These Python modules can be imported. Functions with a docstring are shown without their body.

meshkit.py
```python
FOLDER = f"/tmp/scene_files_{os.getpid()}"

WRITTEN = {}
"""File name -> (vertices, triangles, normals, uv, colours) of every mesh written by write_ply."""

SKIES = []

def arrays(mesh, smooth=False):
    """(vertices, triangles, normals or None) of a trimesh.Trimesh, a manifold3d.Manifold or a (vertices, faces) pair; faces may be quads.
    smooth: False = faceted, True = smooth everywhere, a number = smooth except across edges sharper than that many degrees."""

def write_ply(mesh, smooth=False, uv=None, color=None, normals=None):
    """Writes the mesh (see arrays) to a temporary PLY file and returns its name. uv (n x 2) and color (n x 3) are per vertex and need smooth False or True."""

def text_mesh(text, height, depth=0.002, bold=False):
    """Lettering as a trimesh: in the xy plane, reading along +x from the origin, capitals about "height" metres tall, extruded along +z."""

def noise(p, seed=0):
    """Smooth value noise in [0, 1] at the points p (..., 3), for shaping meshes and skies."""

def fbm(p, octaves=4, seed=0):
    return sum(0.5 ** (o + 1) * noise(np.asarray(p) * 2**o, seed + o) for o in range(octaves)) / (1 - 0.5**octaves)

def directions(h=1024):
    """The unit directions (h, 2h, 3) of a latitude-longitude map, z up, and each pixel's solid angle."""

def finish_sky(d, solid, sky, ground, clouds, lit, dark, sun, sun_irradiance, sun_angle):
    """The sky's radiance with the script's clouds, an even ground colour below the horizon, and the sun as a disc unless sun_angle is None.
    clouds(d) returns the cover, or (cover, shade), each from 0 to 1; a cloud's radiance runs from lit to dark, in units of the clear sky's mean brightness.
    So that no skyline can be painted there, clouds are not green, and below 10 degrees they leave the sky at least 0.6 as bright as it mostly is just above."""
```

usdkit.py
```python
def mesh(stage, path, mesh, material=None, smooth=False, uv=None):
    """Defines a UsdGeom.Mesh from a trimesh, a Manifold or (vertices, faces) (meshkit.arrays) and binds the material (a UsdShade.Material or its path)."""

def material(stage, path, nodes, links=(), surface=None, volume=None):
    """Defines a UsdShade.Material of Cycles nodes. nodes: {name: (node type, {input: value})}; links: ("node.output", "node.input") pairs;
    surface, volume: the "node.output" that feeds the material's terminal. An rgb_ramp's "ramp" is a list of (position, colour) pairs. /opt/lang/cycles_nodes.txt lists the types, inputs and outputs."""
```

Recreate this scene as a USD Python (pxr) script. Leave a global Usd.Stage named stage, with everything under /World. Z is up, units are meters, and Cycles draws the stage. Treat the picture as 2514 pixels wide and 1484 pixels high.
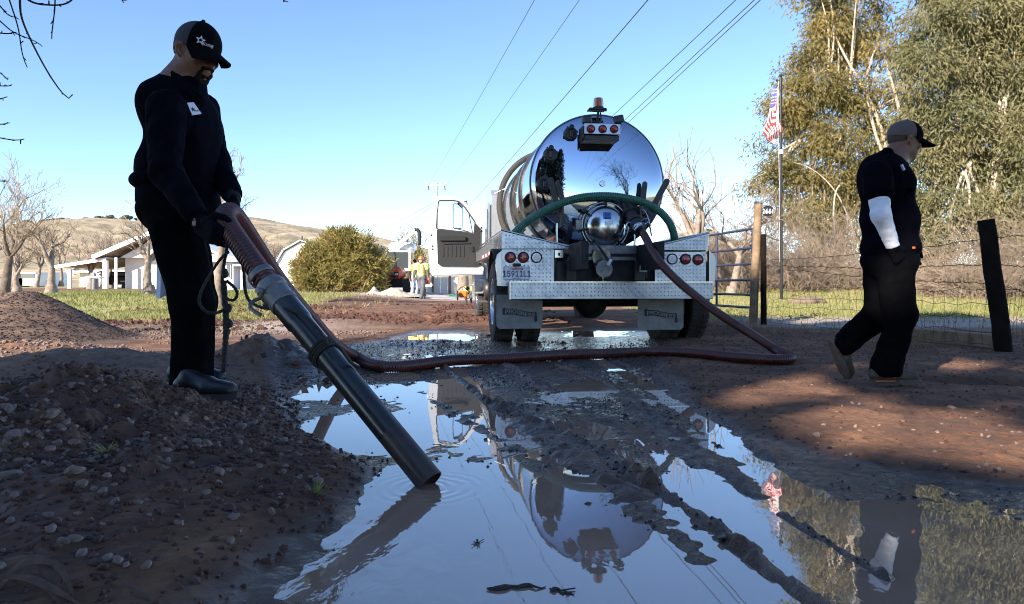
import math
import numpy as np
import trimesh
import usdkit
import meshkit
from pxr import Usd, UsdGeom, UsdLux, UsdShade, Sdf, Gf, Vt

stage = Usd.Stage.CreateInMemory()
UsdGeom.SetStageUpAxis(stage, UsdGeom.Tokens.z)
UsdGeom.SetStageMetersPerUnit(stage, 1.0)
UsdGeom.Xform.Define(stage, '/World')
UsdGeom.Scope.Define(stage, '/World/Looks')

# ------------------------------------------------------------------ camera, sky, sun, exposure
F, CX, YH, CH = 1676.0, 1257.0, 700.0, 0.68      # focal length and horizon in pixels of a 2514 wide picture, eye height in metres
cam = UsdGeom.Camera.Define(stage, '/World/camera')
cam.CreateHorizontalApertureAttr(36.0)
cam.CreateVerticalApertureAttr(36.0 * 604 / 1024)
cam.CreateFocalLengthAttr(36.0 * F / 2514)
cam.CreateVerticalApertureOffsetAttr(-42.0 / 2514 * 36)
cam.CreateClippingRangeAttr(Gf.Vec2f(0.05, 20000))
cam.AddTranslateOp().Set(Gf.Vec3d(0, 0, CH))
cam.AddRotateXOp().Set(90.0)
EXPOSURE = 1.5
cam.CreateExposureAttr(EXPOSURE)

SUN_LEFT, SUN_EL = math.radians(38), math.radians(26)      # the sun stands behind the camera, to its left
SUN = np.array([-math.sin(SUN_LEFT) * math.cos(SUN_EL), -math.cos(SUN_LEFT) * math.cos(SUN_EL), math.sin(SUN_EL)])
sun = UsdLux.DistantLight.Define(stage, '/World/sun')
sun.CreateIntensityAttr(1.25)
sun.CreateAngleAttr(0.53)
sun.CreateNormalizeAttr(True)
sun.CreateColorAttr(Gf.Vec3f(1.0, 0.9, 0.76))
_z = SUN; _x = np.cross([0, 0, 1], _z); _x /= np.linalg.norm(_x); _y = np.cross(_z, _x)
sun.AddTransformOp().Set(Gf.Matrix4d(*[*map(float, _x), 0, *map(float, _y), 0, *map(float, _z), 0, 0, 0, 0, 1]))
sun.GetPrim().SetCustomDataByKey('kind', 'structure')
sky = UsdLux.DomeLight.Define(stage, '/World/sky')
usdkit.material(stage, '/World/Looks/sky', {
    'sky': ('sky_texture', {'sky_type': 'single_scattering', 'sun_disc': False, 'sun_elevation': SUN_EL, 'sun_rotation': math.atan2(SUN[0], SUN[1]),
                            'altitude': 300.0, 'air_density': 0.8, 'aerosol_density': 0.08, 'ozone_density': 3.2}),
    'bg': ('background_shader', {'strength': 0.111})}, [('sky.color', 'bg.color')], surface='bg.background')
UsdShade.MaterialBindingAPI.Apply(sky.GetPrim()).Bind(UsdShade.Material.Get(stage, '/World/Looks/sky'))
sky.GetPrim().SetCustomDataByKey('kind', 'structure')

# ------------------------------------------------------------------ helpers: places
def at(px, py, d):
    """The point that stands d metres in front of the camera plane behind pixel (px, py) of the 2514 wide photograph."""
    return np.array([(px - CX) / F * d, d, CH + (YH - py) / F * d])

def rise(y):
    return 0.006 * np.clip(np.asarray(y, float) - 12, 0, 60)

def gp(px, py, z=0.0):
    return at(px, py, (CH - z) * F / (py - YH))

rng = np.random.default_rng(7)

# ------------------------------------------------------------------ helpers: scene tree
_used = {}
def numbered(parent, name):
    k = (parent, name)
    n = _used.get(k, 0)
    _used[k] = n + 1
    return f'{parent}/{name}' if n == 0 else f'{parent}/{name}_{n:03d}'

def tag(prim, label=None, cat=None, group=None, kind=None):
    for k, v in (('label', label), ('category', cat), ('group', group), ('kind', kind)):
        if v:
            prim.SetCustomDataByKey(k, v)
    return prim

def thing(name, label, cat, loc=(0, 0, 0), rz=0.0, group=None):
    x = UsdGeom.Xform.Define(stage, numbered('/World', name))
    x.AddTranslateOp().Set(Gf.Vec3d(*map(float, loc)))
    x.AddRotateZOp().Set(float(rz))
    return tag(x.GetPrim(), label, cat, group)

def part(name, m, mat, parent=None, smooth=False, label=None, kind=None):
    """One Mesh prim under parent (or under /World)."""
    path = numbered('/World' if parent is None else str(parent.GetPath()), name)
    p = usdkit.mesh(stage, path, m, mat, smooth=smooth).GetPrim()
    return tag(p, label, None, None, kind)

def solo(name, m, mat, label, cat, smooth=False, group=None, kind=None):
    return tag(part(name, m, mat, None, smooth), label, cat, group, kind)

def copy(src, loc, rz, label, group=None, scale=None):
    x = UsdGeom.Xform.Define(stage, numbered('/World', src.GetName().rstrip('0123456789').rstrip('_')))
    x.AddTranslateOp().Set(Gf.Vec3d(*map(float, loc)))
    x.AddRotateZOp().Set(float(rz))
    if scale is not None:
        x.AddScaleOp().Set(Gf.Vec3f(*map(float, scale)))
    x.GetPrim().GetReferences().AddInternalReference(src.GetPath())
    x.GetPrim().SetInstanceable(True)
    tag(x.GetPrim(), label, src.GetCustomDataByKey('category'), group or src.GetCustomDataByKey('group'))
    return x.GetPrim()

# ------------------------------------------------------------------ helpers: shapes, each (vertices, triangles)
def cat(*ms):
    vs, fs, n = [], [], 0
    for m in ms:
        if hasattr(m, 'vertices'):
            m = (m.vertices, m.faces)
        v, f = np.asarray(m[0], float), np.asarray(m[1], int)
        if f.shape[1] == 4:
            f = np.vstack([f[:, [0, 1, 2]], f[:, [0, 2, 3]]])
        vs.append(v); fs.append(f + n); n += len(v)
    return np.vstack(vs), np.vstack(fs)

def rot(axis, deg):
    return trimesh.transformations.rotation_matrix(math.radians(deg), axis)[:3, :3]

def move(m, t=(0, 0, 0), R=None):
    v, f = cat(m)
    if R is not None:
        v = v @ np.asarray(R).T
    return v + np.asarray(t, float), f

def box(c, s, bevel=0.0, R=None):
    """A box centred on c with sizes s; its edges are chamfered by bevel."""
    s = np.asarray(s, float) / 2
    b = min(bevel, 0.45 * s.min() * 2)
    if b <= 0:
        m = trimesh.creation.box(extents=s * 2)
        v, f = np.array(m.vertices), np.array(m.faces)
    else:
        pts = []
        for sg in np.ndindex(2, 2, 2):
            g = np.array(sg) * 2 - 1
            for k in range(3):
                p = s - b
                p[k] = s[k]
                pts.append(p * g)
        m = trimesh.convex.convex_hull(np.array(pts))
        v, f = np.array(m.vertices), np.array(m.faces)
    return move((v, f), c, R)

def frame_of(d):
    d = np.asarray(d, float); d = d / np.linalg.norm(d)
    u = np.cross(d, [0, 0, 1.0] if abs(d[2]) < 0.9 else [1.0, 0, 0]); u /= np.linalg.norm(u)
    return u, np.cross(d, u), d

def cyl(p0, p1, r0, r1=None, n=16, caps=True):
    p0, p1 = np.asarray(p0, float), np.asarray(p1, float)
    r1 = r0 if r1 is None else r1
    u, w, _ = frame_of(p1 - p0)
    a = np.linspace(0, 2 * np.pi, n, endpoint=False)
    ring = np.cos(a)[:, None] * u + np.sin(a)[:, None] * w
    v = np.vstack([p0 + ring * r0, p1 + ring * r1, p0, p1])
    i = np.arange(n); j = (i + 1) % n
    f = [np.stack([i, j, j + n], 1), np.stack([i, j + n, i + n], 1)]
    if caps:
        f += [np.stack([j, i, np.full(n, 2 * n)], 1), np.stack([i + n, j + n, np.full(n, 2 * n + 1)], 1)]
    return v, np.vstack(f)

def tube(pts, r, n=10, caps=True):
    """A tube along a path with parallel transported rings; r one radius or one per point."""
    pts = np.asarray(pts, float)
    r = np.broadcast_to(np.asarray(r, float), len(pts))
    t = np.gradient(pts, axis=0); t /= np.maximum(np.linalg.norm(t, axis=1, keepdims=True), 1e-9)
    u, _, _ = frame_of(t[0])
    a = np.linspace(0, 2 * np.pi, n, endpoint=False)
    rings = []
    for k in range(len(pts)):
        u = u - t[k] * (u @ t[k]); u /= np.linalg.norm(u)
        w = np.cross(t[k], u)
        rings.append(pts[k] + r[k] * (np.cos(a)[:, None] * u + np.sin(a)[:, None] * w))
    v = np.vstack(rings)
    i = np.arange(n); j = (i + 1) % n
    f = np.vstack([np.vstack([np.stack([i, j, j + n], 1), np.stack([i, j + n, i + n], 1)]) + k * n for k in range(len(pts) - 1)])
    if caps:
        m = len(v)
        v = np.vstack([v, pts[0], pts[-1]])
        f = np.vstack([f, np.stack([j, i, np.full(n, m)], 1), np.stack([i + (len(pts) - 1) * n, j + (len(pts) - 1) * n, np.full(n, m + 1)], 1)])
    return v, f

def spline(pts, n=60):
    from scipy.interpolate import CubicSpline, PchipInterpolator
    pts = np.asarray(pts, float)
    t = np.r_[0, np.cumsum(np.sqrt(np.linalg.norm(np.diff(pts, axis=0), axis=1)))]
    fine = CubicSpline(t, pts)(np.linspace(0, t[-1], n * 6))
    s = np.r_[0, np.cumsum(np.linalg.norm(np.diff(fine, axis=0), axis=1))]
    q = np.linspace(0, s[-1], n)
    return np.stack([np.interp(q, s, fine[:, k]) for k in range(3)], 1)

def hose(pts, r, pitch=0.022, depth=0.004, n=14):
    """A corrugated hose: three rings per rib."""
    pts = np.asarray(pts)
    L = np.linalg.norm(np.diff(pts, axis=0), axis=1).sum()
    k = int(L / pitch)
    p = spline(pts, k * 4 + 1)
    rad = r + depth * np.tile([0.0, 0.9, 1.0, 0.1], k + 1)[:len(p)] - depth
    return tube(p, rad, n)

def lathe(profile, n=32, axis='z'):
    """profile: (radius, height) pairs turned about z (or y: height goes along +y)."""
    pr = np.asarray(profile, float)
    a = np.linspace(0, 2 * np.pi, n, endpoint=False)
    v = np.stack([pr[:, None, 0] * np.cos(a), pr[:, None, 0] * np.sin(a), np.repeat(pr[:, 1:2], n, 1)], -1).reshape(-1, 3)
    i = np.arange(n); j = (i + 1) % n
    f = np.vstack([np.vstack([np.stack([i, j, j + n], 1), np.stack([i, j + n, i + n], 1)]) + k * n for k in range(len(pr) - 1)])
    if axis == 'y':
        v = np.stack([v[:, 0], v[:, 2], -v[:, 1]], 1)
    if axis == 'x':
        v = np.stack([v[:, 2], v[:, 1], -v[:, 0]], 1)
    return v, f

def prism(poly, y0, y1):
    """A polygon in x and z, drawn out from y0 to y1. poly: shapely polygon or points."""
    from shapely.geometry import Polygon
    p = poly if hasattr(poly, 'exterior') else Polygon(poly)
    m = trimesh.creation.extrude_polygon(p, abs(y1 - y0), engine='earcut')
    v = np.array(m.vertices)
    return np.stack([v[:, 0], v[:, 2] + min(y0, y1), v[:, 1]], 1), np.array(m.faces)[:, ::-1]

def prism_x(poly, x0, x1):
    """A polygon in y and z, drawn out along x."""
    v, f = prism(poly, 0, 1)
    return np.stack([x0 + v[:, 1] * (x1 - x0), v[:, 0], v[:, 2]], 1), f[:, ::-1] if x1 > x0 else f

def ball(c, r, sub=2, R=None):
    m = trimesh.creation.icosphere(subdivisions=sub)
    return move((np.array(m.vertices) * np.asarray(r, float), np.array(m.faces)), c, R)

def sticks(p0, p1, r0, r1, n=4):
    """Many tapered rods at once."""
    p0, p1 = np.asarray(p0, float), np.asarray(p1, float)
    r0, r1 = np.broadcast_to(r0, len(p0)), np.broadcast_to(r1, len(p0))
    d = p1 - p0; d /= np.maximum(np.linalg.norm(d, axis=1, keepdims=True), 1e-9)
    ref = np.where(np.abs(d[:, 2:3]) < 0.9, [[0, 0, 1.0]], [[1.0, 0, 0]])
    u = np.cross(d, ref); u /= np.linalg.norm(u, axis=1, keepdims=True)
    w = np.cross(d, u)
    a = np.linspace(0, 2 * np.pi, n, endpoint=False)
    ring = np.cos(a)[None, :, None] * u[:, None] + np.sin(a)[None, :, None] * w[:, None]
    v = np.concatenate([p0[:, None] + ring * r0[:, None, None], p1[:, None] + ring * r1[:, None, None]], 1)
    i = np.arange(n); j = (i + 1) % n
    f = np.vstack([np.stack([i, j, j + n], 1), np.stack([i, j + n, i + n], 1)])
    return v.reshape(-1, 3), (f[None] + (np.arange(len(p0)) * 2 * n)[:, None, None]).reshape(-1, 3)

def leaves(p, d, length, width, r):
    """Folded four-cornered leaves at points p along directions d."""
    d = d / np.maximum(np.linalg.norm(d, axis=1, keepdims=True), 1e-9)
    side = np.cross(d, r.normal(size=p.shape)); side /= np.maximum(np.linalg.norm(side, axis=1, keepdims=True), 1e-9)
    up = np.cross(side, d)
    L, W = np.broadcast_to(length, len(p))[:, None], np.broadcast_to(width, len(p))[:, None]
    v = np.stack([p, p + d * L * 0.45 + side * W * 0.5 + up * W * 0.15, p + d * L, p + d * L * 0.45 - side * W * 0.5 + up * W * 0.15], 1)
    f = np.array([[0, 1, 2], [0, 2, 3]])
    return v.reshape(-1, 3), (f[None] + (np.arange(len(p)) * 4)[:, None, None]).reshape(-1, 3)

# ------------------------------------------------------------------ helpers: soft bodies from distance fields
def surface_nets(vol, org, h):
    s = vol < 0
    nx, ny, nz = vol.shape
    sh = (nx - 1, ny - 1, nz - 1)
    cut = lambda a, o: a[o[0]:o[0] + sh[0], o[1]:o[1] + sh[1], o[2]:o[2] + sh[2]]
    acc, cnt = np.zeros(sh + (3,), np.float32), np.zeros(sh, np.float32)
    for ax in range(3):
        e = np.eye(3, dtype=int)[ax]
        for o in np.ndindex(2, 2, 2):
            if o[ax]:
                continue
            o = np.array(o)
            A, B = cut(vol, o), cut(vol, o + e)
            x = cut(s, o) != cut(s, o + e)
            t = np.where(x, A / np.where(x, A - B, 1), 0)
            for k in range(3):
                acc[..., k] += np.where(x, o[k] + (t if k == ax else 0), 0)
            cnt += x
    on = cnt > 0
    idx = np.full(sh, -1); idx[on] = np.arange(on.sum())
    v = (np.argwhere(on) + acc[on] / cnt[on][:, None]) * h + org
    fs = []
    for ax in range(3):
        b, c = (ax + 1) % 3, (ax + 2) % 3
        lo = [slice(0, n) for n in vol.shape]; lo[ax] = slice(0, vol.shape[ax] - 1)
        hi = list(lo); hi[ax] = slice(1, vol.shape[ax])
        x = np.argwhere(s[tuple(lo)] != s[tuple(hi)])
        x = x[(x[:, b] > 0) & (x[:, c] > 0) & (x[:, b] < sh[b]) & (x[:, c] < sh[c])]
        eb, ec = np.eye(3, dtype=int)[b], np.eye(3, dtype=int)[c]
        q = np.stack([idx[tuple((x - eb - ec).T)], idx[tuple((x - ec).T)], idx[tuple(x.T)], idx[tuple((x - eb).T)]], 1)
        inside = s[tuple(x.T)]
        q[~inside] = q[~inside][:, ::-1]
        fs.append(q)
    q = np.vstack(fs)
    return v, np.vstack([q[:, [0, 1, 2]], q[:, [0, 2, 3]]])

def soft(prims, h=0.008, k=0.03, grow=0.0, cuts=()):
    """A smooth union of round cones ('c', a, b, ra, rb), ellipsoids ('e', centre, radii, R) and rounded cones with their own blend as a last
    number; cuts are half spaces (point, normal) whose outer side is removed. Returns (vertices, triangles)."""
    lo, hi = np.full(3, 1e9), np.full(3, -1e9)
    for p in prims:
        if p[0] == 'c':
            for c, r in ((p[1], p[3]), (p[2], p[4])):
                lo = np.minimum(lo, np.asarray(c) - r - grow); hi = np.maximum(hi, np.asarray(c) + r + grow)
        else:
            r = max(p[2]) + grow
            lo = np.minimum(lo, np.asarray(p[1]) - r); hi = np.maximum(hi, np.asarray(p[1]) + r)
    lo -= 3 * h + k * 0.5; hi += 3 * h + k * 0.5
    n = np.ceil((hi - lo) / h).astype(int) + 1
    vol = np.full(n, 1.0, np.float32)
    ax = [lo[i] + np.arange(n[i]) * h for i in range(3)]
    for p in prims:
        if p[0] == 'c':
            a, b, ra, rb = np.asarray(p[1], float), np.asarray(p[2], float), p[3] + grow, p[4] + grow
            kk = p[5] if len(p) > 5 else k
            bl, bh = np.minimum(a - ra, b - rb), np.maximum(a + ra, b + rb)
        else:
            c, r = np.asarray(p[1], float), np.asarray(p[2], float) + grow
            R = np.eye(3) if len(p) < 4 or p[3] is None else np.asarray(p[3])
            kk = p[4] if len(p) > 4 else k
            bl, bh = c - r.max(), c + r.max()
        i0 = np.maximum(((bl - kk - 3 * h - lo) / h).astype(int), 0); i1 = np.minimum(((bh + kk + 3 * h - lo) / h).astype(int) + 2, n)
        X = np.stack(np.meshgrid(*[ax[i][i0[i]:i1[i]] for i in range(3)], indexing='ij'), -1).astype(np.float32)
        if p[0] == 'c':
            ba = b - a; t = np.clip(((X - a) @ ba) / max(ba @ ba, 1e-12), 0, 1)
            d = np.linalg.norm(X - a - t[..., None] * ba, axis=-1) - (ra + t * (rb - ra))
        else:
            q = (X - c) @ R
            k0 = np.linalg.norm(q / r, axis=-1); k1 = np.linalg.norm(q / (r * r), axis=-1)
            d = k0 * (k0 - 1) / np.maximum(k1, 1e-6)
        sub = vol[i0[0]:i1[0], i0[1]:i1[1], i0[2]:i1[2]]
        hh = np.clip(0.5 + 0.5 * (sub - d) / kk, 0, 1)
        vol[i0[0]:i1[0], i0[1]:i1[1], i0[2]:i1[2]] = sub * (1 - hh) + d * hh - kk * hh * (1 - hh)
    if cuts:
        X = np.stack(np.meshgrid(*ax, indexing='ij'), -1)
        for c, nrm in cuts:
            nrm = np.asarray(nrm, float) / np.linalg.norm(nrm)
            vol = np.maximum(vol, (X - np.asarray(c)) @ nrm).astype(np.float32)
    vol[[0, -1]] = np.maximum(vol[[0, -1]], h); vol[:, [0, -1]] = np.maximum(vol[:, [0, -1]], h); vol[:, :, [0, -1]] = np.maximum(vol[:, :, [0, -1]], h)
    return surface_nets(vol, lo, h)

def wrinkle(m, amp, scale, seed=0):
    """Folds: moves the points along their normals by stretched noise."""
    v, f, n = meshkit.arrays(m, True)
    d = meshkit.fbm(v * np.asarray(scale), 3, seed) - 0.5
    return v + n * (d * 2 * amp)[:, None], f

# ------------------------------------------------------------------ materials
def mat(name, col, rough=0.6, metal=0.0, vary=0.0, scale=8.0, bump=0.0, bscale=60.0, col2=None, coat=0.0, spec=0.5, extra=None, island=0.0):
    """A principled material whose colour varies with noise (towards col2 or darker), with a fine bump."""
    nodes = {'tc': ('texture_coordinate', {}), 'p': ('principled_bsdf', {'roughness': rough, 'metallic': metal, 'coat_weight': coat, 'specular_ior_level': spec, **(extra or {})})}
    links = []
    c2 = col2 if col2 is not None else tuple(c * (1 - vary) for c in col)
    if vary > 0 or col2 is not None:
        nodes['n'] = ('noise_texture', {'scale': scale, 'detail': 6.0, 'roughness': 0.65})
        nodes['r'] = ('rgb_ramp', {'ramp': [(0.3, c2), (0.7, col)]})
        links += [('tc.object', 'n.vector'), ('n.fac', 'r.fac')]
        last = 'r.color'
        if rough > 0.12:
            nodes['rr'] = ('map_range', {'from_min': 0.3, 'from_max': 0.7, 'to_min': min(1, rough * 1.25), 'to_max': rough * 0.8})
            links += [('n.fac', 'rr.value'), ('rr.result', 'p.roughness')]
    else:
        nodes['c'] = ('color', {'value': col}); last = 'c.color'
    if island > 0:
        nodes['g'] = ('geometry', {})
        nodes['ir'] = ('map_range', {'to_min': 1 - island, 'to_max': 1 + island})
        nodes['hs'] = ('hsv', {})
        nodes['ih'] = ('map_range', {'to_min': 0.5 - 0.05 * island, 'to_max': 0.5 + 0.05 * island})
        links += [('g.random_per_island', 'ir.value'), ('ir.result', 'hs.value'), (last, 'hs.color'), ('g.random_per_island', 'ih.value'), ('ih.result', 'hs.hue')]
        last = 'hs.color'
    links.append((last, 'p.base_color'))
    if bump > 0:
        nodes['bn'] = ('noise_texture', {'scale': bscale, 'detail': 5.0, 'roughness': 0.6})
        nodes['b'] = ('bump', {'strength': 0.6, 'distance': bump})
        links += [('tc.object', 'bn.vector'), ('bn.fac', 'b.height'), ('b.normal', 'p.normal')]
    return usdkit.material(stage, f'/World/Looks/{name}', nodes, links, surface='p.BSDF')

def leaf_mat(name, col, col2, trans=0.35, scale=0.8):
    """Leaf colour varies from leaf to leaf and from clump to clump; some light passes."""
    return usdkit.material(stage, f'/World/Looks/{name}', {
        'g': ('geometry', {}), 'n': ('noise_texture', {'scale': scale, 'detail': 3.0}),
        'm': ('math', {'math_type': 'multiply_add', 'value2': 0.55}), 'm2': ('math', {'math_type': 'multiply', 'value2': 0.6}),
        'r': ('rgb_ramp', {'ramp': [(0.25, col2), (0.75, col)]}),
        'p': ('principled_bsdf', {'roughness': 0.55, 'specular_ior_level': 0.3}), 't': ('translucent_bsdf', {}), 'x': ('mix_closure', {'fac': trans})},
        [('g.position', 'n.vector'), ('n.fac', 'm2.value1'), ('g.random_per_island', 'm.value1'), ('m2.value', 'm.value3'), ('m.value', 'r.fac'),
         ('r.color', 'p.base_color'), ('r.color', 't.color'), ('p.BSDF', 'x.closure1'), ('t.BSDF', 'x.closure2')], surface='x.closure')
# ------------------------------------------------------------------ the ground: one sheet of mud, dirt, gravel and meadow
def smooth(a, b, x):
    t = np.clip((x - a) / (b - a), 0, 1)
    return t * t * (3 - 2 * t)

def fb(x, y, s, o=3, seed=0):
    return meshkit.fbm(np.stack([x * s, y * s, np.full_like(x, 0.37)], -1), o, seed) - 0.5

RIDGES = [([(-.1, 3.9), (.22, 2.8), (.40, 2.15), (.52, 1.75)], .016, .12), ([(.62, 4.6), (.68, 3.4), (.70, 2.6)], .008, .05),
          ([(-.75, 6.6), (-.55, 5.6), (-.13, 3.9), (.336, 2.92), (.54, 2.04), (.637, 1.52), (.68, 1.1)], .026, .030),
          ([(.35, 6.2), (.6, 5.2), (.72, 4.4), (.77, 3.2), (.79, 2.2)], .020, .030),
          ([(.795, 2.02), (.83, 1.8), (.87, 1.58)], .022, .022),
          ([(.9, 6.0), (1.0, 5.4), (1.07, 4.5), (1.12, 3.2), (1.0, 2.7)], .015, .045),
          ([(-.1, 6.0), (.13, 4.96), (.5, 3.2), (.58, 2.7)], .016, .045),
          ([(-.9, 5.2), (-.35, 3.7), (.0, 2.85)], .012, .05)]
LANES = [([(.2, 4.6), (.62, 2.6), (.70, 1.9)], .016, .045), ([(.78, 6.2), (.9, 4.6), (.94, 3.4), (.93, 2.4), (1.0, 2.0)], .019, .06), ([(-.5, 4.9), (.08, 2.9), (.3, 2.2)], .012, .05), ([(-.95, 5.6), (-.6, 4.2), (-.35, 3.2)], .009, .09), ([(.3, 6.6), (.52, 5.4), (.6, 4.6)], .009, .06)]
PUDDLES = [(.10, 1.66, .50, .55, .05), (.57, 1.70, .17, .5, .03), (1.02, 1.62, .50, .42, .035), (-.8, 3.1, .42, .44, .028), (.52, 4.5, .2, .28, .03),
           (-.30, 2.3, .34, .34, .02), (-.3, 4.0, .35, .4, .010), (-.5, 1.4, .4, .25, .003), (-.9, 8.8, .4, .8, .02), (-1.25, 4.3, .35, .4, .012),
           (1.5, 9.5, .8, .9, .02), (-.55, 4.4, .3, .25, .008)]

def ground_height(x, y, detail=True):
    x, y = np.asarray(x, float), np.asarray(y, float)
    xl = np.interp(y, [0, 1.4, 2, 2.5, 3.2, 4, 5, 6, 8, 11], [-.9, -.72, -.6, -.62, -1.1, -1.45, -1.9, -2.1, -1.7, -1.3])
    xr = np.interp(y, [0, 2.15, 2.35, 2.6, 3, 4, 5.7, 8, 11], [2.6, 2.2, 1.55, 1.28, 1.15, 1.12, 1.34, 1.9, 2.2])
    wob = 0.25 * fb(x, y, 1.7, 2, 3)
    wet = smooth(-.08, .22, x - xl + wob) * smooth(-.08, .22, xr - x + wob) * (1 - smooth(8.5, 12, y))
    n1, n2 = fb(x, y, 5.0, 3, 11), fb(x, y, 22.0, 3, 17)
    dry = np.where(x > 0, .022, .045) + 0.05 * fb(x, y, 0.8, 3, 5) * np.where(x > 0, .5, 1) + 0.026 * n1
    z = dry * (1 - wet) + wet * (0.0035 + .0055 * smooth(2.2, 2.6, y) * smooth(-.5, .1, x) + 0.026 * n1 + .016 * fb(x, y, 1.6, 2, 19) + .009 * smooth(-.25, -.45, x) * smooth(2.0, 1.7, y))
    z = z + rise(y) + .72 * smooth(14, 28, y) * smooth(2.2, 6, x) + .2 * smooth(13, 24, y) * smooth(2.5, 6, -x)
    if detail:
        z = z + (0.017 * wet + 0.024 * (1 - wet) * (1 - smooth(8, 16, y))) * n2
    pud, rid = np.zeros_like(x), np.zeros_like(x)
    for cx, cy, rx, ry, dep in PUDDLES:
        q = ((x - cx) / rx) ** 2 + ((y - cy) / ry) ** 2
        g = np.exp(-q ** 1.5) * dep
        z = z - g
        pud = np.maximum(pud, g / 0.03)
    if detail:
        z = z - wet * np.clip(pud, 0, 1) * (0.022 * n1 + 0.014 * n2)
    for pts, hh, w in RIDGES:
        pts = np.array(pts)
        d = np.full_like(x, 9.0)
        for a, b in zip(pts[:-1], pts[1:]):
            ab = b - a
            t = np.clip(((x - a[0]) * ab[0] + (y - a[1]) * ab[1]) / (ab @ ab), 0, 1)
            d = np.minimum(d, np.hypot(x - a[0] - t * ab[0], y - a[1] - t * ab[1]))
        brk = np.clip(0.85 + 3.4 * fb(x, y, 4.5, 3, 29), 0.05, 1.5)
        rid = np.maximum(rid, brk * np.exp(-(d / w / 1.1) ** 2))
        gau = np.exp(-(d / w / (1 + 1.5 * n1)) ** 2)
        z = np.maximum(z + .6 * hh * brk * gau * (1 + 4.5 * n2), (hh * (.55 + .45 * brk) * gau * (1 + 3.0 * n2)) - .006 - .05 * (gau < .02)) - 0.35 * hh * np.exp(-((d - 2.0 * w) / (1.1 * w)) ** 2)
    for pts, hh, w in LANES:
        pts = np.array(pts)
        d = np.full_like(x, 9.0)
        for a, b in zip(pts[:-1], pts[1:]):
            ab = b - a
            t = np.clip(((x - a[0]) * ab[0] + (y - a[1]) * ab[1]) / (ab @ ab), 0, 1)
            d = np.minimum(d, np.hypot(x - a[0] - t * ab[0], y - a[1] - t * ab[1]))
        z = z - hh * np.exp(-(d / w) ** 2) * (1 + 1.2 * n1)
    # heaps of dirt and stones beside the road
    for cx, cy, sx, sy, hh in [(-1.72, 2.75, .5, .55, .20), (-2.3, 3.0, .6, .7, .12), (-1.95, 5.5, .42, .4, .22), (-3.1, 4.9, .7, .6, .17), (-1.15, 2.1, .35, .4, .07),
                               (-4.2, 6.0, .7, .35, .14), (-2.6, 2.2, .7, .7, .1), (-.9, 7.8, .5, .3, .05), (-3.0, 11, 1.2, .5, .09), (-1.9, 13, .9, .5, .09), (-3.6, 15.5, 1.4, .5, .06),
                               (1.9, 2.9, .6, .5, .02), (5.4, 5.2, 1.2, .5, .06), (2.9, 9.3, .9, .5, .1)]:
        g = np.exp(-(((x - cx) / sx) ** 2 + ((y - cy) / sy) ** 2))
        z = z + hh * g * (1 + (.9 * n1 + .55 * n2 if detail else 0))
    # a shallow trench to the right of the walking man
    t = (x - 2.9) / 2.2
    tr = np.exp(-((y - (4.9 - .9 * t)) / .16) ** 2) * smooth(2.75, 3.1, x) * (1 - smooth(4.4, 5.2, x))
    z = z - 0.07 * tr * (1 + n1)
    fl = np.exp(-(((x - 2.62) / .55) ** 2 + ((y - 4.58) / .35) ** 2) ** 2)
    z = z * (1 - fl) + fl * (.006 + .008 * n2)
    dirt = np.exp(-(((x + 1.3) / 1.3) ** 2 + ((y - 13) / 4) ** 2))
    z = z + dirt * 0.10 * fb(x, y, 1.6, 3, 31)
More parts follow.
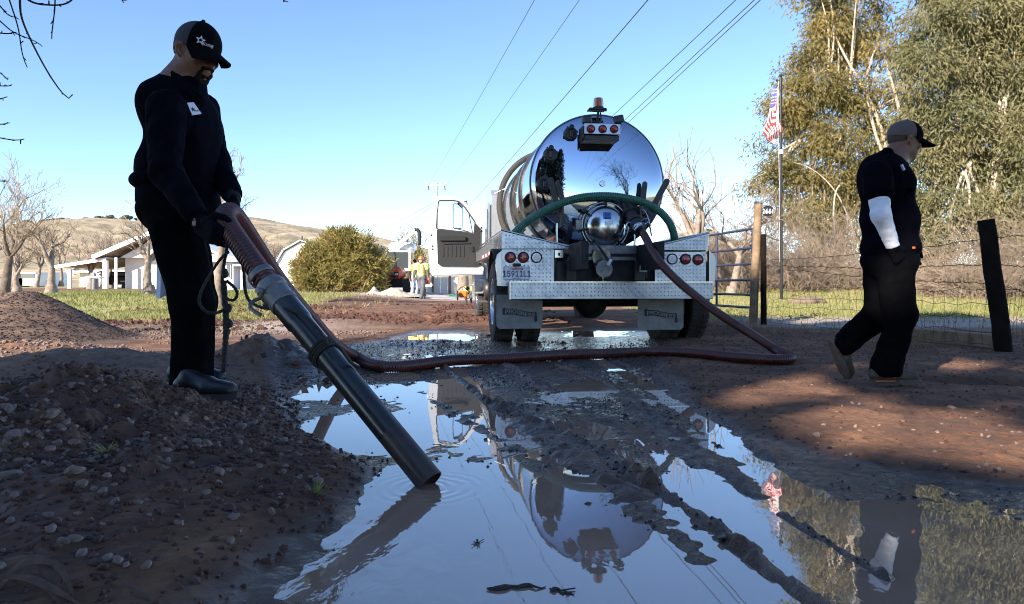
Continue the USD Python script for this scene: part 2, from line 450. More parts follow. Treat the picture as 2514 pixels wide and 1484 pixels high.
    heap_shade = .48 * np.exp(-(((x + 1.75) / 1.0) ** 2 + ((y - 2.5) / 1.3) ** 2) ** 2)  # deep shade of the left heap, put into the soil colour
    return z, np.maximum(wet * (1 - .45 * np.clip(rid, 0, 1)), heap_shade)

def axis(lo, hi, fine_lo, fine_hi, step, grow):
    a = list(np.arange(fine_lo, fine_hi, step))
    s, x = step, a[-1]
    while x < hi:
        s *= grow; x += s; a.append(min(x, hi))
    s, x, left = step, a[0], []
    while x > lo:
        s *= grow; x -= s; left.append(max(x, lo))
    return np.array(left[::-1] + a)

gx = axis(-420, 420, -2.2, 2.3, 0.0165, 1.05)
gy = axis(-300, 900, 1.25, 4.4, 0.0145, 1.017)
gy = gy[(gy > 0.6) | (np.arange(len(gy)) % 6 == 0)]
X, Y = np.meshgrid(gx, gy, indexing='ij')
Z, WET_SHADE = ground_height(X, Y)  # second value: wetness mask with the painted heap shade mixed in
far = smooth(60, 160, np.hypot(X, Y))
Z = Z * (1 - far) + far * rise(60)
grass = np.clip(smooth(11.5, 13.5, Y + 1.2 * fb(X, Y, .5, 2, 41)) * smooth(3.0, 3.8, -X - 0.10 * Y + 1.2 * fb(X, Y, .6, 2, 43)) * (1 - smooth(30, 34, Y)), 0, 1)
grass = np.maximum(grass, smooth(12.3, 14.6, Y + 1.6 * fb(X, Y, .6, 2, 47)) * smooth(2.2, 3.2, X - 0.09 * (Y - 12)))
grass = np.maximum(grass, smooth(40, 60, Y))
grass = np.maximum(grass, smooth(3, 8, -Y) * 0.8)
pale = smooth(23.5, 26.5, Y + 2 * fb(X, Y, .4, 2, 53)) * (1 - smooth(60, 75, Y)) * smooth(-11.5, -10, X) * (1 - smooth(3, 4.5, X - .05 * Y))
pale = np.maximum(pale, .8 * np.exp(-(((X + 4.0) / 1.4) ** 2 + ((Y - 9.9) / 1.1) ** 2)))
pale = np.maximum(pale, .2 * np.exp(-(((X + 3.0) / 1.3) ** 2 + ((Y - 5.2) / 1.2) ** 2)))
pale = np.maximum(pale, .7 * smooth(10.0, 11.0, Y) * (1 - smooth(13, 15, Y)) * smooth(3.5, 5, X) * (1 - smooth(12, 16, X)))
pale = np.maximum(pale, .9 * np.exp(-(((X + 14) / 5) ** 2 + ((Y - 44) / 8) ** 2)))
grass = grass * (1 - .9 * pale)

usdkit.material(stage, '/World/Looks/soil', {
    'g': ('geometry', {}), 'a': ('attribute', {'attribute': 'zone'}), 'z': ('separate_color', {}),
    'n1': ('noise_texture', {'scale': 2.2, 'detail': 8.0, 'roughness': 0.65}), 'n2': ('noise_texture', {'scale': 52.0, 'detail': 6.0, 'roughness': 0.72}),
    'n3': ('noise_texture', {'scale': 0.55, 'detail': 5.0, 'roughness': 0.6}), 'v': ('voronoi_texture', {'scale': 34.0}),
    'dirt': ('rgb_ramp', {'ramp': [(0.28, (.045, .021, .012)), (0.5, (.125, .052, .024)), (0.75, (.29, .135, .062))]}),
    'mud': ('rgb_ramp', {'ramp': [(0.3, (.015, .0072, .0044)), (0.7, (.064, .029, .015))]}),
    'pale': ('rgb_ramp', {'ramp': [(0.25, (.24, .19, .16)), (0.5, (.46, .41, .37)), (0.8, (.60, .56, .52))]}),
    'gr': ('rgb_ramp', {'ramp': [(0.3, (.42, .31, .17)), (0.5, (.36, .31, .13)), (0.72, (.22, .25, .08))]}),
    'm1': ('mix_color', {}), 'm2': ('mix_color', {}), 'm3': ('mix_color', {}), 'm4': ('mix_color', {'blend_type': 'multiply', 'fac': 0.55}),
    'vb': ('rgb_ramp', {'ramp': [(0.0, (.55, .55, .55)), (0.5, (1, 1, 1)), (1.0, (1.35, 1.3, 1.25))]}), 'vs': ('separate_color', {}),
    'wr': ('map_range', {'from_min': 0.15, 'from_max': 0.85, 'to_min': 0.92, 'to_max': 0.07, 'clamp': True}),
    'wr2': ('math', {'math_type': 'multiply_add', 'value2': 0.12}),
    'h': ('math', {'math_type': 'multiply_add', 'value2': 0.35}), 'n4': ('noise_texture', {'scale': 24.0, 'detail': 4.0, 'roughness': 0.6, 'distortion': 0.4}), 'wk': ('math', {'math_type': 'multiply_add', 'value2': 2.4, 'value3': 0.2}), 'h4': ('math', {'math_type': 'multiply_add'}),
    'b': ('bump', {'strength': 0.85, 'distance': 0.018}), 'p': ('principled_bsdf', {'ior': 1.5, 'specular_ior_level': 0.6})},
    [('a.color', 'z.color'), ('g.position', 'n1.vector'), ('g.position', 'n2.vector'), ('g.position', 'n3.vector'), ('g.position', 'v.vector'),
     ('n1.fac', 'dirt.fac'), ('n1.fac', 'mud.fac'), ('n2.fac', 'pale.fac'), ('n3.fac', 'gr.fac'),
     ('dirt.color', 'm1.a'), ('pale.color', 'm1.b'), ('z.b', 'm1.fac'), ('m1.result', 'm2.a'), ('gr.color', 'm2.b'), ('z.g', 'm2.fac'),
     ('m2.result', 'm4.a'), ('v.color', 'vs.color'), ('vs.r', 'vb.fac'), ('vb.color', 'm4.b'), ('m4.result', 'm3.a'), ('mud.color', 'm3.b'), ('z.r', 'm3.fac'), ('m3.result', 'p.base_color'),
     ('z.r', 'wr.value'), ('n2.fac', 'wr2.value1'), ('wr.result', 'wr2.value3'), ('wr2.value', 'p.roughness'),
     ('v.distance', 'h.value1'), ('n2.fac', 'h.value3'), ('g.position', 'n4.vector'), ('z.r', 'wk.value1'), ('n4.fac', 'h4.value1'), ('wk.value', 'h4.value2'), ('h.value', 'h4.value3'), ('h4.value', 'b.height'), ('b.normal', 'p.normal')], surface='p.BSDF')
ground = thing('ground', 'muddy dirt road with stones beside meadow', None)
tag(ground, kind='structure')
nx, ny = X.shape
i = np.arange(nx * ny).reshape(nx, ny)
q = np.stack([i[:-1, :-1], i[1:, :-1], i[1:, 1:], i[:-1, 1:]], -1).reshape(-1, 4)
soil = UsdGeom.Mesh.Define(stage, '/World/ground/soil')
P = np.stack([X, Y, Z], -1).reshape(-1, 3)
soil.CreatePointsAttr(Vt.Vec3fArray.FromNumpy(P.astype(np.float32)))
soil.CreateFaceVertexCountsAttr(Vt.IntArray.FromNumpy(np.full(len(q), 4, np.int32)))
soil.CreateFaceVertexIndicesAttr(Vt.IntArray.FromNumpy(q.astype(np.int32).ravel()))
soil.CreateSubdivisionSchemeAttr('none')
_n = np.stack([-np.gradient(Z, gx, axis=0), -np.gradient(Z, gy, axis=1), np.ones_like(Z)], -1)
_n /= np.linalg.norm(_n, axis=-1, keepdims=True)
soil.CreateNormalsAttr(Vt.Vec3fArray.FromNumpy(_n.reshape(-1, 3).astype(np.float32)))
soil.SetNormalsInterpolation('vertex')
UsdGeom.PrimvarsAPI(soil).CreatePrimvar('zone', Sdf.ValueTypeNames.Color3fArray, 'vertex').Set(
    Vt.Vec3fArray.FromNumpy(np.stack([WET_SHADE, grass, pale], -1).reshape(-1, 3).astype(np.float32)))
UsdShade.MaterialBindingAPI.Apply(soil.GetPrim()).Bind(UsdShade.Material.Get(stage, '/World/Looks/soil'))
tag(soil.GetPrim(), kind='structure')
from scipy.interpolate import RegularGridInterpolator
_gi = RegularGridInterpolator((gx, gy), Z, bounds_error=False, fill_value=0.2)
def gz(x, y):
    return _gi(np.stack(np.broadcast_arrays(x, y), -1))

# ------------------------------------------------------------------ muddy water standing in the ruts
PIPE_END = np.array([-.275, 2.29, .0])
usdkit.material(stage, '/World/Looks/water', {
    'g': ('geometry', {}), 'n': ('noise_texture', {'scale': 1.6, 'detail': 2.0}), 'n2': ('noise_texture', {'scale': 14.0, 'detail': 3.0, 'distortion': 0.6}),
    'mp': ('mapping', {'mapping_type': 'point', 'scale': (1.0, 0.5, 1.0)}),
    'd': ('vector_math', {'math_type': 'distance', 'vector2': tuple(PIPE_END)}),
    's0': ('math', {'math_type': 'multiply_add', 'value2': 150.0}), 'nz': ('math', {'math_type': 'multiply', 'value2': 5.0}), 's': ('math', {'math_type': 'sine'}),
    'k': ('map_range', {'from_min': 0.03, 'from_max': 0.24, 'to_min': 0.13, 'to_max': 0.0, 'clamp': True}), 'sk': ('math', {'math_type': 'multiply'}),
    'calm': ('map_range', {'from_min': 0.42, 'from_max': 0.72, 'to_min': 0.0, 'to_max': 0.18, 'clamp': True}), 'nk': ('math', {'math_type': 'multiply'}), 'd2': ('vector_math', {'math_type': 'distance', 'vector2': (-.6, 1.55, 0.0)}), 'k2': ('map_range', {'from_min': .25, 'from_max': .65, 'to_min': 1.0, 'to_max': 0.0, 'clamp': True}), 'ka': ('math', {'math_type': 'add'}),
    'h': ('math', {'math_type': 'add'}), 'b': ('bump', {'strength': 0.5, 'distance': 0.006}),
    'r': ('rgb_ramp', {'ramp': [(0.3, (.23, .14, .095)), (0.7, (.29, .19, .14))]}),
    'p': ('principled_bsdf', {'roughness': 0.015, 'ior': 2.6, 'specular_ior_level': 0.6})},
    [('g.position', 'n.vector'), ('g.position', 'mp.vector'), ('mp.vector', 'n2.vector'), ('g.position', 'd.vector1'), ('d.value', 's0.value1'), ('n2.fac', 'nz.value1'), ('nz.value', 's0.value3'), ('s0.value', 's.value1'),
     ('d.value', 'k.value'), ('s.value', 'sk.value1'), ('k.result', 'sk.value2'), ('n.fac', 'calm.value'), ('n2.fac', 'nk.value1'), ('g.position', 'd2.vector1'), ('d2.value', 'k2.value'), ('calm.result', 'ka.value1'), ('k2.result', 'ka.value2'), ('ka.value', 'nk.value2'),
     ('sk.value', 'h.value1'), ('nk.value', 'h.value2'), ('h.value', 'b.height'), ('b.normal', 'p.normal'), ('n.fac', 'r.fac'), ('r.color', 'p.base_color')], surface='p.BSDF')
from shapely.geometry import Polygon, MultiPolygon, Point, box as sbox
_pond = np.array([(-2.4, 0.7), (2.3, 0.7), (2.3, 2.6), (1.9, 4), (2.2, 8), (2.6, 11), (-1.6, 11), (-2.6, 7), (-2.4, 4.2), (-1.0, 2.4)])
_m = trimesh.creation.triangulate_polygon(Polygon(_pond), engine='earcut')
water = part('water', (np.c_[_m[0], np.zeros(len(_m[0]))], _m[1]), '/World/Looks/water')
_n0 = np.cross(*(np.c_[_m[0], np.zeros(len(_m[0]))][_m[1][0]][[1, 2]] - np.c_[_m[0], np.zeros(len(_m[0]))][_m[1][0]][0]))
tag(water, 'muddy brown water standing in the ruts', None, None, 'structure')

# ------------------------------------------------------------------ hills
def hill(name, crest, d, depth, col, col2, scale, rough_h, seed, far_drop=0.4, drop=0):
    """crest: (pixel x, pixel y) of the skyline at distance d."""
    c = np.array([at(px, py + drop, d) for px, py in crest])
    xs = np.linspace(c[0, 0], c[-1, 0], 420)
    from scipy.interpolate import PchipInterpolator
    cz = PchipInterpolator(c[:, 0], c[:, 2])(xs)
    vs = np.linspace(-1, 0.8, 60)
    XX, VV = np.meshgrid(xs, vs, indexing='ij')
    YY = d + VV * depth
    prof = np.where(VV < 0, 1 - smooth(0, 1, -VV) , 1 - far_drop * VV ** 2)
    ZZ = cz[:, None] * prof
    ridge = fb(XX, YY * .6, 4.0 / depth, 4, seed) * np.minimum(1, -VV * 3 + .15).clip(0, 1) * depth * 0.16 * np.clip(prof, .2, 1)
    ZZ = ZZ + ridge * (VV < 0) + rough_h * fb(XX, YY, 25.0 / depth, 3, seed + 3)
    i = np.arange(XX.size).reshape(XX.shape)
    qq = np.stack([i[:-1, :-1], i[1:, :-1], i[1:, 1:], i[:-1, 1:]], -1).reshape(-1, 4)
    usdkit.material(stage, f'/World/Looks/{name}_cover', {
        'g': ('geometry', {}), 'n': ('noise_texture', {'scale': scale, 'detail': 6.0, 'roughness': 0.6}), 'n2': ('noise_texture', {'scale': scale * 14, 'detail': 4.0, 'roughness': 0.7}),
        'r': ('rgb_ramp', {'ramp': [(0.47, col2), (0.525, col)]}), 'x': ('mix_color', {'blend_type': 'multiply', 'fac': 0.8}), 'r2': ('rgb_ramp', {'ramp': [(0.35, (.45, .45, .45)), (0.6, (1.1, 1.1, 1.1))]}),
        'p': ('principled_bsdf', {'roughness': 0.95, 'specular_ior_level': 0.1})},
        [('g.position', 'n.vector'), ('g.position', 'n2.vector'), ('n.fac', 'r.fac'), ('r.color', 'x.a'), ('n2.fac', 'r2.fac'), ('r2.color', 'x.b'), ('x.result', 'p.base_color')], surface='p.BSDF')
    return tag(part(name, (np.stack([XX, YY, ZZ], -1).reshape(-1, 3), qq), f'/World/Looks/{name}_cover', smooth=True), kind='structure'), (XX, YY, ZZ)

hill('hills', [(-900, 640), (-300, 585), (-60, 560), (60, 552), (150, 547), (240, 543), (330, 542), (430, 549), (520, 562), (640, 585), (760, 612), (900, 640), (1300, 668)], 420, 230,
     (.155, .115, .078), (.045, .042, .030), .011, 1.2, 61, drop=11)
hill('hills', [(-600, 600), (200, 575), (430, 548), (520, 538), (610, 536), (680, 545), (760, 558), (850, 569), (930, 583), (1000, 600), (1060, 614), (1200, 632), (1500, 650), (2100, 655), (2900, 640), (3600, 640)], 900, 420,
     (.12, .095, .075), (.07, .06, .05), .006, 3.0, 71)
hill('hills', [(300, 690), (480, 600), (560, 575), (620, 571), (690, 577), (750, 570), (830, 585), (900, 602), (980, 613), (1080, 628), (1250, 648), (1500, 668), (2100, 672), (2900, 668)], 600, 260,
     (.42, .34, .24), (.30, .25, .17), .01, 1.0, 81)

# oaks along the crest of the near hill
def crest_trees():
    r = np.random.default_rng(88)
    ms = []
    for k in range(46):
        px = 225 + 230 * r.random() if k < 34 else r.uniform(60, 225)
        py = np.interp(px, [60, 150, 240, 330, 430], [552, 547, 543, 542, 549])
        p = at(px, py, 418 + r.uniform(-14, 6))
        s = r.uniform(.9, 2.1)
        for _ in range(4):
            v, f = ball((0, 0, 0), (s * r.uniform(.6, 1), s * .8, s * r.uniform(.5, .8)), 1)
            v = v * r.uniform(.75, 1.25, (len(v), 1))
            ms.append((v + p + [r.normal() * s * .7, r.normal() * s * .4, s * r.uniform(.6, 1.2)], f))
        ms.append(cyl(p - [0, 0, 2], p + [0, 0, s * .8], .18, .14, 5))
    m = mat('far_oaks', (.055, .055, .032), .95, vary=.4, scale=.5)
    tag(part('oak_trees', cat(*ms), m), 'dark round oak trees along the crest of the hill', 'trees', None, 'stuff')
crest_trees()
# ------------------------------------------------------------------ materials of the truck and other made things
M = {}
M['steel'] = mat('polished_steel', (.43, .49, .61), .035, 1.0, bump=.0002, bscale=3.0)
M['steel_worn'] = mat('brushed_steel', (.56, .58, .6), .17, 1.0, vary=.3, scale=5)
M['steel_dull'] = mat('dull_steel', (.22, .22, .23), .42, .8, vary=.4, scale=14, bump=.001, bscale=50)
M['diamond'] = mat('aluminium_plate', (.42, .45, .52), .30, 1.0, vary=.3, scale=6)
M['tread'] = mat('polished_tread', (.86, .88, .92), .16, 1.0)
M['silver'] = mat('silver_paint', (.46, .475, .50), .26, .6, coat=.8, vary=.06, scale=4)
M['door_silver'] = mat('door_silver', (.62, .63, .66), .24, .35, coat=.6, vary=.1, scale=3)
M['white'] = mat('white_paint', (.72, .72, .70), .4, vary=.12, scale=5)
M['black'] = mat('black_paint', (.018, .018, .02), .45, vary=.3, scale=12, bump=.0006, bscale=80)
M['rubber'] = mat('rubber', (.016, .015, .014), .8, vary=.4, scale=10, bump=.001, bscale=60, col2=(.05, .04, .033))
M['frame'] = mat('grimy_black_steel', (.012, .011, .011), .7, vary=.5, scale=9, bump=.002, bscale=40)
M['flap'] = mat('pale_dusty_rubber', (.26, .26, .25), .7, vary=.35, scale=9, bump=.0006, bscale=40)
M['navy'] = mat('navy_print', (.012, .014, .035), .6)
M['letter_pale'] = mat('pale_print', (.30, .28, .28), .7, vary=.3, scale=60)
M['red_lamp'] = mat('red_lamp', (.32, .012, .012), .14, coat=1.0, bump=.0008, bscale=160)
M['clear_lamp'] = mat('clear_lamp', (.75, .76, .78), .12, .6, bump=.004, bscale=130)
M['amber'] = mat('amber_lamp', (.45, .11, .01), .12, coat=.5, extra={'transmission_weight': .3})
M['plate_white'] = mat('plate_white', (.72, .73, .75), .4)
M['plate_blue'] = mat('plate_blue', (.02, .03, .12), .5)
M['plate_red'] = mat('plate_red', (.5, .03, .03), .5)
M['door_grey'] = mat('door_trim_grey', (.012, .0125, .014), .55, bump=.0005, bscale=300)
M['door_dark'] = mat('door_trim_dark', (.008, .0085, .010), .5)
M['mirror'] = mat('mirror', (.85, .87, .9), .01, 1.0)
M['green_hose'] = mat('green_hose', (.022, .13, .085), .4, vary=.35, scale=12, coat=.2)
M['red_hose'] = mat('red_ribbed_hose', (.085, .011, .009), .36, vary=.6, scale=14, col2=(.028, .010, .008), coat=.1)
M['sticker_blue'] = mat('sticker_blue', (.02, .11, .5), .4)
M['tape_red'] = mat('tape_red', (.55, .03, .03), .3)
M['brass'] = mat('grey_brass', (.30, .27, .22), .38, .8, vary=.3, scale=20)
M['reflector'] = mat('worn_reflector', (.6, .62, .65), .3, .3, vary=.6, scale=60)

TY, TT = 6.8, np.array([1.151, 7.75, 0.0])
TR = rot([0, 0, 1], TY)
def tl(px, py, y):
    """Truck coordinates of the point on the truck's cross plane y behind a pixel of the photograph."""
    d = np.array([(px - CX) / F, 1.0, (YH - py) / F]) @ TR
    o = (np.array([0, 0, CH]) - TT) @ TR
    return o + d * (y - o[1]) / d[1]

truck = thing('tanker_truck', 'polished steel vacuum tanker truck with its driver door open, seen from behind', 'truck', TT, TY)

def text_at(s, h, c, depth=.002, bold=True, squeeze=1.0):
    """Lettering that faces the rear, centred on c."""
    m = meshkit.text_mesh(s, h, depth, bold)
    v = np.array(m.vertices); v[:, :2] -= (v[:, :2].min(0) + v[:, :2].max(0)) / 2
    v[:, 0] *= squeeze
    return np.stack([v[:, 0], -v[:, 2], v[:, 1]], 1) + c, np.array(m.faces)

def treads(poly, y, pitch=.043, L=.037, W=.013, hgt=.007, inset=.012):
    """Raised lozenges of tread plate over a polygon in x and z on the plane y, standing out to the rear."""
    from shapely.geometry import Polygon
    from shapely import contains_xy
    P = Polygon(poly).buffer(-inset)
    x0, z0, x1, z1 = P.bounds
    gx_, gz_ = np.meshgrid(np.arange(int(x0 / pitch) - 1, x1 / pitch + 1), np.arange(int(z0 / pitch) - 1, z1 / pitch + 1), indexing='ij')
    c = np.stack([gx_.ravel() * pitch, gz_.ravel() * pitch], 1)
    sgn = np.where(((gx_ + gz_).ravel() % 2) == 0, 1, -1)
    ok = contains_xy(P, c[:, 0], c[:, 1])
    c, sgn = c[ok], sgn[ok]
    a = np.stack([np.ones(len(c)), sgn], 1) / math.sqrt(2)
    b = np.stack([-a[:, 1], a[:, 0]], 1)
    def pt(u, w, h):
        q = c + a * u + b * w
        return np.stack([q[:, 0], np.full(len(q), y - h), q[:, 1]], 1)
    v = np.stack([pt(-L / 2, 0, 0), pt(0, -W / 2, 0), pt(L / 2, 0, 0), pt(0, W / 2, 0), pt(-L * .25, 0, hgt), pt(L * .25, 0, hgt)], 1)
    f = np.array([[0, 1, 4], [1, 5, 4], [1, 2, 5], [2, 3, 5], [3, 4, 5], [3, 0, 4]])
    return v.reshape(-1, 3), (f[None] + (np.arange(len(c)) * 6)[:, None, None]).reshape(-1, 3)

# tank
TC, TRAD, TREAR, TFRONT = np.array([0, 0, 1.95]), .84, .75, 4.1
rr = TRAD * np.sin(np.linspace(0, np.pi / 2, 60))
head = [(r, -.17 * (1 - (r / TRAD) ** 2.15) ** .62) for r in rr]
part('tank_head', move(lathe(head[::-1], 128, 'y'), TC + [0, TREAR, 0]), M['steel'], truck, smooth=True)
barrel = part('tank_barrel', move(lathe([(TRAD, TREAR), (TRAD, TFRONT)][::-1], 128, 'y'), TC), M['steel'], truck, smooth=50)
part('tank_front', move(lathe([(TRAD, TFRONT), (TRAD * .8, TFRONT + .14), (0, TFRONT + .2)][::-1], 96, 'y'), TC), M['steel'], truck, smooth=30)
for yy, w, e in ((TREAR + .012, .05, .014), (1.75, .07, .03), (2.75, .07, .03), (3.85, .07, .03)):
    part('tank_ring', move(lathe([(TRAD, yy - w / 2), (TRAD + e, yy - w / 2 + .006), (TRAD + e, yy + w / 2 - .006), (TRAD, yy + w / 2)][::-1], 96, 'y'), TC),
         M['steel_dull'] if yy < 1 else M['steel_worn'], truck, smooth=30)
def head_y(X, Z):
    r = min(math.hypot(X, Z - TC[2]), TRAD * .999)
    return TREAR - .17 * (1 - (r / TRAD) ** 2.15) ** .62

# sight glasses, light box, work lights, beacon
for px, py in ((1401.5, 328.5), (1351.8, 379), (1336, 452)):
    p = tl(px, py, .62); yy = head_y(p[0], p[2])
    g = part('sight_glass', move(cat(lathe([(.086, .02), (.086, -.03), (.07, -.045), (.055, -.045)], 28, 'y'), box((0, -.05, .02), (.035, .04, .14), .008),
                                     cyl((0, -.03, .05), (0, -.10, .075), .03), *[ball((math.cos(a) * .088, -.015, math.sin(a) * .088), .014, 1) for a in np.arange(4) * np.pi / 2 + .4])
                                 , (p[0], yy, p[2])), M['black'], truck, smooth=35)
    part('glass', move(lathe([(.056, -.044), (0, -.048)], 24, 'y'), (p[0], yy, p[2])), M['door_dark'], g)
a, b = tl(1435, 329, .36), tl(1523, 305, .36)
lb = part('light_box', cat(box(((a[0] + b[0]) / 2, .45, (a[2] + b[2]) / 2), (b[0] - a[0], .18, b[2] - a[2]), .004)), M['diamond'], truck)
part('light_hood', cat(box(((a[0] + b[0]) / 2, .50, a[2] - .035), (b[0] - a[0] - .01, .22, .06), .004), box((a[0] - .012, .48, a[2] + .03), (.02, .2, .14), .003)), M['black'], truck)
for px in (1450.5, 1479.3, 1507.6):
    p = tl(px, 317.5, .36)
    lamp = part('marker_lamp', move(lathe([(.05, .0), (.05, -.014), (.038, -.016)], 28, 'y'), (p[0], .36, p[2])), M['rubber'], lb, smooth=30)
    part('lens', move(lathe([(.038, -.012), (.03, -.022), (0, -.027)], 28, 'y'), (p[0], .36, p[2])), M['red_lamp'], lb, smooth=True)
for px, py, w, h, tilt in ((1441, 295.5, .115, .09, 0), (1518.8, 293.5, .12, .092, -12)):
    p = tl(px, py, .38)
    wl = part('work_light', move(cat(box((0, 0, 0), (w, .06, h), .012), box((0, .03, -h * .62), (w * .5, .02, h * .3), .003)), p, rot([0, 1, 0], tilt)), M['black'], truck)
part('light_cable', tube(spline([tl(1473, 284, .6), tl(1476, 295, .42), tl(1472, 303, .40)], 12), .009, 6), M['black'], truck)
p = tl(1469, 272, .62)
bc = part('beacon', cat(move(lathe([(.062, .02), (.062, .085), (.06, .10), (.055, .145), (.045, .152), (0, .153)][::-1], 28), p)), M['amber'], truck, smooth=35)
part('beacon_mount', cat(move(box((-.02, 0, .008), (.215, .15, .018), .004), p), move(prism([(-.13, -.02), (.09, -.02), (.10, .005), (-.13, .004)], -.05, -.045), p),
                        cyl(p + [0, 0, 0], p + [-.005, .05, -.13], .014), cyl(p + [.02, 0, 0], p + [.06, .05, -.12], .007), box(p + [-.02, .1, -.12], (.2, .1, .02), .004)), M['black'], truck, smooth=35)
part('beacon_base', move(lathe([(.066, .022), (.066, .0), (.0, -.002)], 24), p + [0, 0, .018]), M['rubber'], truck, smooth=30)
p = tl(1481, 450, .53)
part('drain_fitting', move(cat(lathe([(.036, .03), (.036, -.012), (.03, -.018), (.02, -.018), (.018, -.006), (0, -.006)], 24, 'y')), (p[0], head_y(p[0], p[2]), p[2])), M['steel_worn'], truck, smooth=30)

# hose rack paddles on the tank head
for q0, q1, w, y0 in (((1370, 516), (1352, 443), .062, .40), ((1384, 500), (1369, 450), .055, .55), ((1597, 520), (1637, 446), .062, .38), ((1578, 500), (1583, 452), .055, .55)):
    a, b = tl(*q0, y0), tl(*q1, y0)
    L = np.linalg.norm(b - a); t = (b - a) / L
    s = np.array([t[2], 0, -t[0]])
    from shapely.geometry import LineString
    poly = LineString([(a[0], a[2]), (b[0], b[2])]).buffer(w / 2 * 1.15, quad_segs=6)
    part('hose_rack', cat(prism(poly, y0 - .005, y0 + .005), cyl(a + [0, .0, .0], a + [0, .3, -.02], .014, n=8)), M['black'], truck)
for px in (1393, 1567):
    p0, p1 = tl(px if px > 1400 else 1362, 510, .45), tl(px, 558 if px < 1400 else 545, .45)
    part('hose_cradle', cat(box((p0 + p1) / 2, (.03, .2, abs(p0[2] - p1[2]) + .02), .004), cyl(p0, p0 + [.12 if px < 1400 else -.12, 0, .03], .012, n=8)), M['black'], truck)

# manway with its clamps
MC = tl(1485, 556, .45)
part('manway_neck', move(lathe([(.255, .30), (.255, .0), (.225, .0)], 64, 'y'), MC), M['steel_dull'], truck, smooth=30)
dome = [(.248 * math.sin(t), -.02 - .12 * math.cos(t)) for t in np.linspace(0, np.pi / 2, 24)]
lid = part('manway_lid', move(cat(lathe(dome[::-1], 64, 'y'), lathe([(.25, .012), (.25, -.02), (.22, -.02)], 64, 'y')), MC), M['steel_worn'], truck, smooth=40)
part('clamp_ring', tube(np.array([MC + [.285 * math.cos(t), -.012, .285 * math.sin(t)] for t in np.linspace(0, 2 * np.pi, 65)]), .009, 8, False), M['steel_worn'], truck, smooth=True)
for t in np.radians([88, 146, 34, -48, -128, 10, 190]):
    c = MC + [.275 * math.cos(t), -.02, .275 * math.sin(t)]
    o = np.array([math.cos(t), 0, math.sin(t)])
    part('clamp', cat(cyl(c - o * .05, c + o * .05, .013, n=8), cyl(c + o * .02, c + o * .02 + [0, -.07, 0], .012, n=8), ball(c + o * .02 + [0, -.08, 0], .02, 1), box(c + o * .045, (.045, .05, .045), .006)), M['black'], lid)
a, b = tl(1481, 535 - 4, .33), tl(1493, 549, .33)
hy = MC[1] - .135
st = part('inspection_sticker', cat(box((MC[0] - .005, hy, MC[2] + .115), (.095, .003, .082)), ), M['sticker_blue'], lid)
part('sticker_text', text_at('2024', .018, np.array([MC[0] - .005, hy - .003, MC[2] + .088])), M['navy'], lid)
part('sticker_lines', cat(*[box((MC[0] - .005, hy - .003, MC[2] + .115 + k * .012), (.06, .002, .004)) for k in range(3)]), M['navy'], lid)
part('label_tag', box((MC[0] + .002, hy - .012, MC[2] + .022), (.075, .003, .048)), M['plate_white'], lid)
part('hinge_box', box(MC + [-.33, -.02, .01], (.075, .08, .125), .006), M['steel_dull'], lid)

# lower outlet valve
VC = tl(1474, 632, .30)
vp = part('outlet_valve', cat(cyl(VC + [0, .4, .05], VC + [0, .0, 0], .10, n=28), box(VC + [-.005, -.02, .0], (.19, .07, .20), .02), cyl(VC + [0, -.05, .0], VC + [-.0, -.055, .0], .11, n=28),
                             lathe_v := move(lathe([(.125, .02), (.125, -.02)], 28, 'y'), VC + [.0, -.03, -.07])), M['brass'], truck, smooth=35)
CC = tl(1482, 661, .12)
part('outlet_cap', cat(cyl(CC + [0, .16, .04], CC, .085, n=28), cyl(CC + [0, .02, 0], CC + [0, -.03, 0], .098, n=28), ball(CC + [.085, .01, .02], .022, 1), ball(CC + [-.085, .01, .02], .022, 1)), M['steel_dull'], vp, smooth=35)
a, b = tl(1462, 592, .16), tl(1500, 650, .10)
part('valve_handle', cat(cyl(a, b, .014, .018, n=10)), M['black'], vp, smooth=35)
part('handle_grip', box(tl(1496, 645, .09), (.035, .03, .085), .008, rot([0, 1, 0], 33)), M['plate_white'], vp)
part('safety_chain', cat(*[tube(np.array([CC + [-.01, -.02, -.09 - .018 * k] + (np.array([.007 * math.cos(t), 0, .011 * math.sin(t)]) if k % 2 else np.array([0, .007 * math.cos(t), .011 * math.sin(t)])) for t in np.linspace(0, 2 * np.pi, 9)]), .0022, 5, False) for k in range(8)]), M['steel_worn'], vp)

# suction valve with camlock, where the red hose begins
S = [tl(1536, 503, .52), tl(1546, 522, .40), tl(1555, 540, .32), tl(1566, 558, .24), tl(1572, 566, .20)]
sv = part('suction_valve', cat(cyl(S[0] + [0, .12, .0], S[0] + [0, -.02, 0], .085, n=24), cyl(S[0], S[1], .062, n=20), cyl(S[1], S[1] + (S[2] - S[1]) * .25, .105, n=24), cyl(S[1], S[3], .075, n=20), cyl(S[2], S[2] + (S[3] - S[2]) * .3, .09, n=20)), M['black'], truck, smooth=35)
part('camlock', cat(cyl(S[3], S[4], .078, n=24), cyl(S[3] + (S[4] - S[3]) * .2, S[3] + (S[4] - S[3]) * .5, .088, n=24)), M['steel_worn'], sv, smooth=35)
for sgn in (-1, 1):
    part('cam_lever', tube(spline([S[3] + [sgn * .08, -.02, .02], S[3] + [sgn * .12, -.02, .05], S[3] + [sgn * .15, 0, -.02], S[3] + [sgn * .17, 0, -.10]], 10), .010, 6), M['steel_worn'], sv)
part('valve_lever', tube(spline([S[1] + [.08, -.02, .02], S[1] + [.16, -.05, .02], S[1] + [.2, -.08, -.08], S[1] + [.23, -.08, -.17]], 12), .010, 6), M['steel_worn'], sv)

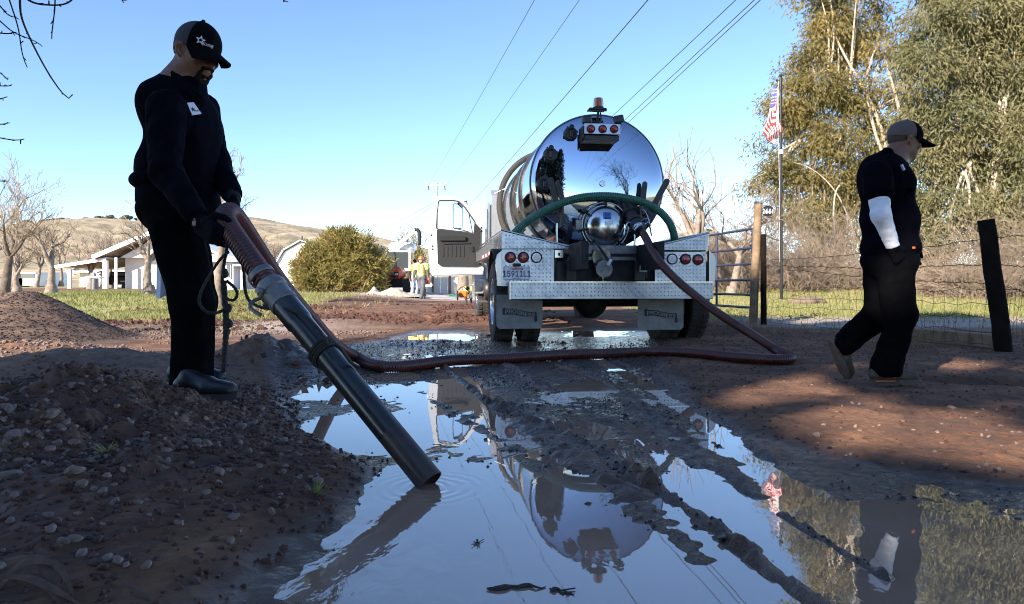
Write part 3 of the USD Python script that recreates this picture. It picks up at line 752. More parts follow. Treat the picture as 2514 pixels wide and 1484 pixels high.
# body: diamond plate wings, panels and bumper
def plate(px_pts, y, th, name, raised=True):
    pts = [tl(px, py, y) for px, py in px_pts]
    poly = [(p[0], p[2]) for p in pts]
    pl = part(name, prism(poly, y, y + th), M['diamond'], truck)
    if raised:
        part('tread_pattern', treads(poly, y), M['tread'], pl, kind='stuff')
    return pl, poly
wl, _ = plate([(1232.5, 566), (1397, 605.5), (1397, 610.5), (1232.5, 610.5)], .21, .03, 'wing_panel')
pl, _ = plate([(1232.5, 613), (1360, 613), (1360, 692), (1247, 692), (1247, 703), (1232.5, 703)], .22, .03, 'lamp_panel')
wr, _ = plate([(1738.5, 573), (1738.5, 614), (1607, 614), (1607, 607)], .21, .03, 'wing_panel')
pr, _ = plate([(1608, 619), (1733, 619), (1733, 693), (1608, 693)], .22, .03, 'lamp_panel')
for q0, q1 in (((1232, 565), (1398, 605)), ((1739, 572), (1605, 606))):
    a, b = tl(*q0, .2), tl(*q1, .2)
    part('wing_edge', cat(tube(np.array([a, b]), .011, 8), tube(np.array([a, a + [0, 4.7, 0]]), .012, 8)), M['steel_worn'], truck, smooth=True)
bz0, bz1 = .517, .717
bp = part('bumper', cat(box((0, .10, (bz0 + bz1) / 2), (2.37, .20, bz1 - bz0), .006)), M['diamond'], truck)
part('tread_pattern', treads([(-1.185, bz0), (1.185, bz0), (1.185, bz1), (-1.185, bz1)], .0), M['tread'], bp, kind='stuff')
part('bumper_lip', cat(box((0, -.003, bz1 - .004), (2.37, .012, .012)), box((-1.182, -.003, .617), (.012, .014, .2))), M['steel_worn'], bp)
for px, py, kind in ((1253, 632.5, 'r'), (1284.7, 632.5, 'r'), (1317, 632.5, 'w'), (1650, 636.5, 'w'), (1682.5, 637, 'r'), (1713, 638, 'r')):
    p = tl(px, py, .22)
    lm = part('tail_lamp' if kind == 'r' else 'reversing_lamp', move(lathe([(.066, .0), (.066, -.012), (.060, -.018), (.05, -.014)], 36, 'y'), (p[0], .22, p[2])), M['rubber'], truck, smooth=30)
    if kind == 'r':
        part('lens', move(lathe([(.051, -.010), (.046, -.022), (.03, -.026), (0, -.028)], 32, 'y'), (p[0], .22, p[2])), M['red_lamp'], lm, smooth=40)
    else:
        part('lens', cat(move(lathe([(.051, -.010), (0, -.012)], 32, 'y'), (p[0], .22, p[2])), *[ball((p[0] + .0125 * i + .00625 * (j % 2), .208, p[2] + .0108 * j), .0058, 1) for i in range(-4, 5) for j in range(-4, 5) if math.hypot(.0125 * i + .00625 * (j % 2), .0108 * j) < .044]), M['clear_lamp'], lm, smooth=True)
a, b = tl(1236.3, 686.7, .21), tl(1301, 655.3, .21)
pc = (a + b) / 2; pc[1] = .207
np_ = part('licence_plate', box(pc, (.305, .004, .150), .002), M['plate_white'], truck)
part('plate_border', cat(*[box(pc + o, s) for o, s in (([0, -.004, .071], (.30, .003, .003)), ([0, -.004, -.071], (.30, .003, .003)), ([-.149, -.004, 0], (.003, .003, .142)), ([.149, -.004, 0], (.003, .003, .142)))]), M['plate_blue'], np_)
part('plate_number', text_at('15911L1', .066, pc + [0, -.003, -.008], squeeze=.82), M['plate_blue'], np_)
part('plate_state', text_at('California', .025, pc + [0, -.003, .050], squeeze=.95), M['plate_red'], np_)
part('plate_footer', text_at('dmv.ca.gov', .012, pc + [0, -.003, -.062]), M['plate_blue'], np_)
part('plate_lamp', cat(box(pc + [.0, -.02, .095], (.085, .05, .034), .008), box(pc + [.0, -.045, .09], (.03, .01, .018), .002)), M['rubber'], truck)
p = tl(1372, 624, .24)
sw = part('switch_box', box(p, (.105, .03, .095), .004), M['steel_worn'], truck)
part('switch', box(p + [0, -.018, -.005], (.022, .012, .034), .003), M['rubber'], sw)

# rear frame in the gap, posts, crossmember, tank saddle
part('rear_frame', cat(box((.0, .55, .63), (1.25, .5, .2), .01), box((0, .33, .80), (1.2, .06, .5), 0), box((-.42, .6, 1.0), (.08, 2.0, .3)), box((.42, .6, 1.0), (.08, 2.0, .3))), M['frame'], truck)
a, b = tl(1393, 640, .3), tl(1560, 631, .3)
part('crossmember', cat(box(((a[0] + b[0]) / 2, .31, (a[2] + b[2]) / 2), (b[0] - a[0], .07, .045), .004), box((.0, .45, 1.08), (.75, .3, .14), .01)), M['steel_dull'], truck)
for px in (1402, 1571):
    a, b = tl(px, 690, .2), tl(px, 639, .2)
    pp = part('push_post', box(((a[0] + b[0]) / 2, .24, (a[2] + b[2]) / 2), (.12, .1, b[2] - a[2]), .008), M['black'], truck)
    if px > 1500:
        part('reflector_pad', box(tl(1579, 660, .185), (.085, .006, .075), .004), M['reflector'], pp)
a = tl(1381, 642, .2)
part('side_pipe', lathe_p := move(lathe([(.075, -.25), (.075, 0), (.062, 0), (.062, -.2)][::1], 24), a + [0, .05, 0]), M['frame'], truck, smooth=30)
for px, y0, y1 in ((1367, 548, 606), (1558, 560, 632)):
    a, b = tl(px, y1, .4), tl(px, y0, .4)
    part('tank_strut', cat(box((a + b) / 2, (.016, .05, abs(b[2] - a[2])), .003)), M['steel_worn'], truck)

# side rails, deck, fenders, chassis
for sx in (-1, 1):
    r = part('side_rail', box((sx * 1.215, 2.62, 1.203), (.03, 4.75, .205), .004), M['silver'], truck)
    for k in range(12):
        part('reflective_tape', box((sx * 1.2315, .32 + k * .30, 1.128), (.004, .15, .04)), M['tape_red'] if k % 2 else M['plate_white'], r)
    part('deck', box((sx * 1.0, 2.62, 1.095), (.40, 4.75, .03), .004), M['steel_dull'], truck)
    part('rear_fender', prism([(sx * 1.232, .665), (sx * 1.30, .67), (sx * 1.32, .96), (sx * 1.30, 1.03), (sx * 1.232, 1.09)], .235, .29), M['silver'], truck)
    arch = [(1.12 + .62 * math.cos(t) - .2, .52 + .60 * math.sin(t)) for t in np.linspace(.35, 2.8, 18)]
    part('wheel_arch', cat(*[box((sx * 1.08, (a[0] + b[0]) / 2, (a[1] + b[1]) / 2), (.46, math.dist(a, b) + .01, .02), 0, rot([1, 0, 0], math.degrees(math.atan2(b[1] - a[1], b[0] - a[0])))) for a, b in zip(arch[:-1], arch[1:])]), M['frame'], truck)
part('chassis', cat(box((-.42, 3.2, .86), (.09, 6.0, .22), .01), box((.42, 3.2, .86), (.09, 6.0, .22), .01), *[box((0, yy, .84), (.8, .1, .16)) for yy in (.5, 1.4, 2.6, 3.8, 5.2)], cyl((-1.0, .85, .48), (1.0, .85, .48), .075, n=16), cyl((0, .85, .5), (0, 4.5, .68), .05, n=12)), M['frame'], truck, smooth=35)
part('differential', cat(ball((-.06, .85, .48), (.21, .20, .22), 3), ball((.42, .8, .52), (.1, .12, .1), 2)), M['frame'], truck, smooth=True)

def wheel(c, out, r=.485, w=.245, rim=None):
    """A tyre with shoulder, tread grooves and rim; out is the side (-1, 1) the rim faces."""
    prof = [(.285, -w * .42), (.33, -w * .5), (r * .86, -w * .52), (r * .965, -w * .46), (r, -w * .34), (r, w * .34), (r * .965, w * .46), (r * .86, w * .52), (.33, w * .5), (.285, w * .42)]
    t = part('tyre', move(lathe(prof[::-1], 56, 'x'), c), M['rubber'], truck, smooth=35)
    blocks = []
    for k in range(40):
        a = k * 2 * np.pi / 40
        for s in (-1, 1):
            R = rot([1, 0, 0], math.degrees(a) + s * 2)
            blocks.append(move(box((s * w * .30, 0, r + .004), (w * .28, .052, .016), .003), c, R))
    part('tread', cat(*blocks), M['rubber'], t, kind='stuff')
    part('rim', move(cat(lathe([(.286, out * w * .45), (.278, out * w * .47), (.262, out * w * .40), (.24, out * w * .12), (.17, out * w * .05), (.12, out * w * .2), (.085, out * w * .42), (0, out * w * .45)][::out], 48, 'x'),
                         *[cyl((out * w * .05, .15 * math.cos(a), .15 * math.sin(a)), (out * w * .22, .15 * math.cos(a), .15 * math.sin(a)), .013, n=6) for a in np.arange(10) * np.pi / 5]), c), rim or M['steel_worn'], t, smooth=40)
for sx in (-1, 1):
    wheel(np.array([sx * 1.19, .85, .47]), sx)
    wheel(np.array([sx * .87, .85, .47]), -sx)
    wheel(np.array([sx * 1.03, 6.1, .44]), sx)

# mud flaps with their banners
for q in (((1219, 737), (1332, 808)), ((1566, 739.5), (1678, 811))):
    a, b = tl(q[0][0], q[1][1], .30), tl(q[1][0], q[0][1], .30)
    poly = Polygon([(a[0], a[2]), (b[0], a[2]), (b[0], b[2]), (a[0], b[2])]).buffer(-.05).buffer(.05, quad_segs=6)
    poly = poly.union(sbox(a[0], b[2] - .1, b[0], b[2] + .06))
    fl = part('mud_flap', prism(poly, .30, .312), M['flap'], truck)
    cx, cz = (a[0] + b[0]) / 2 + .005, (a[2] + b[2]) / 2 + .008
    ban = [(cx - .19 + .38 * t, cz + .055 - .03 * t + .012 * math.sin(6 * t)) for t in np.linspace(0, 1, 9)] + [(cx + .205, cz - .085), (cx + .17, cz - .10), (cx + .165, cz - .055)] + \
          [(cx + .165 - .355 * t, cz - .035 + .022 * t + .010 * math.sin(6 * (1 - t))) for t in np.linspace(0, 1, 9)] + [(cx - .205, cz - .01), (cx - .205, cz + .062), (cx - .172, cz + .078), (cx - .172, cz + .058)]
    part('banner', prism(Polygon(ban).buffer(0), .296, .3005), M['navy'], fl)
    m = meshkit.text_mesh('PROGRESS', .044, .002, True); v = np.array(m.vertices); v[:, :2] -= (v[:, :2].min(0) + v[:, :2].max(0)) / 2
    v[:, 0] *= 1.12
    t = (v[:, 0] + .17) / .34
    v[:, 1] += .010 - .028 * (t - .0) + .012 * np.sin(6 * t)
    part('banner_lettering', (np.stack([v[:, 0] + cx, .2945 - v[:, 2], v[:, 1] + cz + .012], 1), np.array(m.faces)), M['letter_pale'], fl)
    part('flap_hanger', cat(box(((a[0] + b[0]) / 2, .316, (a[2] + b[2]) / 2 + .035), (b[0] - a[0] + .05, .006, .008)), box(((a[0] + b[0]) / 2, .33, b[2] + .05), (b[0] - a[0] + .04, .04, .05))), M['black'], fl)

# black hose that arches over the tank, with its strap
HY = 3.75
arc = np.array([[.96 * math.cos(t), HY - .25 * (t - 1.6), 1.95 + .96 * math.sin(t)] for t in np.linspace(math.radians(75), math.radians(215), 60)])
part('overtank_hose', hose(arc, .050, .03, .004, 12), M['rubber'], truck, smooth=True)
part('hose_strap', box(arc[38] + [-.02, -.02, 0], (.2, .05, .012), .002, rot([0, 1, 0], -25)), M['plate_white'], truck)

# side equipment under the deck: air tank drum, box, step
p = tl(1174, 717, 3.6)
part('air_tank', cat(move(lathe([(0, -.22), (.16, -.2), (.19, -.15), (.19, .15), (.16, .2), (0, .22)][::-1], 32, 'x'), (-.98, 3.6, .60)), move(lathe([(.196, -.12), (.196, -.09)][::-1], 32, 'x'), (-.98, 3.6, .60)), move(lathe([(.196, .09), (.196, .12)][::-1], 32, 'x'), (-.98, 3.6, .60))), M['black'], truck, smooth=35)
part('battery_box', box((-.95, 2.5, .66), (.40, .7, .42), .02), M['frame'], truck)
part('fuel_tank', cat(cyl((-.85, 4.3, .62), (-.85, 5.3, .62), .25, n=28)), M['steel_worn'], truck, smooth=35)
part('step', cat(box((-1.12, 4.1, .40), (.30, .40, .035), .004), box((-1.1, 4.0, .55), (.04, .04, .3)), cyl((-1.0, 3.9, .40), (-1.0, 3.9, .24), .05, n=12)), M['steel_dull'], truck)

# cab
def cab_shell():
    prof = [(4.15, .80), (4.15, 2.22), (4.35, 2.34), (5.0, 2.36), (5.25, 2.28), (5.75, 1.62), (7.2, 1.48), (7.4, 1.3), (7.45, .75), (6.75, .75), (6.65, 1.0), (6.4, 1.12), (5.8, 1.12), (5.55, 1.0), (5.45, .80)]
    return prism_x(prof, -1.02, 1.02)
cb = part('cab', cab_shell(), M['silver'], truck)
part('windscreen', prism_x([(5.22, 2.26), (5.26, 2.24), (5.70, 1.66), (5.67, 1.64)], -.9, .9), M['door_dark'], cb)
part('rear_window', box((0, 4.14, 1.9), (1.3, .012, .4), .004), M['door_dark'], cb)
part('front_fender', cat(*[box((-1.09, 6.1 + .56 * math.cos(t), .50 + .56 * math.sin(t)), (.24, .13, .03), 0, rot([1, 0, 0], math.degrees(t) + 90)) for t in np.linspace(.0, 3.0, 24)]), M['silver'], truck)
part('door_opening', cat(box((-1.022, 4.62, 1.5), (.012, .86, 1.15), .003)), M['door_dark'], cb)
part('grab_pillar', cat(tube(np.array([(-1.06, 4.22, 1.25), (-1.06, 4.22, 2.1)]), .018, 8)), M['steel_worn'], cb)

# the open door
DY = 5.08
outer = [(1067.5, 482), (1090, 482), (1118, 484), (1137, 492.7), (1162, 520), (1190, 557.4), (1190, 600), (1187, 675), (1062, 678.5), (1056, 668), (1050.5, 600), (1051.5, 576), (1061.6, 524.5)]
win = [(1077.5, 493), (1110, 492.5), (1126, 495), (1141.6, 510), (1166, 545.6), (1164, 573), (1134.5, 569), (1071.5, 562), (1073.5, 525)]
to2 = lambda pts, y: Polygon([(tl(px, py, y)[0], tl(px, py, y)[2]) for px, py in pts])
shell = to2(outer, DY).buffer(-.03).buffer(.03, quad_segs=5)
hole = to2(win, DY).buffer(-.03).buffer(.03, quad_segs=5)
dr = part('door', prism(shell.difference(hole), DY, DY + .11), M['door_silver'], truck)
part('window_seal', prism(hole.buffer(.012).difference(hole.buffer(-.008)), DY - .006, DY + .05), M['rubber'], dr)
inner = to2([(1072, 563.5), (1134.5, 570.5), (1164, 575), (1180, 566), (1180, 600), (1180, 652), (1170, 655.5), (1085, 655.5), (1075, 648)], DY)
part('door_trim', prism(inner.buffer(-.03).buffer(.03, quad_segs=5), DY - .025, DY), M['door_grey'], dr)
part('door_ledge', prism(shell.difference(to2([(1045, 470), (1200, 470), (1200, 661), (1045, 661)], DY)).buffer(-.02), DY - .02, DY), M['door_silver'], dr)
rb = lambda a, b, y0, y1: prism(to2([a, (b[0], a[1]), b, (a[0], b[1])], DY).buffer(-.008).buffer(.008), y0, y1)
part('armrest', cat(rb((1080, 580.5), (1142, 591), DY - .085, DY - .02)), M['door_dark'], dr)
part('armrest_top', cat(rb((1081, 586.5), (1143, 592.5), DY - .075, DY - .02)), M['door_grey'], dr)
part('map_pocket', prism(to2([(1080, 593), (1143, 591), (1155, 596), (1153, 599), (1090, 600)], DY), DY - .045, DY - .02), M['door_dark'], dr)
for px in (1088, 1098, 1108, 1118, 1128, 1138):
    part('trim_rib', rb((px - 1.3, 603), (px + 1.3, 631), DY - .036, DY - .02), M['door_grey'], dr)
part('door_handle', rb((1157, 605), (1162, 618), DY - .05, DY - .02), M['door_dark'], dr)
part('kick_panel', prism(to2([(1166, 548), (1180, 563), (1180, 640), (1163, 600), (1164, 574)], DY), DY - .03, DY), M['door_grey'], dr)
for px, py in ((1059, 578), (1062, 605), (1062, 612.5), (1072.5, 664), (1182, 560), (1182.5, 568)):
    p = tl(px, py, DY)
    part('latch_hole', move(lathe([(.017, .0), (.017, -.006), (0, -.006)], 12, 'y'), (p[0], DY + .001, p[2])), M['door_dark'], dr)
a, b = tl(1112, 562, DY + .22), tl(1136, 500, DY + .22)
mf = sbox(a[0], a[2], b[0], b[2]).buffer(-.04).buffer(.04, quad_segs=6)
mr = part('door_mirror', prism(mf, DY + .22, DY + .29), M['rubber'], dr)
part('mirror_glass', prism(mf.buffer(-.012), DY + .214, DY + .219), M['mirror'], dr)
part('mirror_arm', cat(tube(np.array([tl(1124, 499, DY + .25), tl(1146, 494, DY + .1)]), .012, 6), tube(np.array([tl(1145, 493, DY + .1), tl(1160, 571, DY + .1)]), .011, 6), tube(np.array([tl(1124, 563, DY + .25), tl(1150, 569, DY + .1)]), .012, 6)), M['rubber'], dr)

# ------------------------------------------------------------------ the green hose lying in the rack
gpts = [(1247, 596), (1266, 570), (1290, 548), (1318, 529), (1345, 514), (1376, 500), (1420, 487), (1464, 482), (1510, 483), (1552, 490), (1590, 502), (1622, 522), (1644, 548), (1654, 575), (1656, 598)]
gh = np.array([TT + TR @ tl(px, py, .36 + (.12 if k in (0, len(gpts) - 1) else 0)) for k, (px, py) in enumerate(gpts)])
solo('green_hose', hose(spline(gh, 160), .049, .021, .006, 16), M['green_hose'], 'green ribbed hose arched over the rack on the back of the tank', 'hose', smooth=True)
ORD = ('first', 'second', 'third', 'fourth', 'fifth', 'sixth', 'seventh', 'eighth', 'ninth', 'tenth', 'eleventh', 'twelfth', 'thirteenth', 'fourteenth', 'fifteenth', 'sixteenth', 'seventeenth')
# ------------------------------------------------------------------ trees and shrubs
M['bark'] = mat('pale_bark', (.28, .22, .175), .9, vary=.55, scale=9, bump=.006, bscale=30)
M['bark_dark'] = mat('dark_bark', (.12, .09, .07), .9, vary=.5, scale=9, bump=.006, bscale=30)
M['bark_euc'] = mat('smooth_pale_bark', (.52, .43, .34), .8, vary=.45, scale=3, bump=.004, bscale=20)
M['twig'] = mat('dry_twig', (.27, .205, .155), .9, vary=.35, scale=3)
M['twig_dark'] = mat('dark_twig', (.035, .026, .022), .85, vary=.3, scale=6)
M['leaf_gold'] = leaf_mat('olive_leaves', (.54, .40, .15), (.17, .145, .05), .35, .6)
M['leaf_grey'] = leaf_mat('grey_green_leaves', (.52, .43, .25), (.15, .145, .065), .35, .5)
M['leaf_dark'] = leaf_mat('dark_leaves', (.05, .06, .02), (.02, .025, .01), .12)
M['leaf_bush'] = leaf_mat('bush_leaves', (.60, .46, .16), (.20, .175, .055), .35, 1.5)
M['leaf_rust'] = leaf_mat('rusty_leaves', (.36, .16, .07), (.2, .09, .04), .3, 1.5)
M['grass'] = leaf_mat('grass_blades', (.38, .32, .14), (.19, .21, .065), .35, .5)
M['straw'] = leaf_mat('straw', (.40, .32, .18), (.22, .17, .09), .3, 1.0)

def branching(r, base, lean, height, r0, levels=5, kids=3, spread=42, up=.25, wob=.18, shrink=.68, split=.35, whips=0.5):
    """Segments (p0, p1, radius0, radius1, level) of a bare tree."""
    out = []
    def grow(p, d, L, rad, lev):
        n = 4 if lev < 2 else 3
        pts = [p]
        for k in range(n):
            d = d + r.normal(size=3) * wob * (.45 if lev == 0 else 1) + np.array([0, 0, up * (.6 if lev else .2)])
            d /= np.linalg.norm(d)
            q = p + d * L / n
            ra, rb_ = rad * (1 - .38 * k / n), rad * (1 - .38 * (k + 1) / n)
            out.append((p, q, ra, rb_, lev))
            p = q
            pts.append(p)
            if lev >= 1 and lev < levels and r.random() < whips:
                sub(p, d, L * shrink * r.uniform(.5, .9), rb_ * .5, lev + 1)
        if lev < levels:
            for k in range(kids if lev else kids + 2):
                sub(p, d, L * shrink * r.uniform(.75, 1.2), rad * .6 * r.uniform(.6, .95), lev + 1)
    def sub(p, d, L, rad, lev):
        u, w, _ = frame_of(d)
        a, t = r.uniform(0, 2 * np.pi), math.radians(spread * r.uniform(.5, 1.25))
        e = d * math.cos(t) + (u * math.cos(a) + w * math.sin(a)) * math.sin(t)
        grow(p, e, L, max(rad, .003), lev)
    d0 = np.array([lean[0], lean[1], 1.0])
    grow(np.asarray(base, float), d0 / np.linalg.norm(d0), height * split, r0, 0)
    return out

def tree_meshes(segs, thick_level=1, nthick=8, nthin=3, rmin=.004):
    P0, P1 = np.array([s[0] for s in segs]), np.array([s[1] for s in segs])
    A, B, L = np.array([s[2] for s in segs]), np.array([s[3] for s in segs]), np.array([s[4] for s in segs])
    A, B = np.maximum(A, rmin), np.maximum(B, rmin)
    t = L <= thick_level
    D = P1 - P0
    return sticks(P0[t] - D[t] * .04, P1[t] + D[t] * .05, A[t], B[t], nthick), sticks(P0[~t] - D[~t] * .02, P1[~t], A[~t], B[~t], nthin)

def bare_tree(name, label, seed, px, d, top_py, r0, lean=(0, 0), bark='bark', twig='twig', group=None, cat_='tree', base_z=None, rmin=.005, **kw):
    r = np.random.default_rng(seed)
    x = (px - CX) / F * d
    z = float(gz(x, d)) if base_z is None else base_z
    h = CH + (YH - top_py) / F * d - z
    segs = branching(r, (0, 0, 0), lean, h, r0, **kw)
    zmax = max(s[1][2] for s in segs)
    k = h / zmax
    segs = [(s[0] * k, s[1] * k, s[2], s[3], s[4]) for s in segs]
    t = thing(name, label, cat_, (x, d, z - .04), 0, group)
    trunk, tw = tree_meshes(segs, rmin=rmin)
    fl = cyl((0, 0, -.05), (0, 0, .3 * r0 / .12), r0 * 1.6, r0 * .98, 10)
    part('trunk', cat(trunk, fl), M[bark], t, smooth=50)
    part('branches', tw, M[twig], t, kind='stuff')
    return t

def clumps(r, blobs, per_m2, n_leaf, spread, length, width, droop=.7, surf=.55):
    """Leaves in drooping clumps spread through ellipsoidal masses (centre, radii)."""
    P, D = [], []
    for c, rad in blobs:
        rad = np.asarray(rad, float)
        n = int(per_m2 * (rad[0] * rad[2] * 3.1 + rad[0] * rad[1] * 2))
        u = r.normal(size=(n, 3)); u /= np.linalg.norm(u, axis=1, keepdims=True)
        u *= (surf + (1 - surf) * r.random((n, 1))) ** .5 * r.uniform(.75, 1.12, (n, 1))
        cc = np.asarray(c) + u * rad
        p = np.repeat(cc, n_leaf, 0) + r.normal(size=(n * n_leaf, 3)) * spread * [1, 1, .8]
        out = np.repeat(u, n_leaf, 0) * .5
        P.append(p); D.append(r.normal(size=p.shape) * .55 + out + [0, 0, -droop])
    P, D = np.vstack(P), np.vstack(D)
    return P, D

def px_blobs(lst, d, r, flat=.8):
    out = []
    for px, py, rp in lst:
        dd = d + r.uniform(-1, 1) * rp / F * d * .7
        R = rp / F * d
        out.append((at(px, py, dd), (R, R * flat, R * .92)))
    return out

def leafy_tree(name, label, seed, base_px, d, blobs, trunks, leafm, barkm, per_m2=34, n_leaf=14, spread=.26, length=.2, width=.05, droop=.7, group=None, surf=.5):
    r = np.random.default_rng(seed)
    x = (base_px - CX) / F * d
    z = float(gz(x, d))
    o = np.array([x, d, z])
    t = thing(name, label, 'tree', o, 0, group)
    tr = []
    for path, ra, rb_ in trunks:
        pts = spline([at(px, py, dd) for px, py, dd in path], 22)
        tr.append(tube(pts - o, np.linspace(ra, rb_, 22), 9))
    part('trunk', cat(*tr), M[barkm], t, smooth=True)
    B = px_blobs([(x_, y_, r_ * .84) for x_, y_, r_ in blobs] + [(x_ + r_ * a_, y_ + r_ * b_, r_ * c_) for x_, y_, r_ in blobs for a_, b_, c_ in zip(r.normal(size=3) * .75, r.normal(size=3) * .75, r.uniform(.22, .42, 3))], d, r)
    mid = np.mean([b[0] for b in B], 0)
    br = [(b[0] + (mid - b[0]) * .75 * [.6, .6, 1] - [0, 0, .5], b[0] + r.normal(size=3) * .2) for b in B[:len(blobs)] for _ in range(2)]
    part('limbs', cat(*[tube(spline([a - o, (a + b) / 2 - o + r.normal(size=3) * .15, b - o], 7), np.linspace(.05, .015, 7), 5) for a, b in br]), M[barkm], t, smooth=True, kind='stuff')
    P, D = clumps(r, B, per_m2, n_leaf, spread, length, width, droop, surf)
    part('crown', leaves(P - o, D, r.uniform(.7, 1.3, len(P)) * length, width * r.uniform(.7, 1.3, len(P)), r), M[leafm], t, kind='stuff')
    return t

# tall gum trees on the right
leafy_tree('gum_tree', 'tall gum tree with golden olive leaves and pale limbs behind the flagpole', 101, 2185, 26,
           [(2050, 20, 62), (2035, 75, 55), (2075, 120, 70), (1990, 130, 45), (1950, 190, 48), (2010, 215, 75), (2095, 235, 70), (1945, 280, 55), (1985, 330, 72), (2060, 345, 78), (1905, 405, 50), (1955, 440, 66),
            (2045, 460, 80), (1872, 455, 34), (2140, 60, 52), (2165, 130, 45), (2170, 330, 70), (2150, 430, 80), (2110, 540, 75), (1985, 535, 55), (1925, 510, 45), (2195, 520, 70), (2230, 230, 55), (2225, 130, 42),
            (2010, -60, 60), (2120, -50, 60), (2030, 590, 60)],
           [([(2195, 700, 26), (2190, 560, 25.5), (2172, 350, 25.3), (2120, 220, 25.3), (2070, 130, 25.5), (2040, 60, 25.6)], .13, .03), ([(2185, 420, 25.2), (2150, 330, 25.2), (2130, 220, 25.3), (2150, 120, 25.5)], .07, .025),
            ([(2180, 480, 26), (2215, 340, 25.6), (2200, 240, 25.6), (2170, 130, 25.8)], .10, .03), ([(2120, 620, 25.5), (2085, 540, 25), (2050, 470, 24.6), (2000, 420, 24.9), (1950, 400, 25.2)], .035, .012), ([(2050, 690, 24), (2048, 570, 24), (2050, 480, 24), (2062, 455, 24)], .045, .025)],
           'leaf_gold', 'bark_euc', per_m2=14, n_leaf=48, spread=.22, surf=.40, length=.19, width=.045)
leafy_tree('gum_tree', 'broad grey green gum tree filling the sky right of the walking man', 103, 2430, 22,
           [(2310, 60, 85), (2400, 30, 95), (2500, 60, 110), (2290, 170, 75), (2380, 170, 95), (2490, 190, 110), (2275, 290, 70), (2350, 300, 90), (2450, 330, 105), (2550, 330, 110), (2300, 400, 75), (2390, 440, 95), (2500, 470, 105),
            (2590, 470, 100), (2330, 520, 80), (2430, 560, 90), (2540, 590, 95), (2270, 500, 50), (2620, 200, 120), (2620, 60, 120), (2300, 610, 55), (2480, -70, 110), (2340, -40, 85), (2700, 350, 120), (2720, 560, 110)],
           [([(2440, 690, 22), (2440, 500, 22), (2460, 250, 22), (2470, 60, 22), (2460, -100, 22)], .24, .07), ([(2440, 480, 21.8), (2480, 200, 21.8), (2500, 60, 21.8), (2495, -20, 21.8)], .05, .02), ([(2440, 560, 22), (2380, 420, 21.9), (2330, 300, 21.9)], .05, .02)],
           'leaf_grey', 'bark_euc', per_m2=16, n_leaf=50, spread=.21, length=.19, width=.045, surf=.6, droop=.9)

# the big evergreen bush left of the truck
def round_bush():
    r = np.random.default_rng(131)
    d = 30
    o = np.array([(840 - CX) / F * d, d, float(gz((840 - CX) / F * d, d))])
    t = thing('evergreen_bush', 'large round yellow green evergreen bush in front of the white barn', 'bush', o)
    B = px_blobs([(840, 648, 78), (780, 660, 60), (895, 655, 58), (840, 598, 36), (875, 610, 40), (790, 625, 45), (750, 668, 36), (920, 672, 27), (800, 700, 50), (880, 695, 50), (765, 702, 36), (915, 700, 34), (815, 582, 18), (855, 575, 16), (742, 692, 20), (940, 650, 20)], d, r)
    P, D = clumps(r, B, 40, 20, .10, .2, .04, -.25, .45)
    part('foliage', leaves(P - o, D, r.uniform(.16, .36, len(P)), r.uniform(.03, .06, len(P)), r), M['leaf_bush'], t, kind='stuff')
    P, D = clumps(r, B[1:12:2], 9, 10, .13, .2, .04, -.2, .9)
    part('rusty_leaves', leaves(P - o, D, r.uniform(.14, .28, len(P)), r.uniform(.025, .05, len(P)), r), M['leaf_rust'], t, kind='stuff')
    st = [(np.array([r.normal() * .5, r.normal() * .3, 0]), r) for _ in range(26)]
    p0 = np.array([s[0] for s in st]); p1 = p0 * 1.5 + np.c_[r.normal(size=(26, 2)) * .3, r.uniform(.6, 1.2, 26)]
    part('stems', sticks(p0, p1, .03, .012, 5), M['bark_dark'], t, kind='stuff')
round_bush()
def conifer():
    r = np.random.default_rng(137)
    d = 40
    o = np.array([(1025 - CX) / F * d, d, float(gz(-5.5, d))])
    t = thing('conifer', 'small yellow green conifer behind the hard hat worker', 'tree', o)
    B = [((0, 0, h), (w, w, .42)) for h, w in ((.5, .75), (.95, .7), (1.4, .58), (1.85, .42), (2.25, .28), (2.6, .15))]
    P, D = clumps(r, B, 60, 8, .1, .2, .05, -.8, .5)
    part('foliage', leaves(P, D, .18, .05, r), M['leaf_bush'], t, kind='stuff')
    part('trunk', cyl((0, 0, 0), (0, 0, 2.4), .07, .02, 8), M['bark_dark'], t)
conifer()

# bare trees
orchard = 'bare pruned trees around the carport'
W = dict(levels=4, kids=2, spread=42, up=.30, whips=.72, split=.20, shrink=.78, wob=.16)
bare_tree('bare_tree', 'dark trunked bare tree at the far left with a tall crown', 201, 10, 21, 365, .15, (.0, 0), bark='bark_dark', rmin=.005, **{**W, 'levels': 5, 'split': .24, 'shrink': .74, 'whips': .6})
bare_tree('bare_tree', 'bare tree with a stout straight trunk just left of the carport', 203, 126, 26, 470, .17, (.02, 0), rmin=.006, **{**W, 'levels': 5, 'whips': .6})
bare_tree('bare_tree', 'forked bare tree leaning left beside the white garage wall', 205, 366, 24, 455, .17, (-.22, 0), rmin=.006, **{**W, 'split': .3, 'levels': 4})
bare_tree('bare_tree', 'low bare tree behind the dark gravel heap', 207, 42, 28, 560, .15, (.0, 0), rmin=.007, **W)
bare_tree('bare_tree', 'bare tree inside the shade of the carport roof', 209, 224, 44, 585, .2, (.05, 0), rmin=.01, **W)
bare_tree('bare_tree', 'bare twiggy tree between the carport and the hill', 211, 275, 50, 560, .2, (-.1, 0), rmin=.011, **W)
bare_tree('bare_tree', 'bare tree close behind the man with the hose', 213, 536, 17, 348, .13, (.0, 0), rmin=.005, **{**W, 'split': .3, 'levels': 5, 'shrink': .66, 'kids': 2})
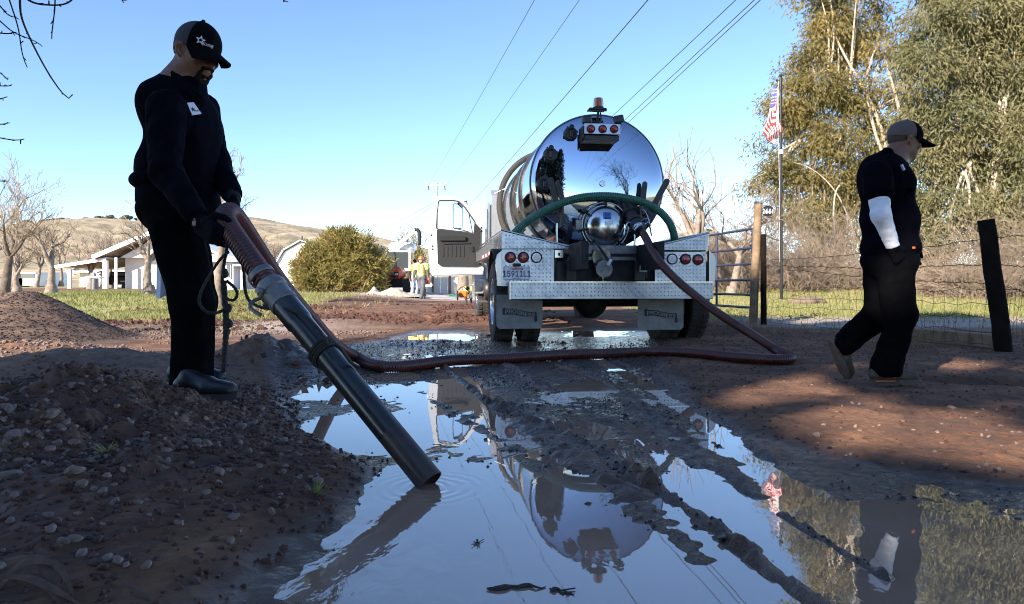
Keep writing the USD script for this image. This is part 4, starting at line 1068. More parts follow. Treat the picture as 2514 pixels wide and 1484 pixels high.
bare_tree('bare_tree', 'wispy bare tree with upright shoots left of the white barn', 215, 622, 52, 556, .07, (.05, 0), rmin=.010, levels=4, kids=3, spread=26, up=.3, whips=.5, split=.16, shrink=.9)
bare_tree('bare_tree', 'wispy bare shrub with upright shoots against the barn wall', 216, 660, 54, 582, .06, (-.05, 0), rmin=.010, levels=4, kids=3, spread=28, up=.3, whips=.5, split=.16, shrink=.9)
bare_tree('bare_tree', 'bare tree with fine upright twigs under the utility pole', 217, 1010, 52, 540, .13, (.0, 0), rmin=.011, bark='bark_dark', levels=5, kids=2, spread=34, up=.28, whips=.55, split=.25, shrink=.75)
bare_tree('bare_tree', 'bare tree with broken off limbs just right of the tank', 219, 1690, 19, 322, .17, (.05, 0), rmin=.006, levels=4, kids=2, spread=40, up=.2, whips=.55, split=.28, shrink=.8)
bare_tree('bare_tree', 'bare tree with thick crooked limbs left of the number post', 221, 1795, 20, 405, .13, (.16, 0), rmin=.006, levels=5, kids=2, spread=50, up=.05, whips=.5, split=.2, shrink=.75)
FAR = []
far_px = (200, 330, 90, 460, -40, 600)
far_all = sorted(far_px + (30, 150, 262, 300, 395, 520, 562, 640, 690))
FL = lambda px: f'bare tree of the far orchard below the hill, {ORD[far_all.index(px)]} from the left'
for sd, px, d, top in ((231, 200, 58, 545), (232, 330, 62, 555), (233, 90, 54, 540), (234, 460, 60, 560), (235, -40, 44, 480), (236, 600, 60, 585)):
    FAR.append(bare_tree('bare_tree', FL(px), sd, px, d, top, .16, (0, 0), rmin=.012, group='bare trees of the far orchard', **{**W, 'levels': 4, 'whips': .7}))
for k, (px, d, sc) in enumerate(((30, 50, .95), (150, 60, 1.1), (262, 64, 1.1), (300, 58, .9), (395, 66, 1.15), (520, 62, 1.0), (562, 66, 1.0), (640, 60, .9), (690, 66, .95))):
    x = (px - CX) / F * d
    copy(FAR[k % 4], (x, d, float(gz(x, d)) - .04), 97.0 * k, FL(px), scale=(sc, sc, sc))

# thicket of dry brush behind the gate and the fence
def brush(seed, h, n, spread):
    r = np.random.default_rng(seed)
    P0, P1, R0, R1 = [], [], [], []
    for k in range(n):
        p = np.append(r.normal(size=2) * .28, 0)
        d = np.append(r.normal(size=2) * spread, 1.0); d /= np.linalg.norm(d)
        L, rad = h * r.uniform(.55, 1.15), r.uniform(.007, .016)
        for s in range(7):
            d = d + r.normal(size=3) * .16 + [0, 0, -.05 * s * spread]
            d /= np.linalg.norm(d)
            q = p + d * L / 7
            P0.append(p); P1.append(q); R0.append(rad * (1 - s / 8)); R1.append(rad * (1 - (s + 1) / 8))
            if s > 0:
                for _ in range(2):
                    e = d + r.normal(size=3) * .7; e /= np.linalg.norm(e)
                    a = q
                    for m in range(3):
                        e = e + r.normal(size=3) * .25; e /= np.linalg.norm(e)
                        b = a + e * r.uniform(.08, .2)
                        P0.append(a); P1.append(b); R0.append(.005); R1.append(.004); a = b
            p = q
    return sticks(P0, P1, R0, R1, 3)
def shrub(seed, label, px, d, top_py, n, spread, mt='twig'):
    x = (px - CX) / F * d; z = float(gz(x, d))
    h = CH + (YH - top_py) / F * d - z
    t = thing('dry_shrub', label, 'shrub', (x, d, z - .03), 0, 'dry brush behind the fence')
    part('stems', brush(seed, h * .95, n, spread), M[mt], t, kind='stuff')
    return t
GS = 'dry leafless shrub in the tangled thicket behind the gate and fence'
GSL = lambda px: f'dry leafless shrub of the thicket behind gate and fence, {ORD[sorted((1900, 2000, 2090, 1700, 1745, 1790, 1840, 1940, 1975, 2050, 2120, 1870, 1760, 2010, 1660, 1815, 1720)).index(px)]} from the truck'
GRL = lambda px: f'pale dry shrub under the grey green gum tree, {ORD[sorted((2360, 2470, 2300, 2420, 2530, 2590, 2290)).index(px)]} from the walking man'
s1 = shrub(301, GSL(1900), 1900, 22.5, 535, 60, .55)
s2 = shrub(302, GSL(2000), 2000, 23.0, 510, 60, .5)
s3 = shrub(303, GSL(2090), 2090, 22.0, 505, 55, .5)
for k, (px, d, sc) in enumerate(((1700, 18, 1.0), (1745, 17, 1.05), (1790, 18, 1.1), (1840, 17.5, 1.05), (1940, 18, 1.05), (1975, 15.8, .8), (2050, 18, 1.1), (2120, 17.5, 1.0), (1870, 20, 1.3), (1760, 21, 1.35), (2010, 20, 1.25), (1660, 22, 1.1), (1815, 15.6, .7), (1720, 15.8, .6))):
    d += 5.5
    x = (px - CX) / F * d
    copy((s1, s2, s3)[k % 3], (x, d, float(gz(x, d)) - .03), 70.0 * k, GSL(px), scale=(sc, sc, sc))
GR = 'pale dry shrub with arching whips under the grey green gum tree'
w1 = shrub(311, GRL(2360), 2360, 19.5, 500, 70, .8)
w2 = shrub(312, GRL(2470), 2470, 20, 480, 70, .75)
for k, (px, d, sc) in enumerate(((2300, 17.5, .8), (2420, 16.5, .9), (2530, 17, 1.0), (2590, 17, 1.0), (2290, 19, .7))):
    d += 2.5
    x = (px - CX) / F * d
    copy((w1, w2)[k % 2], (x, d, float(gz(x, d)) - .03), 50.0 * k, GRL(px), scale=(sc, sc, sc * .95))

# ------------------------------------------------------------------ trees behind the camera: they shade the road and are mirrored in the tank
AH, BH = np.array([-SUN[0], -SUN[1], 0]) / math.hypot(SUN[0], SUN[1]), None
BH = np.array([AH[1], -AH[0], 0])
def ab(a, b):
    return AH * a + BH * b
def on_ground(P):
    return P - SUN * (P[:, 2:3] / SUN[2])
SUN_PATCHES = [q.buffer(.08) for q in [Polygon([gp(px, py)[:2] for px, py in ((1730, 952), (1950, 946), (2150, 975), (2514, 1062), (2640, 1120), (2560, 1190), (2330, 1140), (2050, 1050), (1850, 1000))]),
           Polygon([gp(px, py)[:2] for px, py in ((2280, 893), (2514, 905), (2600, 925), (2400, 915))]),
           Polygon([gp(px, py)[:2] for px, py in ((-60, 1000), (60, 985), (110, 1010), (-40, 1080))]),
           Polygon([gp(px, py)[:2] for px, py in ((0, 868), (230, 866), (380, 880), (100, 905), (-60, 905))]),
           Polygon([gp(px, py)[:2] for px, py in ((640, 800), (900, 806), (760, 840), (500, 870), (420, 840))])]]  # ground outlines to be sunlit; the crowns are opened to fit them
from shapely import contains_xy
def shade_tree(name, label, seed, a, b, h, w, tall=False, n=2600):
    r = np.random.default_rng(seed)
    o = ab(a, b)
    t = thing(name, label, 'tree', (o[0], o[1], 0))
    z = r.uniform(.06, 1.0, n)
    prof = (np.sin(np.pi * np.clip(z, 0, 1) ** .75) ** .6 if not tall else (1.05 - z) ** .55 * np.minimum(1, z * 6))
    ang, rad = r.uniform(0, 2 * np.pi, n), np.sqrt(r.uniform(.12, 1, n)) * w * np.maximum(prof, .12) * r.uniform(.8, 1.15, n)
    P = np.stack([rad * np.cos(ang), rad * np.sin(ang), .5 + z * (h - .5)], 1)
    D = r.normal(size=P.shape) + [0, 0, .3 if tall else -.2]
    Du = D / np.linalg.norm(D, axis=1, keepdims=True)
    gap = np.zeros(len(P), bool)  # leaves cut from the crown where they would block the chosen sun patches
    for k in (0, .35, .7):
        g = on_ground(P + o + Du * k)
        for q in SUN_PATCHES:
            gap |= contains_xy(q, g[:, 0], g[:, 1])
    keep = ~gap | (r.random(len(P)) < .01)
    P, D = P[keep], D[keep]
    part('crown', leaves(P, D, r.uniform(.5, .9, len(P)) * (1 if not tall else .7), r.uniform(.35, .6, len(P)) * (1 if not tall else .6), r), M['leaf_dark'], t, kind='stuff')
    part('trunk', cyl((0, 0, -.1), (0, 0, h * .6), .25, .1, 10), M['bark_dark'], t)
for k, (a, b, h, w) in enumerate(((-16.5, -4.3, 14.3, 2.3), (-15.5, -1.6, 15.6, 2.6), (-17, 1.2, 17.0, 2.7), (-16, 4.2, 17.5, 2.8), (-17, 7.3, 17.5, 2.8), (-16, 10.4, 17, 2.8))):
    shade_tree('evergreen_tree', f'dark broad evergreen behind the camera, {("outermost", "second", "third", "fourth", "fifth", "last")[k]} in the row mirrored in the tank', 401 + k, a, b, h, w, n=3400)
for k in range(4):
    shade_tree('cypress', f'slim dark cypress behind the camera, {("first", "second", "third", "fourth")[k]} in the row mirrored in the tank', 421 + k, -22 - 3.0 * k, 2.5 + 4.2 * k - 1, 15 + k, 1.0, True, 1100)
bare_tree('bare_tree', 'bare tree behind the camera, mirrored at the right of the tank head', 441, 0, 1, 0, .2, base_z=0, rmin=.01, **{**W, 'levels': 4}) if False else None
def behind_tree(seed, x, y, h, r0, label):
    r = np.random.default_rng(seed)
    segs = branching(r, (0, 0, 0), (0, 0), h, r0, levels=5, kids=2, spread=42, up=.15, whips=.55, split=.24, shrink=.78)
    k = h / max(s[1][2] for s in segs)
    segs = [(s[0] * k, s[1] * k, s[2], s[3], s[4]) for s in segs]
    t = thing('bare_tree', label, 'tree', (x, y, 0))
    trunk, tw = tree_meshes(segs, rmin=.008)
    part('trunk', trunk, M['bark_dark'], t, smooth=50); part('branches', tw, M['bark_dark'], t, kind='stuff')
    return t
behind_tree(451, 8.5, -1.5, 7.5, .2, 'bare tree behind the camera, mirrored at the right of the tank head')
behind_tree(457, -12.5, -1.2, 9.0, .24, 'bare tree added behind the camera on the left to dapple the gravel heap')  # unseen tree added for its branch shadows on the heap
near = behind_tree(455, -6.6, .6, 6.8, .16, 'near bare tree whose lower twigs hang into the top left corner')

# twigs hanging into the top left corner
def twig(paths, d):
    ms = []
    r = np.random.default_rng(5)
    for pts, w in paths:
        p = spline([at(x, y, d + .002 * y) for x, y in pts], 26) if len(pts) > 2 else np.array([at(x, y, d) for x, y in pts])
        ms.append(tube(p, np.linspace(w, w * .55, len(p)), 6))
        for k in range(2, len(p) - 1, 3):
            t = p[k] - p[k - 1]; t /= np.linalg.norm(t)
            s = t * .5 + r.normal(size=3) * .6
            ms.append(tube(np.array([p[k], p[k] + s / np.linalg.norm(s) * r.uniform(.008, .03)]), [w * .7, w * .5], 5))
    return cat(*ms)
limb0 = [((-420, -500), .03)]
tw = [([(20, -160), (40, -60), (49, 0), (52, 39), (78, 104), (110, 165), (140, 212), (166, 241), (173, 241), (178, 233)], .0075), ([(-20, -150), (10, -50), (23, 0), (44, 67), (52, 117), (67, 166)], .0055),
      ([(130, -150), (133, -60), (135, 10), (130, 60), (127, 96)], .0055), ([(-60, 20), (0, 52), (31, 78), (70, 95), (104, 115)], .005), ([(20, -60), (78, 5), (110, 12), (140, 13), (165, 8), (185, -15)], .0075),
      ([(-40, 150), (0, 179), (20, 197)], .005), ([(-40, 200), (0, 211), (28, 210)], .005), ([(-40, 250), (0, 243), (18, 238)], .005), ([(-40, 310), (0, 306), (24, 302)], .005), ([(-60, 330), (0, 339), (32, 344), (59, 342)], .006), ([(-40, 440), (0, 445), (22, 445)], .005),
      ([(-20, 0), (0, 15), (18, 35), (40, 42)], .005), ([(-30, 90), (0, 82), (20, 83), (32, 78)], .005), ([(285, -40), (300, 0), (312, -4)], .005), ([(690, -30), (697, 0), (698, 5)], .005)]
part('hanging_twigs', cat(move(twig(tw, 4.0), -np.array([-6.6, .6, 0])), tube(spline([np.array([0, 0, 3.5]), np.array([1.5, 1.2, 4.6]), at(-300, -420, 4.0) - [-6.6, .6, 0], at(-20, -150, 4.0) - [-6.6, .6, 0], at(60, -120, 4.05) - [-6.6, .6, 0], at(290, -45, 4.1) - [-6.6, .6, 0], at(690, -35, 4.2) - [-6.6, .6, 0]], 40), np.linspace(.06, .006, 40), 8)), M['twig_dark'], near, smooth=True)

# ------------------------------------------------------------------ grass
def grass_patch(name, label, seed, n, xr, yr, keep, hmin, hmax, m):
    r = np.random.default_rng(seed)
    y = yr[0] + (yr[1] - yr[0]) * r.random(n) ** 1.6
    x = r.uniform(*xr, n) * 1.0
    ok = keep(x, y)
    x, y = x[ok], y[ok]
    z = gz(x, y)
    P = np.stack([x, y, z], 1)
    k = len(P)
    h = r.uniform(hmin, hmax, k) * (1 + .02 * np.clip(y - 14, 0, 30))
    w = .004 + .0006 * y
    a = r.uniform(0, np.pi, k)
    s = np.stack([np.cos(a) * w, np.sin(a) * w, np.zeros(k)], 1)
    tip = P + np.stack([r.normal(size=k) * h * .4, r.normal(size=k) * h * .4, h], 1)
    v = np.stack([P - s - [0, 0, .01], P + s - [0, 0, .01], tip], 1).reshape(-1, 3)
    f = np.arange(3 * k).reshape(-1, 3)
    return tag(part(name, (v, f), M[m]), label, 'grass', None, 'stuff')
def zone_at(Zn):
    g = RegularGridInterpolator((gx, gy), Zn, bounds_error=False, fill_value=0)
    return lambda x, y: g(np.stack([x, y], -1))
_ga = zone_at(grass)
_gn = lambda x, y: (_ga(x, y) * (.25 + 1.5 * (meshkit.fbm(np.stack([x * .9, y * .5, x * 0], -1), 3, 9))) > rng.random(len(x)))
grass_patch('grass', 'short green lawn between the road and the carport', 501, 60000, (-20, -1.0), (12.5, 36), lambda x, y: _gn(x, y) & (np.abs(x) < .8 * y), .04, .10, 'grass')
grass_patch('grass', 'green meadow grass beyond the wire fence', 502, 60000, (2.6, 24), (12.3, 34), lambda x, y: _gn(x, y) & (np.abs(x) < .8 * y), .04, .11, 'grass')
grass_patch('dry_grass', 'dry straw coloured grass scattered along the fence and road edge', 503, 24000, (-9, 16), (8.6, 30), lambda x, y: (np.abs(x) < .8 * y) & (((x > 3.4) & (y > 9.0)) | (x < -3.5)) & (rng.random(len(x)) < .45), .03, .10, 'straw')
# ------------------------------------------------------------------ people
M['cloth'] = mat('navy_work_cloth', (.004, .004, .0075), .95, vary=.4, scale=12, bump=.0006, bscale=400, spec=.02)
M['trouser'] = mat('black_work_trousers', (.0035, .0035, .0045), .95, vary=.4, scale=12, bump=.0006, bscale=400, spec=.02)
M['skin'] = mat('skin_tan', (.19, .085, .048), .45, vary=.25, scale=30, bump=.0006, bscale=220, extra={'subsurface_weight': .08, 'subsurface_scale': .01})
M['skin2'] = mat('skin_warm', (.185, .08, .043), .45, vary=.2, scale=30, bump=.0006, bscale=220, extra={'subsurface_weight': .08, 'subsurface_scale': .01})
M['hair'] = mat('black_hair', (.012, .009, .007), .8, spec=.06, bump=.002, bscale=300)
M['hair_short'] = mat('cropped_hair', (.055, .032, .022), .75, bump=.002, bscale=300)
M['lip'] = mat('lip', (.20, .07, .05), .45)
M['glove'] = mat('black_glove', (.004, .004, .007), .85, spec=.06, vary=.3, scale=40, bump=.001, bscale=120)
M['cap_mesh'] = mat('grey_cap_mesh', (.024, .022, .027), .8, bump=.0015, bscale=700)
M['cap_mesh2'] = mat('brown_cap_mesh', (.105, .075, .07), .8, bump=.0015, bscale=700)
M['cap_black'] = mat('cap_black', (.004, .004, .005), .95, spec=.05)
M['print_white'] = mat('white_print', (.72, .72, .78), .6)
M['sleeve'] = mat('white_sleeve', (.72, .76, .84), .7, vary=.06, scale=30)
M['boot'] = mat('black_rubber_boot', (.010, .011, .014), .4, vary=.4, scale=20, bump=.001, bscale=60)
M['boot_tan'] = mat('brown_leather_boot', (.085, .055, .034), .7, vary=.5, scale=25, bump=.001, bscale=120)
M['boot_sole'] = mat('grey_brown_sole', (.10, .075, .058), .7, vary=.4, scale=30)
M['orange_trim'] = mat('orange_trim', (.6, .12, .03), .5)
M['rag'] = mat('pale_blue_rag', (.60, .64, .78), .8, vary=.12, scale=18, bump=.001, bscale=300)
M['eye_white'] = mat('eye_white', (.5, .48, .45), .3)
M['iris'] = mat('iris', (.02, .012, .008), .15)

def head_frame(yaw, pitch):
    """Columns forward, left, up; yaw turns the face from +x towards the camera, pitch lowers it (degrees)."""
    y, p = math.radians(yaw), math.radians(pitch)
    f = np.array([math.cos(y) * math.cos(p), -math.sin(y) * math.cos(p), -math.sin(p)])
    l = np.cross([0, 0, 1], f); l /= np.linalg.norm(l)
    return np.stack([f, l, np.cross(f, l)], 1)

def head_prims(H, R, s):
    P = lambda *q: H + R @ (np.array(q) * s)
    e = lambda c, r, k=.02: ('e', P(*c), np.array(r) * s, R, k * s)
    c = lambda a, b, ra, rb, k=.015: ('c', P(*a), P(*b), ra * s, rb * s, k * s)
    out = [e((-.012, 0, .03), (.102, .076, .092), .03), e((.03, 0, -.035), (.068, .060, .082), .04), c((.045, 0, -.098), (.058, 0, -.104), .030, .026, .03), e((.0, 0, -.06), (.06, .058, .05), .04),
           c((.083, 0, .012), (.104, 0, -.028), .010, .0135, .014), c((.096, .013, -.036), (.088, .016, -.036), .009, .008, .01), c((.096, -.013, -.036), (.088, -.016, -.036), .009, .008, .01),
           c((.080, .038, .022), (.086, .008, .024), .012, .011, .016), c((.080, -.038, .022), (.086, -.008, .024), .012, .011, .016),
           e((.066, .040, -.022), (.022, .022, .018), .02), e((.066, -.040, -.022), (.022, .022, .018), .02),
           c((.084, .020, -.062), (.092, 0, -.060), .006, .0085, .01), c((.084, -.020, -.062), (.092, 0, -.060), .006, .0085, .01), c((.082, .017, -.072), (.088, 0, -.073), .007, .009, .008), c((.082, -.017, -.072), (.088, 0, -.073), .007, .009, .008),
           c((-.01, 0, -.05), (-.045, 0, -.17), .058, .062, .04)]
    for sg in (1, -1):
        out += [c((-.005, sg * .079, .022), (-.020, sg * .090, .012), .010, .011, .008), c((-.020, sg * .090, .012), (-.018, sg * .086, -.018), .011, .009, .008), c((-.018, sg * .086, -.018), (-.004, sg * .078, -.030), .009, .009, .008),
                c((-.004, sg * .08, .018), (.004, sg * .077, -.012), .008, .006, .006), c((.077, sg * .030, .004), (.078, sg * .034, .004), .011, .011, .004)]
    return out

def eyes(H, R, s, parent):
    P = lambda *q: H + R @ (np.array(q) * s)
    for sg in (1, -1):
        e_ = part('eye', ball(P(.079, sg * .032, .004) - parent_o[0], .0108 * s, 2), M['eye_white'], parent, smooth=True)
        part('iris', ball(P(.0865, sg * .0325, .001) - parent_o[0], .0055 * s, 2), M['iris'], e_, smooth=True)
parent_o = [np.zeros(3)]

def ellipsoid_patch(c, r, R, th, ph, off=1.0):
    """A piece of an ellipsoid: th polar angles from up, ph azimuth from forward."""
    T, Pp = np.meshgrid(th, ph, indexing='ij')
    d = np.stack([np.sin(T) * np.cos(Pp), np.sin(T) * np.sin(Pp), np.cos(T)], -1) * np.asarray(r) * off
    i = np.arange(T.size).reshape(T.shape)
    q = np.stack([i[:-1, :-1], i[1:, :-1], i[1:, 1:], i[:-1, 1:]], -1).reshape(-1, 4)
    v = d.reshape(-1, 3) @ R.T + c
    return cat((v, q))

def wrap(m2, c, r, R, d0, off):
    """Lays flat artwork (x right, y up, in metres) on an ellipsoid around the direction d0 given in its own frame."""
    v, f = cat(m2)
    d0 = np.asarray(d0, float) / np.linalg.norm(d0)
    p0 = d0 / np.linalg.norm(d0 / np.asarray(r))
    n = p0 / np.asarray(r) ** 2; n /= np.linalg.norm(n)
    rx = np.cross([0, 0, 1.0], n); rx /= np.linalg.norm(rx)
    up = np.cross(n, rx)
    q = p0 + v[:, :1] * rx + v[:, 1:2] * up
    q = q / np.linalg.norm(q / np.asarray(r), axis=1, keepdims=True) * (1 + off + v[:, 2:3] * 5)
    return q @ R.T + c, f

def star2d(r, inner=.40, hollow=0.0, c=(0, 0), rotdeg=0):
    pts = [(c[0] + (r if k % 2 == 0 else r * inner) * math.sin(k * math.pi / 5 + math.radians(rotdeg)), c[1] + (r if k % 2 == 0 else r * inner) * math.cos(k * math.pi / 5 + math.radians(rotdeg))) for k in range(10)]
    p = Polygon(pts)
    if hollow:
        p = p.difference(p.buffer(-hollow))
    ms = []
    for g in getattr(p, 'geoms', [p]):
        ms.append(trimesh.creation.extrude_polygon(g, .0008, engine='earcut'))
    return cat(*ms)

def logo(h, frame_box=True):
    """A star with lettering in a little box beside it."""
    t = meshkit.text_mesh('ALLSTAR', h * .30, .0008, True)
    v = np.array(t.vertices); v[:, 0] *= .8
    w = np.ptp(v[:, 0])
    v = v - [v[:, 0].min() - h * .30, h * .42, 0]
    out = [star2d(h * .62, .42, h * .10 if frame_box else 0), (v, np.array(t.faces))]
    if frame_box:
        b = sbox(h * .26, -h * .50, h * .36 + w, -h * .05)
        out.append(trimesh.creation.extrude_polygon(b.difference(b.buffer(-h * .03)), .0008, engine='earcut'))
    return cat(*out)

def cap(H, R, s, t, o, back_mat, logo_dir=None, flat_brim=False, drop=0.0):
    P = lambda *q: H + R @ (np.array(q) * s) - o
    c, r = P(-.010, 0, .040), np.array([.113, .087, .100]) * s
    th = np.linspace(.0, 1.80, 16)
    k = part('cap', ellipsoid_patch(c, r * [1.04, 1.03, 1.04], R, th, np.linspace(-1.25, 1.25, 22)), M['cap_black'], t, smooth=True, label='black front of the cap')
    part('cap_back', ellipsoid_patch(c, r, R, th, np.linspace(1.25, 2 * np.pi - 1.25, 26)), back_mat, t, smooth=True, label='mesh back of the cap')
    part('button', ball(P(-.010, 0, .143), .009 * s, 1), M['cap_black'], k)
    n, m = 18, 8
    ph = np.linspace(-1.35, 1.35, n)
    rows = []
    for j in range(m):
        u = j / (m - 1)
        a = np.stack([(.108 + .093 * u * np.cos(ph) ** .7) * np.cos(ph * (1 - .25 * u)), .083 * np.sin(ph) * (1 - .02 * u), np.full(n, .032) - (.028 + drop) * u * 1.0 - (.028 if not flat_brim else .008) * np.abs(np.sin(ph)) ** 2 * (.35 + .65 * u)], 1)
        rows.append(a)
    v = np.array(rows).reshape(-1, 3)
    i = np.arange(n * m).reshape(m, n)
    q = np.stack([i[:-1, :-1], i[1:, :-1], i[1:, 1:], i[:-1, 1:]], -1).reshape(-1, 4)
    vv = np.vstack([v, v - [0, 0, .006]])
    edge = [(a_, b_) for a_, b_ in zip(i[-1, :-1], i[-1, 1:])]
    q = np.vstack([q[:, ::-1], q + n * m, np.array([(a_, b_, b_ + n * m, a_ + n * m) for a_, b_ in edge])])
    part('brim', (((vv * s) @ R.T + H - o), cat((vv, q))[1]), M['cap_black'], k, smooth=40)
    if logo_dir is not None:
        part('cap_logo', wrap(logo(.036 * s), c, r * [1.04, 1.03, 1.04], R, logo_dir, .010), M['print_white'], k)
    return k

def hand(W, f, n, side, curl=(40, 55, 35), s=1.0, thumb_open=.5, rr=0.0):
    """Round cones of a hand: W wrist, f direction of the fingers, n out of the palm, side +1 puts the thumb towards cross(f, n)."""
    f = np.asarray(f, float) / np.linalg.norm(f)
    n = np.asarray(n, float); n = n - f * (n @ f); n /= np.linalg.norm(n)
    w = np.cross(f, n) * side
    out = []
    for k, (off, L, r) in enumerate(((.030, .078, .0095), (.010, .086, .0098), (-.010, .080, .0095), (-.029, .064, .0085))):
        kn = W + (f * .095 + w * off) * s
        out.append(('c', W + w * off * .6 * s, kn, (.021 + rr), .0135 + rr, .012))
        d, p = f.copy(), kn
        for a, q in zip(curl, (.45, .32, .23)):
            a = math.radians(a)
            d = d * math.cos(a) + n * math.sin(a)
            nn = -f * 0 + n
            e = p + d * L * q * s
            out.append(('c', p, e, r + rr, r * .92 + rr, .004))
            p = e
            n_ = n * math.cos(a) - f * math.sin(a)
            f_, n = f, n
            d = d / np.linalg.norm(d)
    tb = W + (f * .03 + w * .028) * s
    t1 = tb + (f * .030 + w * (.022 + .02 * thumb_open) + n * .012) * s
    t2 = t1 + (f * .032 + w * .008 * thumb_open + n * .012) * s
    t3 = t2 + (f * .026 - w * .004 + n * .010) * s
    out += [('c', tb, t1, .017 + rr, .0125 + rr, .012), ('c', t1, t2, .0120 + rr, .0105 + rr, .004), ('c', t2, t3, .0105 + rr, .009 + rr, .004)]
    return out

def footwear(heel, toe, up, width=.098, L=None, hh=.07):
    """Upper (soft shape) and sole of a boot from heel to toe on its ground plane; up is the sole's normal."""
    heel, toe = np.asarray(heel, float), np.asarray(toe, float)
    L = np.linalg.norm(toe - heel)
    f = (toe - heel) / L
    u = np.asarray(up, float); u = u - f * (u @ f); u /= np.linalg.norm(u)
    w = np.cross(f, u)
    P = lambda a, b, c: heel + f * a * L + w * b + u * c
    upper = [('c', P(.13, 0, .060), P(.70, 0, .050), .040, .036, .03), ('c', P(.55, .018, .048), P(.86, .008, .045), .034, .032, .03), ('c', P(.55, -.018, .048), P(.84, -.012, .045), .034, .030, .03),
             ('c', P(.16, 0, .06), P(.21, 0, .11), .038, .038, .03), ('c', P(.25, 0, .09), P(.52, 0, .072), .040, .034, .03)]
    t = np.linspace(0, 2 * np.pi, 28, endpoint=False)
    x = .5 + .51 * np.cos(t)
    half = width / 2 * (np.abs(np.sin(t)) ** .75) * np.sign(np.sin(t)) * (1.0 - .22 * np.exp(-((x - .38) / .18) ** 2)) * np.where(x < .4, .86, 1.04)
    prof = np.stack([x, half], 1)
    m = trimesh.creation.extrude_polygon(Polygon(prof).buffer(0), 1.0, engine='earcut')
    v = np.array(m.vertices)
    lift = .012 * np.clip((v[:, 0] - .75) / .25, 0, 1) ** 2
    z = v[:, 2] * .028 + lift
    return upper, (heel + v[:, :1] * L * f + v[:, 1:2] * w + z[:, None] * u, np.array(m.faces))

def surf(m, px, py, o, tol=5.0):
    """The nearest point to the camera of mesh m (whose origin is o) around a pixel."""
    v = cat(m)[0] + o
    q = np.stack([CX + F * v[:, 0] / v[:, 1], YH - F * (v[:, 2] - CH) / v[:, 1]], 1)
    d = np.hypot(q[:, 0] - px, q[:, 1] - py)
    k = np.where(d < max(tol, d.min() + 1))[0]
    return v[k[np.argmin(v[k, 1])]]

